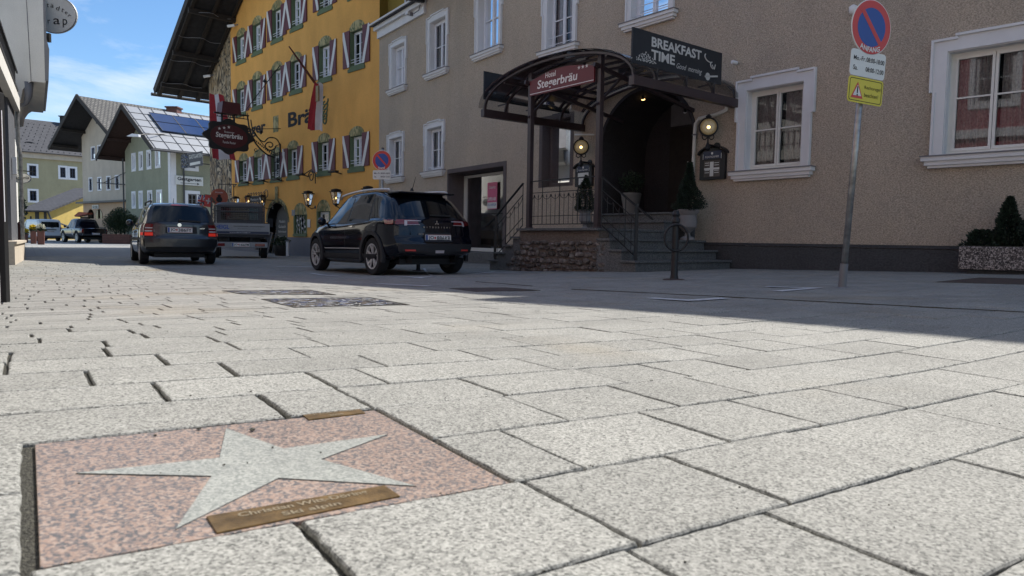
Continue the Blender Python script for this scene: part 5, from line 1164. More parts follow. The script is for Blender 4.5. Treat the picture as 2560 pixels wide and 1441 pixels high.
# wall spotlights on little ledges
for px, py, lab in ((613, 457, 'first'), (653, 452, 'second'), (690, 449, 'third'), (752, 437, 'fourth'), (834, 430, 'fifth')):
    s_, z = YW.hit(px, py, .35); r = thing('wall_spotlight', 'flat black spotlight arm, %s from the left in the row under the shuttered windows' % lab, 'spotlight', YW.P(s_, 0, z), 0, 'flat black spotlights under the shuttered windows')
    m = MB(); m.bar(YW.P(s_+.32, .35, z), YW.P(s_-.35, .40, z), .16, .06); m.build('head', 'wood_dark', r); m = MB(); m.bar(YW.P(s_, 0, z-.05), YW.P(s_, .35, z), .04); m.build('arm', 'iron', r)
s_, z = YW.hit(778, 442, .4); r = thing('scroll_bracket', 'curled wrought iron scroll at the fourth spotlight under the shuttered windows', 'bracket', YW.P(s_, 0, z)); m = MB(); m.tube([YW.P(s_+.25*math.cos(a)*(1-a*.08), .4, z+.25*math.sin(a)*(1-a*.08)) for a in [k*.5 for k in range(18)]], .022, 5); m.tube([YW.P(s_+.55, .4, z+.15), YW.P(s_, .4, z+.28), YW.P(s_-.35, .4, z+.1), YW.P(s_-.35, .4, z-.3)], .022, 5); m.build('scroll', 'iron', r)
# flag with its pole
s0, z0 = YW.hit(803, 222, 0); r = thing('flag_pole', 'red tapering flag pole rising from the yellow wall with a hanging red and white flag', 'flag pole', YW.P(s0, 0, z0))
base = YW.P(s0, .12, z0); 
def at_o(px, py, o): s_, z = YW.hit(px, py, o); return YW.P(s_, o, z)
tipv = at_o(723, 117, 3.4)
m = MB(); m.tube([base, base.lerp(tipv, .5), tipv], [.055, .045, .02], 8); m.build('pole', 'shutter_red', r, smooth=True)
m = MB(); m.wbox(YW, s0-.09, s0+.09, 0, .14, z0-.3, z0+.1); m.build('bracket', 'iron', r)
VX = Vector((.93, .37, 0)).normalized()
def cloth(name, cols, T, Bt, wT, wB, par, wav=.12, n=24, rows=14, du=None):
    T, Bt = Vector(T), Vector(Bt); du = du or -YW.u; L_ = len(cols)
    for ci, mt_ in enumerate(cols):
        m = MB(); a0, a1 = ci/L_, (ci+1)/L_; nn_ = max(3, n//L_); i = 0
        for j in range(rows+1):
            t = j/rows; c = T.lerp(Bt, t); w_ = wT+(wB-wT)*t
            for k in range(nn_+1):
                q = a0+(a1-a0)*k/nn_-.5; m.v.append(c+du*q*w_+YW.n*(wav*math.sin(q*11+t*3)*(.3+t))+UP*(.03*math.sin(q*9)))
        for j in range(rows):
            for k in range(nn_): p = j*(nn_+1)+k; m.f.append((p, p+1, p+nn_+2, p+nn_+1))
        m.build(name, mt_, par, recalc=False, smooth=True)
fl = thing('national_flag', 'red and white flag hanging limp from the pole on the yellow wall', 'flag', at_o(790, 208, .9))
cloth('cloth', ['flag_red', 'flag_white'], at_o(797, 208, .8), at_o(788, 326, .8), .30, .66, fl, .05, du=VX)
s_, z = YW.hit(795, 222, .9); m = MB(); m.wbox(YW, s_-.12, s_+.10, .90, .95, z-.5, z+.1); m.build('emblem', 'brass', fl)
lf = thing('long_banner', 'long red white red banner hanging in front of the painted corner', 'flag', at_o(555, 300, 1.0))
cloth('cloth', ['flag_red', 'flag_white', 'flag_red'], at_o(541, 236, 1.1), at_o(561, 399, 1.1), .62, 1.12, lf, .05, du=VX)
# big projecting inn sign
sg = thing('hanging_inn_sign', 'ornate wrought iron arm with a dark oval sign showing red field and three stars', 'sign', at_o(700, 400, 0))
sW, zW = YW.hit(702, 400, 0)
SW = Wall((YW.P(sW, 0, 0)[0], YW.P(sW, 0, 0)[1]), (YW.P(sW, 5, 0)[0], YW.P(sW, 5, 0)[1])); 
if SW.n[1] > 0: SW.n = -SW.n
def sp2(px, py, o=0): q, z = SW.hit(px, py, o); return SW.P(q, o, z)
m = MB()
m.tube([sp2(700, 445), sp2(700, 360)], .035, 6); m.tube([sp2(686, 450), sp2(686, 372)], .02, 6)
for py in (360, 380, 400, 420, 440): m.tube([sp2(686, py+8), sp2(701, py)], .015, 5)
for k in range(3): m.tube([sp2(690+k*4, 380), sp2(688+k*4, 440)], .012, 4)
def curve(pts, r, n=24):
    P_ = [Vector(p) for p in pts]; out_ = []
    for i in range(len(P_)-1):
        p0, p1, p2, p3 = P_[max(0, i-1)], P_[i], P_[i+1], P_[min(len(P_)-1, i+2)]
        for k in range(6): t = k/6; out_.append(.5*((2*p1)+(p2-p0)*t+(2*p0-5*p1+4*p2-p3)*t*t+(3*p1-p0-3*p2+p3)*t**3))
    m.tube(out_+[P_[-1]], r, 5)
curve([sp2(687, 395), sp2(665, 385), sp2(640, 360), sp2(626, 330), sp2(620, 300), sp2(619, 290)], .035)
curve([sp2(700, 362), sp2(690, 347), sp2(672, 345), sp2(660, 355), sp2(645, 345), sp2(632, 325), sp2(627, 300)], .028)
curve([sp2(690, 385), sp2(668, 372), sp2(650, 352), sp2(636, 330)], .018)
curve([sp2(675+16*math.cos(a)*(1-a*.09), 364+14*math.sin(a)*(1-a*.09)) for a in [k*.6 for k in range(16)]], .028)
curve([sp2(640+6*math.cos(a)*(1-a*.1), 375+5*math.sin(a)*(1-a*.1)) for a in [k*.7 for k in range(9)]], .016)
for k in range(12): m.lathe([(.002, 0), (.05, .03), (.002, .1)], sp2(632+k*4.6, 350+k*3.6), n=5)
m.tube([sp2(535, 281), sp2(622, 290)], .035, 6); m.tube([sp2(542, 290), sp2(622, 299)], .02, 6)
for k in range(9): m.tube([sp2(543+k*9.5, 283), sp2(543+k*9.5, 291+k)], .016, 4)
for q in (555, 585): m.tube([sp2(q, 286), sp2(q, 315)], .05, 5)
m.tube([sp2(615, 275), sp2(712, 148)], .018, 5); m.lathe([(.002, 0), (.10, .06), (.002, .2)], sp2(662, 208), n=5)
m.tube([sp2(618, 323), sp2(735, 322)], .015, 5); m.lathe([(.01, -.1), (.1, 0), (.01, .1)], sp2(652, 331), n=4)
m.build('iron_arm', 'iron', sg)
m = MB(); q, z = SW.hit(572, 342); c = Vector((0, 0, 0)); pts = []
for k in range(48):
    a = 2*math.pi*k/48; e = 1+.10*math.cos(a*8); pts.append(SW.P(q+1.02*e*math.cos(a), -.05, z+.70*e*math.sin(a)))
m.prism(pts, SW.n*.1); fr_ = m.build('sign_board', 'black_paint', sg)
m = MB(); m.prism([SW.P(q+.80*math.cos(2*math.pi*k/36), .05, z+.50*math.sin(2*math.pi*k/36)) for k in range(36)], SW.n*.01); m.build('red_field', 'maroon', fr_)
m = MB(); rd = SW.P(0, 0, 0)-SW.P(1, 0, 0)
if rd.dot(Vector((1, 0, 0))) < 0: rd = -rd
m.text('Stegerbräu', SW.P(q, .065, z), rd, UP, 1.15, .28, bold=.02, shear=.1); m.text('Familie Rauter', SW.P(q, .065, z-.26), rd, UP, .55, .10); m.text('Restaurant', SW.P(q, .065, z+.18), rd, UP, .42, .08)
for k in range(3): star5(m, SW.P(q, .065, z+.34)+rd*(-.42+k*.2)+UP*(k*.05-.05), rd, .07, SW.n, .004)
m.build('lettering', 'letter_white', fr_)
m = MB(); bq, bz = SW.hit(572, 270); m.prism([SW.P(bq-.42, -.3, bz-.28), SW.P(bq+.42, -.3, bz-.28), SW.P(bq+.36, -.3, bz+.2), SW.P(bq-.36, -.3, bz+.2)], SW.n*.6); m.build('barrel_ornament', 'maroon', sg)
# second round copper sign with bracket
s2 = thing('round_beer_sign', 'copper coloured round hanging sign with a dark figure below the big inn sign', 'sign', at_o(548, 495, .9)); s_, z = YW.hit(548, 493, 1.2)
m = MB(); cc_ = YW.P(s_, 1.2, z); nrm = Vector((cc_[0], cc_[1], 0)).normalized()*-1; ux = Vector((-nrm[1], nrm[0], 0)); ux = ux if ux[0] > 0 else -ux
m.lathe([(.37, 0), (.40, .01), (.40, .04), (.37, .05)], cc_, nrm, 32); m.build('disc', 'copper_sign', s2)
m = MB(); m.lathe([(.13, 0), (.15, .01)], cc_+nrm*.055-UP*.12, nrm, 7); m.lathe([(.07, 0), (.08, .01)], cc_+nrm*.055+UP*.05, nrm, 7); m.build('dark_figure', 'ink', s2)
m = MB(); m.text('Weissbier', cc_+nrm*.06+UP*.22, ux, UP, .36, .07); m.build('lettering', 'flag_white', s2)
m = MB(); h_ = at_o(585, 485, .0); m.tube([cc_+UP*.4, cc_+UP*.62], .015, 5); m.tube([cc_+UP*.62, YW.P(s_-.6, .6, z+.62), h_+UP*.35], .025, 5); m.tube([YW.P(s_-.5, .7, z+.6), h_-UP*.2], .02, 5); m.tube([h_+UP*.4, h_-UP*.3], .03, 5); m.build('iron_arm', 'iron', s2)
# small flags on a line
for k, (px, lab, c1, nm) in enumerate(((504, 'small blue flag with red and white crosses beside the copper sign', 'sign_blue', 'uk'), (521, 'small red flag with a white cross beside the copper sign', 'sign_red', 'ch'))):
    s_, z = YW.hit(px, 503, 1.4); r = thing('small_flag', lab, 'flag', YW.P(s_, 1.4, z), 0, 'small national flags on a line'); c = YW.P(s_, 1.4, z); u = (ux*.95+UP*(-.15)); v = UP*.95+ux*.15
    m = MB(); m.prism([c+u*a*.19+v*b*.30 for a, b in ((-1, -1), (1, -1), (1, 1), (-1, 1))], nrm*.012); f_ = m.build('cloth', c1, r)
    if nm == 'uk':
        m = MB()
        for a, b in ((1, 1), (1, -1)): m.bar(c+nrm*.016+u*-.18*a+v*-.28*b, c+nrm*.016+u*.18*a+v*.28*b, .05, .002, nrm)
        m.bar(c+nrm*.018-v*.3, c+nrm*.018+v*.3, .12, .002, nrm); m.bar(c+nrm*.018-u*.19, c+nrm*.018+u*.19, .14, .002, nrm); m.build('white_cross', 'flag_white', f_)
        m = MB(); m.bar(c+nrm*.022-v*.3, c+nrm*.022+v*.3, .07, .002, nrm); m.bar(c+nrm*.022-u*.19, c+nrm*.022+u*.19, .08, .002, nrm); m.build('red_cross', 'sign_red', f_)
    else:
        m = MB(); m.bar(c+nrm*.018-v*.15, c+nrm*.018+v*.15, .06, .002, nrm); m.bar(c+nrm*.018-u*.12, c+nrm*.018+u*.12, .07, .002, nrm); m.build('white_cross', 'flag_white', f_)
    m = MB(); m.tube([c+v*.30-u*.25, c+v*.32+u*.25], .012, 4); m.build('line', 'iron', r)
# a-board, pot and ash stand before the inn
p = Gp(660, 640); r = thing('chalk_easel', 'framed sloping chalkboard on the pavement left of the inn doorway', 'chalkboard', p); dx = ux
k = p.length/F*1.0; q0, q1 = Yp(652, 581, p.y), Yp(681, 581, p.y); b0, b1 = Yp(640, 625, p.y), Yp(670, 637, p.y)
A_, B_, C_, D_ = Yp(650, 580, p.y+.3), Yp(682, 582, p.y+.3), Yp(668, 637, p.y), Yp(638, 625, p.y)
m = MB(); m.prism([A_, B_, C_.lerp(B_, .12), D_.lerp(A_, .02)], (0, .03, 0)); m.build('board', 'slate_board', r); m = MB()
for a, b in ((A_, B_), (B_, C_), (D_.lerp(A_, .05), C_.lerp(B_, .2)), (A_, D_)): m.bar(a-Vector((0, .02, 0)), b-Vector((0, .02, 0)), .05, .03)
m.bar(B_+Vector((0, .4, 0)), C_+Vector((0, .6, 0)), .04); m.build('frame', 'pot_grey', r)
p = Gp(702, 640); r = thing('planted_pot', 'dark round pot with a small pale plant before the inn door', 'pot', p); m = MB(); m.lathe([(.22, 0), (.27, .1), (.30, .42), (.28, .45)], p, n=18); m.build('pot', 'wood_dark', r, smooth=40)
m = MB(); leaves(m, p+UP*.6, .36, .36, .22, 420, .09, shell=.3); m.build('foliage', 'leaf', r, recalc=False)
p = Gp(719, 642); r = thing('ash_stand', 'slim white ashtray stand on the pavement right of the pot', 'ashtray', p); m = MB(); m.box(p+UP*.32, (.10, .10, .62)); m.build('column', 'white_paint', r, bevel=.01); m = MB(); m.box(p+UP*.655, (.16, .16, .05)); m.build('tray', 'lead', r)
# ================================================================ far row of houses
def win(W, xL, xR, yT, yB, par, fr='white', dark='lead', bars=(.35, .7), bd=.12, dp=.14, lights=2, holes=None):
    s0, s1, z0, z1 = px_rect(W, xL, xR, yT, yB); m = MB(); a, b, c, d = s0+bd, s1-bd, z0+bd, z1-bd
    m.wbox(W, s0, a, 0, .03, z0, z1); m.wbox(W, b, s1, 0, .03, z0, z1); m.wbox(W, a, b, 0, .03, d, z1); m.wbox(W, a, b, 0, .05, z0, c); wn = m.build('window', fr, par)
    m = MB(); lining(m, W, a, b, c, d, dp); m.build('reveal', fr, wn); sashes(W, a+.012, b-.012, c+.012, d-.012, -dp+.09, wn, bars, lights, dark, None, fw=.05)
    if holes is not None: holes.append((a, b, c, d))
def gable_house(name, label, G0, G1, depth, zb, ze, rise, wmat_, side_s, holes, sh, over_f, over_s, roofm, soff, flipside=True, mid=.5):
    W = Wall(G0, G1); SWl = Wall(G0, (G0[0]-W.n[0]*depth, G0[1]-W.n[1]*depth), flip=True)
    return W, SWl
# ---- green house
G0 = (-25., 52.); G1 = (-31.3, 57.5)
GW = Wall(G0, G1); GS = Wall(G0, (G0[0]-GW.n[0]*13, G0[1]-GW.n[1]*13), flip=True)
gh = thing('green_house', 'pale green gabled house with a bright metal roof carrying solar panels', 'building', (-27, 56, -.4))
hg, hs_ = [], []
z2x, z2y = lambda x: x/3.43, lambda y: y/3.43+260
for l, r_, t, b_ in ((1128, 1166, 425, 583), (1190, 1228, 412, 575), (1257, 1299, 398, 566), (1330, 1378, 382, 555), (1130, 1165, 752, 900), (1190, 1226, 747, 900), (1265, 1308, 743, 900), (1342, 1392, 738, 900)):
    win(GW, z2x(l), z2x(r_), z2y(t), z2y(b_), gh, dark='white', bars=(.5,), bd=.16, holes=hg, lights=1)
for l, r_, t, b_ in ((1570, 1702, 388, 570), (1585, 1715, 742, 890)): win(GS, z2x(l), z2x(r_), z2y(t), z2y(b_), gh, dark='lead', bars=(.5,), bd=.22, holes=hs_)
gze = 7.0; gk = .66; gm = GW.L/2; gr = gze+gk*gm
m = MB(); wall_sheet(m, GW, 0, GW.L, -1, gze, hg); m.poly([GW.P(0, 0, gze), GW.P(GW.L, 0, gze), GW.P(gm, 0, gr)]); wall_sheet(m, GS, 0, GS.L, -1, gze, hs_)
m.quad(GW.P(GW.L, 0, -1), GW.P(GW.L, -13, -1), GW.P(GW.L, -13, gze), GW.P(GW.L, 0, gze)); m.poly([GW.P(0, -13, -1), GW.P(GW.L, -13, -1), GW.P(GW.L, -13, gze), GW.P(gm, -13, gr), GW.P(0, -13, gze)])
m.build('wall', 'green_wall', gh, recalc=False)
m = MB(); m.wbox(GW, .0, .38, 0, .03, -1, gze-.1); m.build('corner_pilaster', 'white', gh)
m = MB(); m.wbox(GS, .0, .38, 0, .03, -1, gze-.1); m.build('corner_pilaster', 'white', gh)
OFg = 1.7; ov = 1.15
rf = MB(); roofplane(rf, GW.P(-ov, OFg, gze-gk*ov+.15), GW.P(-ov, -13.5, gze-gk*ov+.15), GW.P(gm, -13.5, gr+.15), GW.P(gm, OFg, gr+.15), .08); ro = rf.build('roof', 'tin', gh, recalc=False)
rf = MB(); roofplane(rf, GW.P(GW.L+ov, OFg, gze-gk*ov+.15), GW.P(GW.L+ov, -13.5, gze-gk*ov+.15), GW.P(gm, -13.5, gr+.15), GW.P(gm, OFg, gr+.15), .08); rf.build('roof', 'tin', gh, recalc=False)
m = MB()
for sg_ in (-1, 1):
    e = gm+sg_*(gm+ov-.02); m.quad(GW.P(e, OFg-.03, gze-gk*ov+.02), GW.P(gm, OFg-.03, gr+.02), GW.P(gm, -13, gr+.02), GW.P(e, -13, gze-gk*ov+.02))
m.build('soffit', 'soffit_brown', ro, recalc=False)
m = MB()
for sg_ in (-1, 1): e = gm+sg_*(gm+ov+.05); m.bar(GW.P(e, OFg+.04, gze-gk*ov+.02), GW.P(gm, OFg+.04, gr+.1), .06, .34)
m.build('verge_boards', 'wood_dark', ro)
m = MB(); 
for s_ in (-.7, 1.2, gm, GW.L-1.2, GW.L+.7): z_h = gr-gk*abs(s_-gm)-.12; m.bar(GW.P(s_, -.1, z_h), GW.P(s_, OFg, z_h), .16, .2)
m.build('purlins', 'soffit_brown', ro)
def on_roof(s_, o_, up=0.): return GW.P(s_, o_, gze+.15+gk*(s_ if s_ < gm else GW.L-s_)+up)
m = MB()
for k in range(1, 6): q = -ov+(gm+ov)*k/6; m.bar(on_roof(q, OFg, .02), on_roof(q, -13.4, .02), .035, .03)
for k in range(16): o_ = OFg-.2-k*.95; m.bar(on_roof(-ov, o_, .02), on_roof(gm, o_, .02), .035, .03)
m.build('seams', 'seam', ro)
m = MB(); m.tube([on_roof(-ov-.05, OFg+.1, -.1), on_roof(-ov-.05, -13.4, -.1)], .08, 8); m.build('gutter', 'seam', ro)
m = MB(); m.tube([on_roof(-ov-.05, -.9, -.15), GS.P(.9, .12, gze-1.1), GS.P(.9, .1, gze-1.6), GS.P(.9, .1, -.5)], .06, 6); m.build('rain_pipe', 'seam', gh); m = MB(); m.tube([GW.P(GW.L+.15, .12, gze-.6), GW.P(GW.L+.15, .1, -.5)], .06, 6); m.build('rain_pipe', 'seam', gh)
m = MB(); m.lathe([(.30, 0), (.32, .03), (.26, .04)], GW.P(gm+.2, .01, gr-1.25), GW.n, 20); m.build('round_vent', 'white', gh)
for c_ in range(6):
    for rr_ in range(2):
        r = thing('solar_panel', '%s solar panel from the gable, %s row on the bright roof' % (('first', 'second', 'third', 'fourth', 'fifth', 'sixth', 'seventh')[c_], ('lower', 'upper')[rr_]), 'solar panel', on_roof(1, 0, .1), 0, 'solar panels on the green house roof')
        s0 = 1.0+rr_*1.22; o0 = .1-c_*1.75
        m = MB(); m.prism([on_roof(s0, o0, .10), on_roof(s0+1.18, o0, .10), on_roof(s0+1.18, o0-1.70, .10), on_roof(s0, o0-1.70, .10)], (0, 0, .05)); m.build('panel', 'solar', r)
        m = MB(); Q = [on_roof(s0, o0, .155), on_roof(s0+1.18, o0, .155), on_roof(s0+1.18, o0-1.70, .155), on_roof(s0, o0-1.70, .155)]
        for a, b in zip(Q, Q[1:]+Q[:1]): m.bar(a, b, .03, .02)
        m.build('frame', 'seam', r)
r = thing('wall_signboard', 'white board reading Gastgarten with an arrow on the green house side wall', 'sign', GS.P(4, .1, 4)); _, q = px_panel(GS, 1505/3.43, 1742/3.43, 613/3.43+260, 690/3.43+260, .1, 'sign_white', 'board', r, .06)
m = MB(); cq = (q[0]+q[1])/2; w_ = q[1]-q[0]; m.text('Gastgarten', GS.P(cq, .104, q[2]+(q[3]-q[2])*.62), GS.u, UP, w_*.86, (q[3]-q[2])*.5, bold=.03); zA = q[2]+(q[3]-q[2])*.2
m.bar(GS.P(cq-w_*.32, .105, zA), GS.P(cq+w_*.3, .105, zA), .03, .004, GS.n); m.prism([GS.P(cq+w_*.28, .103, zA+.09), GS.P(cq+w_*.36, .103, zA), GS.P(cq+w_*.28, .103, zA-.09)], GS.n*.004); m.build('lettering', 'ink', r)
# projecting banner sign GASTGARTEN
BW = Wall((-23.2, 47.2), (-21.2, 47.0), flip=True)
r = thing('banner_sign', 'tilted projecting banner reading GASTGARTEN with a small picture', 'sign', BW.P(1, 0, 5)); 
def bp_(px, py): return Yp(px, py, 47.)
m = MB(); m.prism([bp_(452, 387), bp_(506, 378), bp_(507, 414), bp_(453, 422)], (0, .06, 0)); m.build('board', 'plastic_grey', r)
m = MB(); m.prism([bp_(452, 387)-Vector((0, .01, 0)), bp_(470, 384)-Vector((0, .01, 0)), bp_(471, 419)-Vector((0, .01, 0)), bp_(453, 422)-Vector((0, .01, 0))], (0, .008, 0)); m.build('picture', 'mosaic', r)
m = MB(); u_ = (bp_(506, 378)-bp_(452, 387)).normalized(); v_ = UP; m.text('GASTGARTEN', bp_(489, 391)-Vector((0, .02, 0)), u_, v_, .86, .26, bold=.01); m.prism([bp_(475, 408)-Vector((0, .02, 0)), bp_(501, 403)-Vector((0, .02, 0)), bp_(501, 410)-Vector((0, .02, 0)), bp_(475, 415)-Vector((0, .02, 0))], (0, .008, 0)); m.build('lettering', 'sign_white', r)
m = MB(); m.tube([bp_(506, 384), bp_(525, 388)], .03, 5); m.tube([bp_(506, 410), bp_(525, 412)], .03, 5); m.build('arm', 'iron', r)
# ---- cream house
C0 = (-32.8, 60.5); C1 = (-39.9, 66.0)
CW = Wall(C0, C1)
ch_ = thing('cream_house', 'cream gabled house with a deep dark overhanging roof and peach ground floor', 'building', (-36, 64, -.4)); hc = []
for l, r_, t, b_ in ((780, 818, 368, 488), (835, 875, 355, 480), (888, 930, 345, 470), (945, 992, 380, 462), (760, 795, 633, 755), (836, 873, 628, 748), (912, 952, 620, 745), (986, 1027, 612, 740)):
    win(CW, z2x(l), z2x(r_), z2y(t), z2y(b_), ch_, dark='menu_blue', bars=(.5,), bd=.10, holes=hc, lights=1)
cze = 9.2; ck = .62; cm = CW.L/2; cr2 = cze+ck*cm; zg = 3.1
m = MB(); wall_sheet(m, CW, 0, CW.L, zg, cze, hc); m.poly([CW.P(0, 0, cze), CW.P(CW.L, 0, cze), CW.P(cm, 0, cr2)])
m.quad(CW.P(0, 0, -1), CW.P(0, -16, -1), CW.P(0, -16, cze), CW.P(0, 0, cze)); m.quad(CW.P(CW.L, 0, -1), CW.P(CW.L, -16, -1), CW.P(CW.L, -16, cze), CW.P(CW.L, 0, cze)); m.poly([CW.P(0, -16, -1), CW.P(CW.L, -16, -1), CW.P(CW.L, -16, cze), CW.P(cm, -16, cr2), CW.P(0, -16, cze)])
m.build('wall', 'cream_wall', ch_, recalc=False)
hp = []; 
for l, r_ in ((752, 805), (822, 880)):
    s0, s1, z0, z1 = px_rect(CW, z2x(l), z2x(r_), z2y(905), z2y(985)); hp.append((s0, s1, z0, z1))
m = MB(); wall_sheet(m, CW, 0, CW.L, -1, zg, hp)
for h_ in hp: arch_fill(m, CW, h_[0], h_[1], h_[3]-.5, h_[3], 0.002)
m.build('ground_floor', 'peach_wall', ch_, recalc=False)
for h_ in hp: m = MB(); m.wbox(CW, h_[0], h_[1], -.4, -.35, h_[2], h_[3]); m.build('window', 'glass_car', ch_)
m = MB(); m.wbox(CW, -.6, CW.L+.5, 0, .45, zg-.02, zg+.14); m.build('canopy', 'seam', ch_)
oF, oS = 2.0, 2.0
for sg_ in (-1, 1):
    e = cm+sg_*(cm+oS); ez = cze-ck*oS+.15; rf = MB(); roofplane(rf, CW.P(e, oF, ez), CW.P(e, -17, ez), CW.P(cm, -17, cr2+.15), CW.P(cm, oF, cr2+.15), .1); ro = rf.build('roof', 'tiles', ch_, recalc=False)
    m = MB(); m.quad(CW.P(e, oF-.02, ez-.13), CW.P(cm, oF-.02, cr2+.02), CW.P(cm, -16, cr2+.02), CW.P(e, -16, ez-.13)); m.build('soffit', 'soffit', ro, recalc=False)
    m = MB(); m.bar(CW.P(e, oF+.04, ez-.05), CW.P(cm, oF+.04, cr2+.12), .08, .36); m.build('verge_board', 'wood_dark', ro)
    m = MB(); m.tube([CW.P(e, oF, ez-.05), CW.P(e, -16, ez-.05)], .09, 6); m.build('gutter', 'seam', ro)
m = MB()
for s_ in (-1.2, .8, cm, CW.L-.8, CW.L+1.2): z_h = cr2-ck*abs(s_-cm)-.14; m.bar(CW.P(s_, -.1, z_h), CW.P(s_, oF, z_h), .18, .24)
m.build('purlins', 'wood_dark', ch_)
cp = Yp(435, 289, 68); m = MB(); m.box(cp+UP*-.2, (1.0, 1.0, 1.7)); m.box(cp+UP*.7, (1.2, 1.2, .12)); m.build('chimney', 'terracotta', ch_)
r = thing('street_lamp', 'pale flat street lamp head below the gable of the green house', 'lamp', Yp(335, 341, 50)); m = MB(); a = Yp(330, 341, 50); m.prism([a+Vector((-.4, 0, .0)), a+Vector((.45, 0, -.02)), a+Vector((.45, 0, .14)), a+Vector((0, 0, .18))], (0, .3, 0)); m.build('head', 'white', r); m = MB(); m.tube([a+Vector((.3, .15, .1)), a+Vector((.9, 1.2, .35)), a+Vector((1.5, 6, 1.0))], .04, 5); m.build('arm', 'iron', r)
r = thing('wall_bracket_lamp', 'thin iron tie bracket between the window rows of the cream house', 'bracket', CW.P(2, .4, 5.6)); m = MB(); m.tube([CW.P(CW.hit(243, 457, .6)[0], .6, CW.hit(243, 457, .6)[1]), CW.P(CW.hit(312, 462, .1)[0], .1, CW.hit(312, 462, .1)[1])], .04, 5); m.tube([CW.P(CW.hit(258, 458, .5)[0], .5, CW.hit(258, 458, .5)[1]), CW.P(CW.hit(313, 432, .1)[0], .1, CW.hit(313, 432, .1)[1])], .03, 5); m.build('tie_rods', 'iron', r)
r = thing('house_sign', 'small white lettered board over the arched windows of the cream house', 'sign', CW.P(5, 0, 2.6)); _, q = px_panel(CW, z2x(790), z2x(843), z2y(868), z2y(902), .06, 'sign_white', 'board', r); m = MB(); m.text('BÄCKEREI', CW.P((q[0]+q[1])/2, .065, (q[2]+q[3])/2), -CW.u, UP, (q[1]-q[0])*.8, .3, bold=.02); m.build('lettering', 'ink', r)
# ---- lime house far left
LWl = Wall((-62.5, 85.0), (-50., 97.5), flip=True)
lh = thing('lime_house', 'long olive green house with a grey slate roof and white framed windows behind the vans', 'building', (-57, 92, -.4)); hl = []
for l, r_, t, b_ in ((230, 330, 510, 632), (497, 580, 527, 645), (580, 663, 535, 650), (235, 332, 727, 845)): win(LWl, z2x(l), z2x(r_), z2y(t), z2y(b_), lh, dark='menu_blue', bars=(.33, .66), bd=.22, holes=hl)
lze = LWl.hit(48, 378)[1]
m = MB(); wall_sheet(m, LWl, 0, LWl.L, -1, lze, hl); m.quad(LWl.P(0, 0, -1), LWl.P(0, -12, -1), LWl.P(0, -12, lze), LWl.P(0, 0, lze)); m.build('wall', 'lime_wall', lh, recalc=False)
m = MB(); m.wbox(LWl, -.3, LWl.L, .0, .3, lze-.75, lze-.05); m.build('cornice', 'cream_wall', lh)
rt = 15.2; rf = MB(); roofplane(rf, LWl.P(-.5, .6, lze), LWl.P(LWl.L, .6, lze), LWl.P(LWl.L, -7.5, rt), LWl.P(-.5, -7.5, rt), .12); roofplane(rf, LWl.P(-.5, -16, lze), LWl.P(LWl.L, -16, lze), LWl.P(LWl.L, -7.5, rt), LWl.P(-.5, -7.5, rt), .12); ro = rf.build('roof', 'slates', lh, recalc=False)
m = MB(); m.tube([LWl.P(-.5, .68, lze-.05), LWl.P(LWl.L, .68, lze-.05)], .1, 6); m.build('gutter', 'seam', ro)
m = MB()
for a in range(9):
    for k in range(26): q = .3+k*.62+(a % 2)*.3; t = .04+a*.1; p = LWl.P(q, .6-8.1*t, lze+(rt-lze)*t+.06); m.box(p, (.12, .07, .06))
m.build('snow_hooks', 'seam', ro); ro.children[-1] if False else None
cp = Yp(163, 310, 97); m = MB(); m.box(cp, (.9, .9, 1.8)); m.box(cp+UP*.95, (1.15, 1.15, .12)); m.build('chimney', 'slates', lh)
p = LWl.hit(80, 358)[0]; m = MB(); n = 8; c1 = LWl.P(p, -1.4, lze+.9)
m.prism([c1+LWl.u*.8*math.cos(math.pi*k/n)+UP*.5*math.sin(math.pi*k/n) for k in range(n+1)], LWl.n*-3); m.build('dormer', 'slates', ro)
# ---- ochre annex
A0 = (-48.6, 74.); AW = Wall(A0, (-48.6, 83.), flip=True); AS = Wall(A0, (-51., 74.01))
an = thing('ochre_annex', 'low ochre annex with a grey sloping roof behind the parked vans', 'building', (-46, 76, -.4))
ze = AW.hit(118, 526)[1]; zk = (AW.hit(211, 487)[1]-ze)/AW.hit(211, 487)[0]
m = MB(); m.poly([AW.P(0, 0, -1), AW.P(AW.L, 0, -1), AW.P(AW.L, 0, ze+zk*AW.L), AW.P(0, 0, ze)]); m.quad(AS.P(0, 0, -1), AS.P(AS.L, 0, -1), AS.P(AS.L, 0, ze), AS.P(0, 0, ze)); m.build('wall', 'ochre_wall', an, recalc=False)
rf = MB(); dn = AW.n; e = AS.u*AS.L; roofplane(rf, AW.P(-.7, .7, ze-.7*zk+.15), AW.P(-.7, 0, ze-.7*zk+.15)+e*1.05, AW.P(AW.L, 0, ze+zk*AW.L+.15)+e*1.05, AW.P(AW.L, .7, ze+zk*AW.L+.15), .18); rf.build('roof', 'slates', an, recalc=False)
for l, r_, t, b_ in ((88, 98, 530, 553), (110, 117, 530, 553), (75, 79, 541, 552)):
    a, z0 = AS.hit(l, b_, .02); b, _ = AS.hit(r_, b_, .02); _, z1 = AS.hit(l, t, .02); a, b = sorted((a, b)); m = MB(); m.wbox(AS, a, b, .0, .03, z0, z1); m.build('window', 'plastic_black', an)
m = MB(); m.tube([AW.P(0, .15, ze-.1), AW.P(.3, .3, ze-1), AW.P(3.6, .2, ze-1.7)], .09, 6); m.build('rain_pipe', 'seam', an)
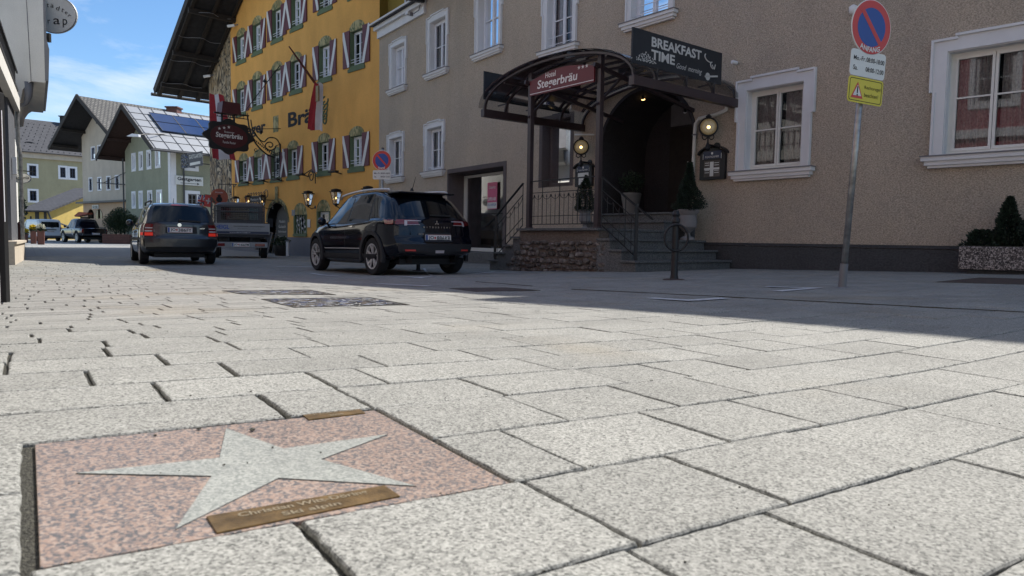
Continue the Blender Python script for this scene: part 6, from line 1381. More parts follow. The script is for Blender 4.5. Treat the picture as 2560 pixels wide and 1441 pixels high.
r = thing('wooden_shelter', 'little wooden roofed notice shelter between annex and cream house', 'shelter', Yp(205, 560, 60)); m = MB(); c1 = Yp(203, 538, 60); m.prism([c1+Vector((-.55, 0, -.15)), c1+Vector((.5, 0, .08)), c1+Vector((.5, 0, .22)), c1+Vector((-.2, 0, .26)), c1+Vector((-.6, 0, -.05))], (0, .8, 0)); m.build('roof', 'copper_sign', r); m = MB(); m.box(c1+Vector((.1, .4, -.9)), (.55, .5, 1.5)); m.build('box', 'wood_dark', r)
r = thing('climbing_ivy', 'dark ivy strip climbing beside the left building at the far street corner', 'ivy', Yp(52, 560, 60)); m = MB(); leaves(m, Yp(53, 522, 60), .35, .3, 1.1, 500, .2, shell=.2); m.build('foliage', 'leaf', r, recalc=False)
# ================================================================ left side
def pt(px, py, y): return Yp(px, py, y)
lb = thing('left_shop_building', 'grey shop building at the left edge with a slatted balcony and beige fascia', 'building', (-11, 13, -.3))
e0 = Vector((-8.7, 12)); e1 = Vector((-12.55, 18.2)); EW = Wall((e0.x, e0.y), (e1.x, e1.y), flip=True)      # balcony edge
e_near = EW.a-EW.u*2.8
zb_ = 3.10+.33
m = MB(); m.wbox(EW, -2.8, EW.L, -.16, 0, zb_-.05, zb_+.30); fa = m.build('fascia', 'white_wall', lb)
m = MB(); m.wbox(EW, -2.8, EW.L-.02, -3.2, -.17, zb_+.02, zb_+.2); m.build('balcony_slab', 'recess_wall', lb)
m = MB()
for k in range(46): q = -2.7+k*(EW.L+2.6)/46; m.wbox(EW, q, q+.05, -.10, -.06, zb_+.32, zb_+.95+(.12 if k % 6 == 0 else 0))
for z in (.45, .9): m.wbox(EW, -2.8, EW.L, -.055, -.02, zb_+z, zb_+z+.05)
m.build('balcony_railing', 'plastic_black', lb)
sl0 = EW.hit(45, 450, -.10)[0]
m = MB(); m.wbox(EW, -2.8, EW.L-.1, -.75, -.55, -.6, zb_); m.build('wall', 'pier_wall', lb)
m = MB(); m.wbox(EW, EW.L-2.2, EW.L-.05, -.56, -.12, -.6, zb_-.02); m.build('pillar', 'pier_wall', lb)
m = MB(); m.tube([EW.P(EW.L+.02, -.06, zb_), EW.P(EW.L+.02, -.06, 2.6), EW.P(EW.L+.02, -.02, 2.3), EW.P(EW.L+.02, -.02, -.4)], .045, 8); m.build('rain_pipe', 'galv', lb)
m = MB(); m.wbox(EW, EW.L-3.8, EW.L, -.5, .02, -.6, .08); m.wbox(EW, EW.L-3.8, EW.L+.02, -.5, .06, .08, .14); m.build('door_step', 'cream_wall', lb)
m = MB(); m.wbox(EW, EW.L-1.6, EW.L-1.4, -.1, -.02, 1.7, 2.1); m.build('post_box', 'white_paint', lb)
# near windscreen of the terrace
r = thing('terrace_windscreen', 'dark framed terrace windscreen standing at the left picture edge', 'screen', (-3.4, 4.7, 0))
TW = Wall((-3.33-.0, 4.60), (-2.0, 2.35)); g_ = Gp(14, 756)
m = MB(); tb = Vector((g_.x, g_.y, g_.z)); tt = Yp(4, 232, g_.y); tt.x = tb.x-.02
m.bar(tb, Vector((tb.x, tb.y, tt.z)), .04, .04); m.build('post', 'black_paint', r, bevel=.004)
m = MB(); g2 = Vector((tb.x-1.2, tb.y+.0, 0)); m.prism([Vector((tb.x-.02, tb.y+.02, tb.z+.20)), Vector((tb.x-1.3, tb.y+.1, tb.z+.20)), Vector((tb.x-1.3, tb.y+.1, tt.z-.05)), Vector((tb.x-.02, tb.y+.02, tt.z-.05))], (0, .03, 0)); m.build('panel', 'plastic_black', r)
m = MB(); m.bar(Vector((tb.x+.021, tb.y-.012, tt.z-.12)), Vector((tb.x+.021, tb.y-.012, tb.z+.55)), .003, .006); m.build('sunlit_edge', 'white', r)  # thin white bar stands in for sunlight along the post's edge
# taller white building behind, with its boxed eave end
wb = thing('white_corner_building', 'white rendered building with boxed eaves rising behind the left shop', 'building', (-16, 24, -.3))
FW = Wall((-12.75, 18.6), (-24.5, 36.), flip=True)
m = MB(); m.wbox(FW, .3, FW.L, -3, -.45, -.6, 4.6); m.build('wall', 'white_wall', wb)
y0 = 20.; x0, x1 = pt(52, 250, y0).x, pt(114, 206, y0).x; zb2 = pt(114, 207, y0).z; zlow = pt(50, 250, y0).z; xm = pt(78, 204, y0).x
m = MB(); P2 = [Vector((x1, y0, zb2)), Vector((xm, y0, zb2+.03)), Vector((xm-.12, y0, zb2-.04)), Vector((xm-.25, y0, zb2-.22)), Vector((x0, y0, zlow)), Vector((x0-.9, y0, zlow-.2)), Vector((x0-.9, y0, 9.5)), Vector((x1+.02, y0, 9.5))]
m.prism(P2, FW.u*6); m.build('bay', 'white_wall', wb)
m = MB(); m.bar(Vector((xm+.0, y0-.006, zb2+.03)), Vector((xm-.15, y0-.006, 9.5)), .012, .012); m.build('plaster_joint', 'lead', wb)
m = MB(); m.prism([Vector((x1, y0-.02, zb2+.05)), Vector((x1+.10, y0-.02, zb2+.05)), Vector((x1+.14, y0-.02, zb2+.9)), Vector((x1+.07, y0-.02, zb2+1.2)), Vector((x1+.07, y0-.02, 9.5)), Vector((x1, y0-.02, 9.5))], FW.u*6); m.build('eave_edge', 'lead', wb)
m = MB(); q = lambda px, py: pt(px, py, y0+.1); m.tube([q(72, 206), q(71, 240), q(66, 258), q(58, 263), q(47, 263)], [.12, .10, .06, .05, .05], 10); m.build('rain_pipe', 'lead', wb, smooth=True)
m = MB(); m.box(pt(122, 95, y0+2), (.09, .1, .26)); m.build('wall_box', 'black_paint', wb)
m = MB(); m.wbox(FW, .5, .9, -.44, -.30, .5, 1.3); m.build('meter_box', 'white_paint', wb)
def oval_sign(c, a, b, label, texts, grp=None, arm=None):
    r = thing('oval_sign', label, 'sign', c); nrm = Vector((0, -1, 0)); m = MB(); m.prism([Vector(c)+Vector((a*math.cos(2*math.pi*k/40), 0, b*math.sin(2*math.pi*k/40))) for k in range(40)], (0, .06, 0)); m.build('board', 'sign_white', r, bevel=.01)
    m = MB(); P_ = [Vector(c)+Vector((a*.985*math.cos(2*math.pi*k/40), -.006, b*.985*math.sin(2*math.pi*k/40))) for k in range(40)]; m.tube(P_, .012, 5, True); m.build('rim', 'lead', r)
    m = MB()
    for t_, dx, dz, w_, h_, rot in texts: u = Vector((math.cos(rot), 0, math.sin(rot))); v = Vector((-math.sin(rot), 0, math.cos(rot))); m.text(t_, Vector(c)+Vector((dx, -.012, dz)), u, v, w_, h_)
    m.build('lettering', 'ink', r)
    if arm: m = MB(); m.tube(arm, .025, 6); m.build('arm', 'iron', r)
    return r
yS = 21.5; k_ = yS/F; c = pt(138, 38, yS); E_ = lambda px, py: (Vector(pt(px, py, yS))-Vector(c))
T_ = []
for ch2, px, py, rot, w_, h_ in (('ä', 131, 15, -.1, 8, 9), ('d', 145, 21, -.25, 8, 10), ('t', 157, 26, -.4, 6, 9), ('e', 166, 33, -.55, 6, 6), ('r', 174, 41, -.7, 6, 7), ('r', 123, 55, 0, 6, 9), ('a', 142, 54, 0, 16, 14), ('p', 163, 59, 0, 11, 20), ('S', 108, 14, .1, 8, 10), ('t', 120, 14, 0, 5, 9)):
    d = E_(px, py); T_.append((ch2, d.x, d.z, w_*k_, h_*k_, rot))
oval_sign(c, 53*k_, 44*k_, 'big white oval sign with handwritten letters high beside the left building', T_, arm=[pt(125, -8, yS), pt(100, -8, yS)])
yS = 30.; k_ = yS/F; c = pt(55, 446, yS); oval_sign(c, 22*k_, 12.5*k_, 'small white oval sign with slanted script under an iron arm at the left building', [('Apfonia', .0, 0, .62, .2, .06)], arm=[pt(82, 430, yS), pt(44, 426, yS)])
p = pt(47, 620, 26); r = thing('guide_post', 'slim brown post with a white cap at the far corner of the left building', 'post', p); gb = Gp(50, 626); m = MB(); m.lathe([(.06, 0), (.055, 1.0), (.09, 1.02), (.02, 1.12)], gb, n=10); m.build('post', 'terracotta', r)
# ================================================================ planters and plants in the far street
def pot_box(px, py, wpx, hpx, label, fl):
    b = Gp(px, py); k = b.y/F; r = thing('flower_planter', label, 'planter', b, 0, 'brown flower planters in the far street'); w_, h = wpx*k, hpx*k
    m = MB(); pts = [(-.5, 0), (.5, 0), (.56, 1), (-.56, 1)]; R = Matrix.Rotation(.5, 3, 'Z')
    lo = [b+R @ Vector((x*w_*.85, y*w_*.85, 0)) for x, y in ((-.5, -.5), (.5, -.5), (.5, .5), (-.5, .5))]; hi = [b+R @ Vector((x*w_, y*w_, 0))*.95+UP*h for x, y in ((-.5, -.5), (.5, -.5), (.5, .5), (-.5, .5))]
    m.poly(lo); m.poly(hi)
    for j in range(4): m.quad(lo[j], lo[(j+1) % 4], hi[(j+1) % 4], hi[j])
    m.build('box', 'terracotta', r, bevel=.01)
    m = MB(); leaves(m, b+UP*(h+.10), w_*.5, w_*.5, .2, 160, .14, shell=.2); m.build('leaves', 'leaf', r, recalc=False); m = MB(); leaves(m, b+UP*(h+.15), w_*.55, w_*.55, .2, 240, .09, shell=.7, fn=lambda v: v[2] > -.2); m.build('flowers', fl, r, recalc=False)
pot_box(63, 607, 13, 22, 'low brown planter with yellow flowers, leftmost of the three in the far street', 'petal')
pot_box(84, 610, 13, 32, 'tall brown planter with yellow flowers, middle one of the three in the far street', 'petal')
pot_box(103, 612, 16, 35, 'tall brown planter with white flowers, rightmost of the three in the far street', 'petal_white')
b = Gp(302, 610); k_ = b.y/F; r = thing('wooden_planter', 'slatted wooden planter box with a big dark bush in the far street', 'planter', b); w_ = 66*k_; h = 24*k_
m = MB()
for j in range(6): m.box(b+UP*(h*(j+.5)/6), (w_, 1.3, h/6-.02))
m.build('slatted_box', 'terracotta', r); m = MB(); m.box(b+UP*(h*.5), (w_-.06, 1.2, h-.02)); m.build('liner', 'wood_dark', r)
r = thing('leafy_bush', 'big dark rounded bush growing in the slatted wooden planter', 'bush', b+UP*h); m = MB()
for dx, dz, rx in ((-.45, .9, .75), (.35, .75, .8), (0, 1.35, .7), (.75, 1.0, .5), (-.2, .5, .9)): leaves(m, b+UP*(h+dz)+Vector((dx, 0, 0)), rx, .65, rx*.8, 2200, .085, shell=.3)
m.build('foliage', 'leaf', r, recalc=False); m = MB(); m.tube([b+UP*h, b+UP*(h+.8)], .06, 6)
for k in range(5): a = k*1.3; m.tube([b+UP*(h+.5), b+UP*(h+1.3)+Vector((math.cos(a)*.5, math.sin(a)*.3, 0))], .025, 5)
m.build('trunk', 'wood_dark', r)
# ================================================================ the near side of the street, left of the picture edge (seen in the window glass)
def q_(t, o=-.7): return (-.566*t+.824*o, .824*t+.566*o)
PWl = Wall(q_(4.2), q_(11.2), flip=True)
pk = thing('pink_house', 'long pink rendered house with white window surrounds on the near side of the street', 'building', (-4, 2, 0)); hq = []
for k in range(3):
    for z in (1.3, 4.6, 7.4):
        s0 = .7+k*2.3; m = MB(); m.wbox(PWl, s0-.14, s0+1.14, 0, .04, z-.14, z); m.wbox(PWl, s0-.14, s0+1.14, 0, .04, z+1.5, z+1.64); m.wbox(PWl, s0-.14, s0, 0, .04, z, z+1.5); m.wbox(PWl, s0+1, s0+1.14, 0, .04, z, z+1.5); wn = m.build('window', 'white', pk); sashes(PWl, s0, s0+1, z, z+1.5, -.1, wn, (.5,), 2, 'white', None); hq.append((s0, s0+1, z, z+1.5))
m = MB(); wall_sheet(m, PWl, 0, PWl.L, -.5, 9.5, hq); m.quad(PWl.P(0, 0, -.3), PWl.P(0, -8, -.3), PWl.P(0, -8, 9.5), PWl.P(0, 0, 9.5)); m.quad(PWl.P(PWl.L, 0, -.3), PWl.P(PWl.L, -8, -.3), PWl.P(PWl.L, -8, 9.5), PWl.P(PWl.L, 0, 9.5)); m.quad(PWl.P(0, -8, -.3), PWl.P(PWl.L, -8, -.3), PWl.P(PWl.L, -8, 9.5), PWl.P(0, -8, 9.5)); m.build('wall', 'pink_wall', pk, recalc=False)
m = MB(); m.wbox(PWl, 0, PWl.L, 0, .1, 3.6, 3.85); m.build('string_course', 'white', pk)
m = MB(); m.wbox(PWl, 0, PWl.L, 0, .03, -.5, .7); m.build('plinth', 'grey_plinth', pk)
rf = MB(); roofplane(rf, PWl.P(-.3, .5, 9.4), PWl.P(PWl.L, .5, 9.4), PWl.P(PWl.L, -4, 12), PWl.P(0, -4, 12), .2); roofplane(rf, PWl.P(-.3, -8.5, 9.4), PWl.P(PWl.L, -8.5, 9.4), PWl.P(PWl.L, -4, 12), PWl.P(0, -4, 12), .2); rf.build('roof', 'slates', pk, recalc=False)
# upper storeys of the left shop, set back behind its balcony
m = MB(); m.wbox(EW, -2.8, EW.L, -9, -2.6, zb_+.2, 9.2); m.build('upper_storey', 'white_wall', lb)
nb = thing('grey_neighbour_house', 'plain grey rendered house beside the pink one on the near side of the street', 'building', (0, -3, 0))
NW = Wall(q_(-13, -.75), q_(4.15, -.75), flip=True); hq = []
for k in range(5):
    for z in (1.2, 4.6, 7.4):
        s0 = 1.4+k*3.1; m = MB(); m.wbox(NW, s0-.14, s0+1.14, 0, .04, z-.14, z); m.wbox(NW, s0-.14, s0+1.14, 0, .04, z+1.5, z+1.64); m.wbox(NW, s0-.14, s0, 0, .04, z, z+1.5); m.wbox(NW, s0+1, s0+1.14, 0, .04, z, z+1.5); wn = m.build('window', 'white', nb); sashes(NW, s0, s0+1, z, z+1.5, -.1, wn, (.5,), 2, 'white', None); hq.append((s0, s0+1, z, z+1.5))
m = MB(); wall_sheet(m, NW, 0, NW.L, -.5, 9.2, hq)
for q in (0, NW.L): m.quad(NW.P(q, 0, -.3), NW.P(q, -8, -.3), NW.P(q, -8, 9.2), NW.P(q, 0, 9.2))
m.quad(NW.P(0, -8, -.3), NW.P(NW.L, -8, -.3), NW.P(NW.L, -8, 9.2), NW.P(0, -8, 9.2)); m.build('wall', 'grey_house_wall', nb, recalc=False)
rf = MB(); roofplane(rf, NW.P(-.3, .5, 9.1), NW.P(NW.L, .5, 9.1), NW.P(NW.L, -4, 11.6), NW.P(0, -4, 11.6), .2); roofplane(rf, NW.P(-.3, -8.5, 9.1), NW.P(NW.L, -8.5, 9.1), NW.P(NW.L, -4, 11.6), NW.P(0, -4, 11.6), .2); rf.build('roof', 'slates', nb, recalc=False)
# ================================================================ vehicles (local x forward, y left, z up; origin on the ground under the rear bumper)
def interp(tab, x):
    if x <= tab[0][0]: return tab[0][1]
    for (a, p), (b, q) in zip(tab, tab[1:]):
        if x <= b: t = (x-a)/(b-a); return p+(q-p)*t
    return tab[-1][1]
def crom(vals, t):
    n = len(vals)-1; i = min(int(t), n-1); f = t-i; p0, p1, p2, p3 = vals[max(0, i-1)], vals[i], vals[i+1], vals[min(n, i+2)]
    return .5*((2*p1)+(p2-p0)*f+(2*p0-5*p1+4*p2-p3)*f*f+(3*p1-p0-3*p2+p3)*f**3)
class Shell:
    def __init__(s, st, rear, front, br=.10, bf=.16, fade=.9, edge=.10):
        s.st, s.rear, s.front, s.br, s.bf, s.fade, s.edge = st, rear, front, br, bf, fade, edge; s.X0, s.X1 = st[0][0], st[-1][0]
    def par(s, X):
        st = s.st; X = max(s.X0, min(s.X1, X))
        for i in range(len(st)-1):
            if X <= st[i+1][0]: t = i+(X-st[i][0])/(st[i+1][0]-st[i][0]); break
        return [crom([q[k] for q in st], t) for k in range(1, 6)]
    def half(s, X):
        w, zb, zl, zt, wt = s.par(X); e = s.edge; g = max(0, min(1, (zt-zl)/.3))
        C_ = [(0, zb), (w*.75, zb), (w*.93, zb+.04), (w*.99, zb+.2), (w, (zb+zl)/2+.05), (w*.99, zl-.12), (w*.965, zl-.02),
              (wt+(w*.95-wt)*(.92), zl+.03*g), (wt+.05, zt-.12*g-.01), (wt-.03, zt-.03*g-.004), (wt*.72, zt), (0, zt+.012)]
        out_ = []
        for i in range(len(C_)-1):
            for k in range(3): t = i+k/3; out_.append((max(0, crom([c[0] for c in C_], t)), crom([c[1] for c in C_], t)))
        return out_+[C_[-1]]
    def xo(s, X, z):
        return interp(s.rear, z)*max(0, 1-(X-s.X0)/s.fade)**1.0-interp(s.front, z)*max(0, 1-(s.X1-X)/s.fade)
    def yat(s, X, z):
        h = s.half(X); best = 0
        for (a, b), (c, d) in zip(h[6:], h[7:]):
            if (b <= z <= d) or (d <= z <= b):
                t = (z-b)/(d-b) if d != b else 0; return a+(c-a)*t
        return h[-4][0]
    def side(s, X, z, off=.004, sg=1): return Vector((X+s.xo(X, z), sg*(s.yat(X, z)+off), z))
    def cap(s, z, w, off=.006, front=False):
        X = s.X1 if front else s.X0; b = s.bf if front else s.br; y = s.yat(X, z)*w
        return Vector((X+s.xo(X, z)+(b if front else -b)*(1-abs(w)**3)+(off if front else -off), y, z))
    def mesh(s, dx=.07):
        n = int((s.X1-s.X0)/dx); rings = []
        for i in range(n+1):
            X = s.X0+(s.X1-s.X0)*i/n; h = s.half(X); rings.append([Vector((X+s.xo(X, z), y, z)) for y, z in h]+[Vector((X+s.xo(X, z), -y, z)) for y, z in h[-2:0:-1]])
        m = MB(); N_ = len(rings[0])
        for r in rings: m.v += r
        for i in range(n):
            for j in range(N_): k = (j+1) % N_; m.f.append((i*N_+j, i*N_+k, (i+1)*N_+k, (i+1)*N_+j))
        for X, b, r in ((s.X0, -s.br, rings[0]), (s.X1, s.bf, rings[-1])):
            H_ = N_//2+1; M_ = 12; i0 = len(m.v)
            for j in range(H_):
                a, c = r[j], r[(N_-j) % N_]
                for k in range(M_+1): w = 1-2*k/M_; p = a.lerp(c, k/M_); m.v.append(p+Vector((b*(1-abs(w)**3)*min(1, a.y/.25) if k not in (0, M_) else 0, 0, 0)))
            for j in range(H_-1):
                for k in range(M_): q = i0+j*(M_+1)+k; m.f.append((q, q+1, q+M_+2, q+M_+1))
        return m
    def pside(s, m, Xb0, Xb1, Xt0, Xt1, zb, zt, sg, off=.005, n=10, k=5):
        i = len(m.v)
        for b in range(k+1):
            v = b/k; z = zb+(zt-zb)*v
            for a in range(n+1): u = a/n; X = (Xb0+(Xb1-Xb0)*u)*(1-v)+(Xt0+(Xt1-Xt0)*u)*v; m.v.append(s.side(X, z, off, sg))
        for b in range(k):
            for a in range(n): q = i+b*(n+1)+a; m.f.append((q, q+1, q+n+2, q+n+1))
    def pcap(s, m, w0, w1, z0, z1, off=.006, front=False, n=10, k=5, wt0=None, wt1=None):
        i = len(m.v)
        wt0 = w0 if wt0 is None else wt0; wt1 = w1 if wt1 is None else wt1
        for b in range(k+1):
            v = b/k; z = z0+(z1-z0)*v
            for a in range(n+1): u = a/n; w = (w0+(w1-w0)*u)*(1-v)+(wt0+(wt1-wt0)*u)*v; m.v.append(s.cap(z, w, off, front))
        for b in range(k):
            for a in range(n): q = i+b*(n+1)+a; m.f.append((q, q+1, q+n+2, q+n+1))
def booled(o, cutters):
    for c in cutters:
        md = o.modifiers.new('b', 'BOOLEAN'); md.operation = 'DIFFERENCE'; md.object = c; md.solver = 'EXACT'
    bpy.context.view_layer.update(); dg = bpy.context.evaluated_depsgraph_get(); me = bpy.data.meshes.new_from_object(o.evaluated_get(dg))
    o.modifiers.clear(); o.data = me
    for c in cutters: bpy.data.objects.remove(c)
    me.polygons.foreach_set('use_smooth', [True]*len(me.polygons))
    try: me.set_sharp_from_angle(angle=math.radians(42))
    except Exception: pass
def wheel(par, x, y, R, wd, style='double', dark=False):
    sg = 1 if y > 0 else -1; o = bpy.data.objects.new('wheel', None); C.objects.link(o); o.parent = par; o.location = (x, y, R); ax = Vector((0, sg, 0)); Z0 = Vector((0, 0, 0))
    m = MB(); h = wd/2; r = R*.68; m.lathe([(r, -h), (R*.93, -h), (R*.985, -h*.8), (R, -h*.4), (R, h*.4), (R*.985, h*.8), (R*.93, h), (r, h*.93)], Z0, ax, 36, False); m.build('tyre', 'rubber', o, local=True, smooth=50)
    m = MB(); m.lathe([(.01, h*.2), (r*.95, h*.25), (r*1.0, -h)], Z0, ax, 28); m.build('brake_drum', 'alloy_dark', o, local=True)
    m = MB(); m.lathe([(r*.90, h*.5), (r*.93, h*.95), (r*1.01, h*.97), (r*1.01, h*.6)], Z0, ax, 36, False); m.lathe([(.001, h*.75), (r*.18, h*.72), (r*.2, h*.4)], Z0, ax, 16)
    ns = 5
    for k in range(ns):
        for d in ((-.13, .13) if style == 'double' else (0,)):
            a = 2*math.pi*k/ns+.3; p = Vector((math.cos(a), 0, math.sin(a))); q = Vector((math.cos(a+d*1.6), 0, math.sin(a+d*1.6)))
            m.bar(p*r*.12+ax*h*.68, q*r*.94+ax*h*.85, r*(.13 if style == 'double' else .26), .02, (0, 1, 0))
    m.build('rim', 'alloy' if not dark else 'plastic_grey', o, local=True, smooth=30); return o
def plate_eu(par, c, u, v, txt, small=False):
    c, u, v = Vector(c), Vector(u), Vector(v); n = u.cross(v); m = MB(); m.prism([c+u*a*.26+v*b*.06 for a, b in ((-1, -1), (1, -1), (1, 1), (-1, 1))], n*.008); o = m.build('license_plate', 'letter_white', par, local=True)
    m = MB(); m.prism([c+u*a+v*b+n*.0082 for a, b in ((-.255, -.055), (-.215, -.055), (-.215, .055), (-.255, .055))], n*.001); m.build('blue_band', 'sign_blue', o, local=True)
    m = MB()
    for z in (.054, -.058): m.prism([c+u*a+v*(z+b)+n*.0085 for a, b in ((-.21, 0), (.258, 0), (.258, .004), (-.21, .004))], n*.001)
    m.build('red_lines', 'sign_red', o, local=True)
    a, b, d = txt; m = MB(); m.text(a, c-u*.145+n*.009, u, v, .105, .075, bold=.02); m.text(b, c+u*.045+n*.009, u, v, .16, .075, bold=.02); m.text(d, c+u*.19+n*.009, u, v, .105, .075, bold=.02); m.build('lettering', 'ink', o, local=True)
    m = MB(); m.prism([c-u*.068+n*.009+u*.016*x+v*.024*z for x, z in ((-1, 1), (1, 1), (1, -.2), (0, -1), (-1, -.2))], n*.001); m.build('crest', 'sign_red', o, local=True)
U_ = Vector((0, -1, 0)); Vv = Vector((0, 0, 1))
def car(name, label, cat, loc, th, S, paint, wheels, R, wy, glass_side, glass_rear, lights=None, dark=False, arch=True, grp=None, wd=.205):
    r = thing(name, label, cat, loc, th+math.pi/2, grp)
    hx, ly = Vector((-math.sin(th), math.cos(th), 0)), Vector((-math.cos(th), -math.sin(th), 0)); L0 = Vector((loc[0], loc[1], 0))
    def gq(x, y): p = L0+hx*x+ly*y; return gz(p[0], p[1])
    zc = {(x, sg): gq(x, sg*(wy-.1)) for x in wheels for sg in (-1, 1)}; a0_, a1_ = wheels
    sx = ((zc[a1_, 1]+zc[a1_, -1])-(zc[a0_, 1]+zc[a0_, -1]))/2/(a1_-a0_); sy = ((zc[a0_, 1]+zc[a1_, 1])-(zc[a0_, -1]+zc[a1_, -1]))/2/(2*wy-.2)
    r.rotation_euler = (math.atan(sy), -math.atan(sx), th+math.pi/2); r.location.z = (sum(zc.values())/4)-sx*(a0_+a1_)/2+.004
    b = S.mesh().build('body', paint, r, local=True, doubles=True)
    cut = []
    for x in wheels:
        for sg in (-1, 1):
            m = MB(); m.lathe([(R+.055, -.0), (R+.055, .8)], Vector((x, sg*(wy-.28), R+.01)), (0, sg, 0), 32); c = m.build('cut', paint, None); c.matrix_world = r.matrix_basis.copy(); cut.append(c)
    bpy.context.view_layer.update(); booled(b, cut)
    for x in wheels:
        for sg in (-1, 1): wheel(r, x, sg*(wy-wd/2-.01), R, wd, dark=dark)
    if arch:
        for x in wheels:
            for sg in (-1, 1):
                m = MB(); pts = []
                for k in range(21):
                    a = math.pi*(k/20*1.16-.08)
                    for rr in (R+.045, R+.115): pts.append((x+rr*math.cos(a), R+.01+rr*math.sin(a)))
                i = 0
                for k in range(20):
                    q = [pts[2*k], pts[2*k+1], pts[2*k+3], pts[2*k+2]]; P_ = []
                    for X, z in q: P_.append(Vector((X, sg*(S.half(X)[13][0]*.985+.035), z)))
                    m.prism(P_, (0, -sg*.06, 0))
                m.build('arch_trim', 'plastic_black', r, local=True)
    for (a, b_, c, d, z0, z1) in glass_side:
        for sg in (-1, 1): m = MB(); S.pside(m, a, b_, c, d, z0, z1, sg); m.build('side_window', 'glass_car', r, local=True, recalc=False, smooth=True)
    for sg in (-1, 1):
        xb0, xb1, xt0, xt1 = min(q[0] for q in glass_side[:2])-.05, max(q[1] for q in glass_side[:2])+.06, min(q[2] for q in glass_side[:2])-.05, max(q[3] for q in glass_side[:2])+.05
        m = MB(); S.pside(m, xb0, xb1, xt0, xt1, min(q[4] for q in glass_side)-.015, max(q[5] for q in glass_side)+.015, sg, off=.002, n=18); m.build('window_trim', 'black_paint', r, local=True, recalc=False, smooth=True)
    if glass_rear: m = MB(); S.pcap(m, *glass_rear[:4], wt0=glass_rear[4], wt1=glass_rear[5]); m.build('rear_window', 'glass_car', r, local=True, recalc=False, smooth=True)
    m = MB(); m.box(((S.X0+S.X1)/2, 0, R*.85), (S.X1-S.X0-.5, wy*1.3, .18)); m.build('underbody', 'plastic_black', r, local=True)
    return r
def mirrors(r, S, x, z, paint, both=True):
    for sg in (-1, 1):
        y = S.yat(x, z)+.02; m = MB(); m.lathe([(.02, -.06), (.07, -.055), (.085, 0), (.07, .05), (.02, .07)], Vector((x, sg*(y+.12), z+.03)), (1, 0, 0), 14); m.bar((x, sg*(y-.02), z-.02), (x, sg*(y+.07), z), .05, .03); m.build('wing_mirror', paint, r, local=True, smooth=True)
# ---------------- dark blue crossover
stM = [(.10, .78, .36, .98, 1.42, .60), (.30, .86, .30, .99, 1.47, .62), (.6, .89, .24, 1.0, 1.52, .62), (1.1, .90, .20, .98, 1.555, .62), (1.7, .895, .19, .955, 1.565, .62), (2.3, .895, .19, .93, 1.54, .60), (2.75, .895, .19, .92, 1.40, .60), (3.2, .89, .20, .91, 1.08, .68), (3.55, .87, .22, .88, .99, .72), (3.9, .82, .25, .80, .90, .66), (4.12, .70, .30, .70, .78, .5)]
SM = Shell(stM, [(.3, .04), (.42, .0), (.60, .0), (.66, .07), (.92, .10), (1.0, .13), (1.40, .50), (1.5, .62)], [(.3, .05), (.5, 0), (.8, .12), (1, .2)], br=.14, bf=.22, fade=1.1)
thM = math.radians(37)
hd = Vector((-math.sin(thM), math.cos(thM), 0)); axle = Vector((-2.44, 12.75, 0))+Vector((math.cos(thM), math.sin(thM), 0))*.78
loc = axle-hd*.84; loc.z = gz(axle.x, axle.y)+.005
mc_ = car('crossover_car', 'dark blue black crossover car with silver roof rails parked in the hotel shade', 'car', loc, thM, SM, 'paint_black', (.84, 3.48), .335, .895,
          [(1.02, 1.92, 1.02, 1.92, .985, 1.47), (2.00, 3.08, 1.98, 2.60, .955, 1.45), (.60, .95, .80, .95, 1.03, 1.40)], (-.80, .80, 1.04, 1.37, -.84, .84))
m = MB(); SM.pcap(m, -.94, .94, 1.39, 1.465, off=.05, n=14, k=3); o = m.build('roof_spoiler', 'paint_black', mc_, local=True, recalc=False, smooth=True)
m = MB(); m.box((.60, 0, 1.475), (.42, 1.16, .03)); m.build('spoiler_blade', 'paint_black', mc_, local=True, bevel=.012)
m = MB()
for sg in (-1, 1): SM.pside(m, .11, 4.1, .13, 4.08, .22, .38, sg, off=.012, n=40, k=3)
SM.pcap(m, -.99, .99, .37, .56, off=.012, n=20); m.build('lower_cladding', 'plastic_black', mc_, local=True, recalc=False, smooth=True)
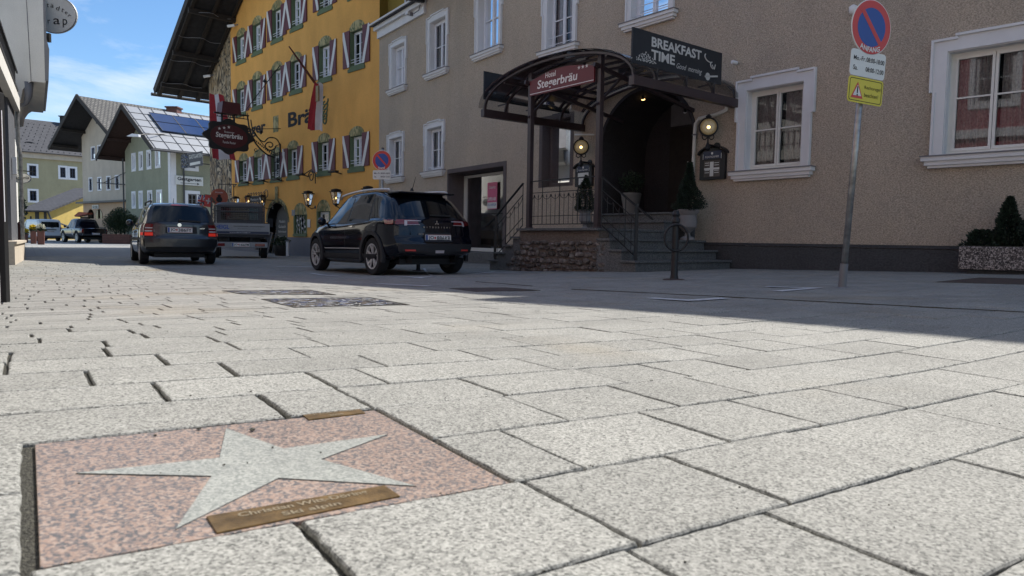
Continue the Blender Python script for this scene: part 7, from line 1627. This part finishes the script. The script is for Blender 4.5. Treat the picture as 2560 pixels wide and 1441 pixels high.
for sg in (1, -1):
    m = MB(); SM.pcap(m, .46*sg, .985*sg, .90, .985, off=.012, n=12, k=3, wt0=.50*sg, wt1=.98*sg); SM.pside(m, .115, .28, .115, .34, .90, .985, sg, off=.012, n=6, k=3); tl = m.build('tail_light', 'tail_red', mc_, local=True, recalc=False, smooth=True)
    m = MB(); SM.pcap(m, .42*sg, .80*sg, .958, .972, off=.018, n=8, k=1); SM.pcap(m, .74*sg, .80*sg, .88, .97, off=.018, n=2, k=3); SM.pcap(m, .44*sg, .80*sg, .893, .90, off=.018, n=8, k=1); m.build('light_strip', 'tail_clear', tl, local=True, recalc=False)
    m = MB(); SM.pcap(m, .62*sg, .86*sg, .435, .465, off=.02, n=4, k=1); m.build('reflector', 'sign_red', mc_, local=True, recalc=False)
    m = MB(); pts = [(x, sg*(.60-.02*abs(x-1.7)), 1.572-.022*(x-1.6)**2*1.9) for x in [.75+.2*k for k in range(11)]]; m.tube([(.68, sg*.60, 1.52)]+pts+[(2.85, sg*.57, 1.46)], .021, 6); m.build('roof_rail', 'alloy', mc_, local=True, smooth=True)
    for x in (1.6, 2.45):
        m = MB(); SM.pside(m, x, x+.17, x, x+.17, .875, .895, sg, off=.03, n=3, k=1); m.build('door_handle', 'chrome', mc_, local=True, recalc=False)
    for x in (1.02, 1.97, 3.05):
        m = MB(); SM.pside(m, x, x+.008, x, x+.008, .40, .95, sg, off=.002, n=1, k=6); m.build('door_gap', 'plastic_black', mc_, local=True, recalc=False)
    m = MB(); SM.pside(m, 1.2, 2.95, 1.2, 2.95, .47, .485, sg, off=.008, n=10, k=1); m.build('sill_strip', 'alloy', mc_, local=True, recalc=False)
mirrors(mc_, SM, 2.98, .98, 'paint_black')
m = MB(); m.tube([(.95, 0, 1.555), (.80, 0, 1.80)], [.008, .004], 6); m.lathe([(.04, 0), (.02, .05)], (.95, 0, 1.55), n=8); m.build('antenna', 'black_paint', mc_, local=True)
m = MB(); p = SM.cap(1.06, 0, .02); m.box(p+Vector((0, -.12, .01)), (.03, .42, .025)); m.build('rear_wiper', 'black_paint', mc_, local=True)
m = MB()
for k, ch3 in enumerate('MITSUBISHI'): p = SM.cap(.855, -.34*(k-4.5)/4.5*-1 if False else .34*(4.5-k)/4.5, .016); m.text(ch3, p, U_, Vv, .030 if ch3 != 'I' else .008, .030, bold=.03)
m.build('lettering', 'chrome', mc_, local=True)
m = MB(); m.text('ASX', SM.cap(.735, .42, .016), U_, Vv, .12, .022, bold=.02); m.build('model_lettering', 'chrome', mc_, local=True)
m = MB(); p = SM.cap(.93, 0, .014)
for a in (90, 210, 330): d = Vector((0, math.cos(math.radians(a)), math.sin(math.radians(a)))); e = d.cross(Vector((1, 0, 0))); m.prism([p, p+d*.025+e*.014, p+d*.05, p+d*.025-e*.014], (-.004, 0, 0))
m.build('emblem', 'chrome', mc_, local=True)
m = MB(); SM.pcap(m, -.36, .36, .60, .76, off=.008, n=8, k=4); m.build('plate_recess', 'plastic_black', mc_, local=True, recalc=False, smooth=True)
plate_eu(mc_, SM.cap(.665, 0, .03), U_, Vv, ('JO', '886', 'KB'))
m = MB(); SM.pcap(m, -.12, .12, .40, .45, off=.02, n=4, k=1); m.build('fog_light', 'tail_clear', mc_, local=True, recalc=False)
# ---------------- grey estate car
stS = [(.08, .76, .30, .93, 1.40, .58), (.3, .81, .25, .94, 1.42, .585), (.8, .825, .2, .93, 1.435, .585), (1.5, .825, .18, .92, 1.44, .59), (2.2, .82, .18, .90, 1.42, .58), (2.65, .82, .18, .89, 1.30, .57), (3.1, .81, .19, .88, 1.0, .62), (3.5, .79, .22, .85, .93, .66), (3.9, .74, .26, .76, .84, .6), (4.08, .64, .3, .66, .72, .5)]
SS = Shell(stS, [(.28, .06), (.40, .0), (.60, .0), (.64, .06), (.93, .07), (1.0, .10), (1.36, .28), (1.42, .38)], [(.3, .05), (.5, 0), (.8, .1)], br=.10, bf=.2, fade=.8)
thS = math.radians(32); hd = Vector((-math.sin(thS), math.cos(thS), 0)); axle = Vector((-8.62, 16.55, 0))+Vector((math.cos(thS), math.sin(thS), 0))*.72; loc = axle-hd*.80; loc.z = gz(axle.x, axle.y)+.003
sk = car('estate_car', 'dark grey estate car with lit red brake lights driving away up the street', 'car', loc, thS, SS, 'paint_grey', (.80, 3.26), .30, .825,
         [(.36, 1.12, .42, 1.12, .97, 1.33), (1.20, 1.98, 1.20, 1.98, .95, 1.33), (2.06, 2.95, 2.02, 2.50, .93, 1.30)], (-.86, .86, .99, 1.345, -.88, .88), arch=False, wd=.185)
m = MB(); SS.pcap(m, -1, 1, .42, .60, off=.035, n=20, k=4); SS.pside(m, .09, .42, .09, .42, .42, .60, 1, off=.02, n=5, k=3); SS.pside(m, .09, .42, .09, .42, .42, .60, -1, off=.02, n=5, k=3); m.build('bumper', 'paint_grey', sk, local=True, recalc=False, smooth=True)
for sg in (1, -1):
    m = MB(); SS.pcap(m, .76*sg, .995*sg, .66, .93, off=.012, n=6, k=4, wt0=.80*sg, wt1=.995*sg); SS.pside(m, .085, .30, .085, .24, .66, .93, sg, off=.012, n=4, k=4); tl = m.build('tail_light', 'tail_red', sk, local=True, recalc=False, smooth=True)
    m = MB(); SS.pcap(m, .77*sg, .985*sg, .665, .735, off=.018, n=6, k=2); SS.pside(m, .09, .26, .09, .26, .67, .735, sg, off=.018, n=3, k=2); m.build('brake_lamp', 'tail_lit', tl, local=True, recalc=False)
    for z0, z1 in ((.825, .85), (.755, .785)): m = MB(); SS.pcap(m, .79*sg, .985*sg, z0, z1, off=.018, n=6, k=1); m.build('clear_lamp', 'tail_clear', tl, local=True, recalc=False)
    m = MB(); m.tube([(.55, sg*.56, 1.43)]+[(.6+.25*k, sg*.56, 1.475) for k in range(7)]+[(2.25, sg*.55, 1.42)], .017, 6); m.build('roof_rail', 'plastic_black', sk, local=True, smooth=True)
    for x in (1.16, 2.02): m = MB(); SS.pside(m, x, x+.008, x, x+.008, .32, .90, sg, off=.002, n=1, k=6); m.build('door_gap', 'plastic_black', sk, local=True, recalc=False)
    m = MB(); SS.pside(m, .5, 3.4, .5, 3.4, .56, .62, sg, off=.014, n=20, k=2); m.build('side_moulding', 'plastic_black', sk, local=True, recalc=False)
mirrors(sk, SS, 2.86, .95, 'paint_grey')
m = MB(); SS.pcap(m, -.34, .34, 1.365, 1.39, off=.02, n=8, k=1); m.build('high_brake_light', 'tail_red', sk, local=True, recalc=False)
m = MB(); p, q = SS.cap(1.02, .04, .025), SS.cap(1.0, -.60, .03); m.bar(p, q, .022, .03); m.lathe([(.03, 0), (.02, .03)], p, (-1, 0, 0), 8); m.build('rear_wiper', 'black_paint', sk, local=True)
m = MB(); m.lathe([(.042, 0), (.042, .006)], SS.cap(.915, .05, .008), (-1, 0, 0), 20); m.build('emblem', 'chrome', sk, local=True)
m = MB(); m.text('HTP', SS.cap(.84, -.60, .012), U_, Vv, .10, .03); m.build('lettering', 'chrome', sk, local=True)
m = MB(); SS.pcap(m, -.44, .44, .72, .875, off=.007, n=8, k=3); m.build('plate_recess', 'plastic_black', sk, local=True, recalc=False, smooth=True)
plate_eu(sk, SS.cap(.80, .04, .025), U_, Vv, ('JO', '386', 'FY'))
m = MB(); m.tube([(1.05, .05, 1.43), (.93, .05, 1.56)], [.008, .004], 6); m.build('antenna', 'black_paint', sk, local=True)
m = MB(); SS.pcap(m, -1, 1, .30, .40, off=.01, n=14, k=3); m.build('lower_valance', 'plastic_black', sk, local=True, recalc=False, smooth=True)
# ---------------- white van
stV = [(.06, .88, .34, 1.12, 1.80, .74), (.3, .93, .3, 1.12, 1.84, .76), (1.5, .94, .25, 1.1, 1.86, .76), (3.0, .94, .25, 1.08, 1.86, .75), (3.6, .94, .25, 1.06, 1.70, .70), (4.15, .92, .28, 1.02, 1.25, .74), (4.55, .88, .30, .95, 1.08, .72), (4.85, .74, .35, .8, .9, .6)]
SV = Shell(stV, [(.3, .03), (.45, 0), (.62, .0), (.68, .05), (1.1, .06), (1.7, .14), (1.85, .22)], [(.3, .05), (.6, 0), (1, .12)], br=.06, bf=.2, fade=.8)
thV = math.radians(56); b = Gp(140, 600.5); loc = Vector(Yp(150, 598, 63.)); loc.z = gz(loc.x, loc.y)
def place(pxr, Yd): p = Yp(pxr, 600, Yd); p.z = gz(p.x, p.y); return p
loc = place(128, 60.)
vn = car('delivery_van', 'white panel van with dark rear window parked in front of the ochre annex', 'van', loc, math.radians(52), SV, 'paint_white', (.85, 3.75), .33, .94, [(3.10, 4.05, 3.05, 3.55, 1.14, 1.70)], (-.80, .80, 1.17, 1.62, -.82, .82), arch=False, wd=.22)
for sg in (1, -1): m = MB(); SV.pcap(m, .80*sg, .995*sg, .82, 1.16, off=.015, n=4, k=3, wt0=.88*sg, wt1=.995*sg); SV.pside(m, .07, .2, .07, .2, .82, 1.16, sg, off=.015, n=2, k=3); m.build('tail_light', 'tail_red', vn, local=True, recalc=False)
m = MB(); SV.pcap(m, -.99, .99, .30, .46, off=.04, n=10, k=2); m.build('bumper', 'plastic_grey', vn, local=True, recalc=False)
m = MB(); SV.pcap(m, -.5, .5, .93, 1.0, off=.02, n=6, k=1); m.build('handle_strip', 'plastic_black', vn, local=True, recalc=False)
plate_eu(vn, SV.cap(.82, 0, .03), U_, Vv, ('JO', '412', 'AB')); mirrors(vn, SV, 3.9, 1.15, 'plastic_black')
m = MB(); m.bar(SV.cap(1.15, 0, .03), SV.cap(1.12, -.3, .04), .03); m.build('rear_wiper', 'black_paint', vn, local=True)
for sg in (1, -1): m = MB(); SV.pside(m, 2.0, 2.012, 2.0, 2.012, .5, 1.7, sg, off=.004, n=1, k=5); SV.pside(m, 3.02, 3.032, 3.02, 3.032, .5, 1.7, sg, off=.004, n=1, k=5); SV.pside(m, .9, 3.0, .9, 3.0, 1.12, 1.14, sg, off=.004, n=6, k=1); m.build('door_gap', 'plastic_grey', vn, local=True, recalc=False)
# ---------------- black pickup
stP = [(.05, .86, .52, 1.04, 1.08, .80), (.4, .91, .48, 1.06, 1.10, .82), (1.2, .92, .42, 1.07, 1.11, .82), (1.52, .92, .4, 1.08, 1.12, .80), (1.72, .92, .4, 1.09, 1.70, .64), (2.2, .92, .4, 1.09, 1.80, .64), (3.0, .92, .4, 1.08, 1.79, .63), (3.4, .92, .4, 1.07, 1.62, .63), (3.85, .92, .4, 1.06, 1.20, .72), (4.3, .91, .42, 1.04, 1.12, .76), (4.9, .88, .46, .98, 1.04, .70), (5.2, .76, .5, .84, .9, .6)]
SPk = Shell(stP, [(.5, .0), (.6, .02), (1.1, .02)], [(.4, .05), (.6, 0), (.9, .1)], br=.05, bf=.2, fade=.6)
loc = place(238, 52.5)
pk2 = car('pickup_truck', 'black pickup truck with a pale line graphic on its side, parked before the bush', 'pickup', loc, math.radians(48), SPk, 'paint_black', (1.1, 4.2), .40, .93, [(1.92, 2.62, 1.92, 2.62, 1.14, 1.70), (2.72, 3.62, 2.72, 3.25, 1.13, 1.68)], None, grp=None, wd=.26)
m = MB(); m.quad((1.56, .66, 1.16), (1.56, -.66, 1.16), (1.70, -.56, 1.66), (1.70, .56, 1.66)); m.build('rear_window', 'glass_car', pk2, local=True, recalc=False)
for sg in (1, -1):
    m = MB(); SPk.pcap(m, .88*sg, .995*sg, .76, 1.03, off=.012, n=3, k=3); SPk.pside(m, .06, .2, .06, .2, .76, 1.03, sg, off=.012, n=2, k=3); m.build('tail_light', 'tail_red', pk2, local=True, recalc=False)
    m = MB(); P_ = [(1.5, .95), (2.1, 1.0), (2.25, .70), (1.95, .62), (1.75, .80), (2.2, .90), (1.9, .55), (2.3, .98)]
    for a, b in zip(P_, P_[1:]): m.bar(SPk.side(a[0], a[1], .01, sg), SPk.side(b[0], b[1], .01, sg), .03, .006, (0, 1, 0))
    m.build('side_graphic', 'letter_white', pk2, local=True)
m = MB(); SPk.pcap(m, -.95, .95, 1.06, 1.09, off=.03, n=8, k=1); m.build('tailgate_trim', 'chrome', pk2, local=True, recalc=False)
m = MB(); m.box((-.06, 0, .60), (.16, 1.7, .14)); m.build('step_bumper', 'plastic_black', pk2, local=True, bevel=.02)
plate_eu(pk2, (-.16, 0, .68), U_, Vv, ('JO', '771', 'PK')); mirrors(pk2, SPk, 3.62, 1.18, 'plastic_black')
m = MB()
for sg in (1, -1): m.tube([(.3, sg*.80, 1.13), (1.3, sg*.78, 1.16)], .03, 6)
m.build('bed_rails', 'plastic_black', pk2, local=True)
# ---------------- small flatbed truck
thT = math.radians(21); hd = Vector((-math.sin(thT), math.cos(thT), 0)); c_ = Yp(600, 600, 22.6); loc = Vector((c_.x, c_.y, gz(c_.x-.4, c_.y+1.5)))
tk = thing('flatbed_truck', 'small grey dropside truck with mesh rack and blue company lettering on its tailboard', 'truck', loc, thT+math.pi/2)
bx = lambda nm, mt_, c, d, bv=0, par=None: MB().box(c, d).build(nm, mt_, par or tk, local=True, bevel=bv)
bx('bed_floor', 'plastic_black', (1.5, 0, .74), (3.0, 1.78, .10)); tb_ = bx('tailboard', 'dropside', (.02, 0, .96), (.04, 1.80, .34), .006)
for sg in (1, -1): bx('side_board', 'dropside', (1.5, sg*.88, .96), (2.92, .03, .34), .004)
bx('headboard', 'dropside', (2.98, 0, .96), (.04, 1.76, .38), .004)
m = MB(); m.text('HEIGL', (-.004, .52, 1.01), U_, Vv, .42, .13, bold=.035); m.build('company_lettering', 'sign_blue', tb_, local=False) if False else None
m.build('company_lettering', 'sign_blue', tk, local=True)
m = MB(); m.text('DACHDECKER | FASSADENBAU', (-.004, -.28, 1.03), U_, Vv, .92, .045, bold=.02); m.text('Spenglerei und Flachdach', (-.004, -.28, .96), U_, Vv, .7, .025); m.build('trade_lettering', 'ink', tk, local=True)
bx('blue_stripe', 'menu_blue', (-.003, 0, .84), (.004, 1.74, .07)); m = MB(); m.text('www.dach-heigl.at', (-.008, 0, .84), U_, Vv, .62, .04); m.build('web_lettering', 'letter_white', tk, local=True)
lbx = bx('light_bar', 'dropside', (.06, 0, .45), (.06, 1.66, .17), .01)
for sg in (1, -1): bx('tail_light', 'tail_red', (.025, sg*.60, .45), (.02, .30, .09), .008); bx('chassis_rail', 'plastic_black', (1.8, sg*.35, .62), (3.4, .08, .16))
plate_eu(tk, (.02, -.02, .45), U_, Vv, ('JO', '166', 'FM'))
for x in (.95, 3.55):
    for sg in (1, -1): wheel(tk, x, sg*.74, .32, .20, 'single', True)
m = MB()
for sg in (1, -1): m.bar((2.93, sg*.82, .85), (2.93, sg*.82, 1.78), .05); m.bar((.12, sg*.82, 1.2), (.12, sg*.82, 1.24), .05)
for z in (1.78, 1.60): m.bar((2.93, -.84, z), (2.93, .84, z), .045)
m.bar((.2, .84, 1.92), (3.6, .84, 1.92), .045); m.bar((.2, .84, 1.2), (.2, .84, 1.92), .045); m.build('rack_frame', 'mesh_steel', tk, local=True)
m = MB()
for k in range(22): y = -.8+k*.0762; m.bar((2.93, y, 1.24), (2.93, y, 1.76), .010)
for k in range(9): z = 1.26+k*.06; m.bar((2.94, -.82, z), (2.94, .82, z), .010)
m.build('rack_mesh', 'mesh_steel', tk, local=True)
stT = [(3.05, .82, .45, 1.15, 1.88, .72), (3.4, .86, .42, 1.15, 1.93, .74), (4.0, .87, .4, 1.13, 1.92, .74), (4.5, .87, .4, 1.10, 1.65, .70), (4.95, .86, .4, 1.06, 1.25, .72), (5.25, .78, .45, .9, 1.0, .65)]
ST = Shell(stT, [(.4, 0), (2, .05)], [(.4, .0), (1, .1)], br=.03, bf=.12, fade=.6)
cb_ = ST.mesh().build('cab', 'plastic_grey', tk, local=True, doubles=True, smooth=40)
for sg in (1, -1): m = MB(); ST.pside(m, 3.5, 4.55, 3.55, 4.2, 1.2, 1.75, sg); m.build('side_window', 'glass_car', tk, local=True, recalc=False); m = MB(); m.box((4.5, sg*1.08, 1.25), (.08, .2, .32)); m.bar((4.5, sg*.85, 1.2), (4.5, sg*1.0, 1.22), .04); m.build('wing_mirror', 'plastic_black', tk, local=True)
m = MB(); ST.pcap(m, -.8, .8, 1.3, 1.75, off=.008, n=8, k=3); m.build('rear_window', 'glass_car', tk, local=True, recalc=False)
# dark parked car sliver between yellow annex and left building
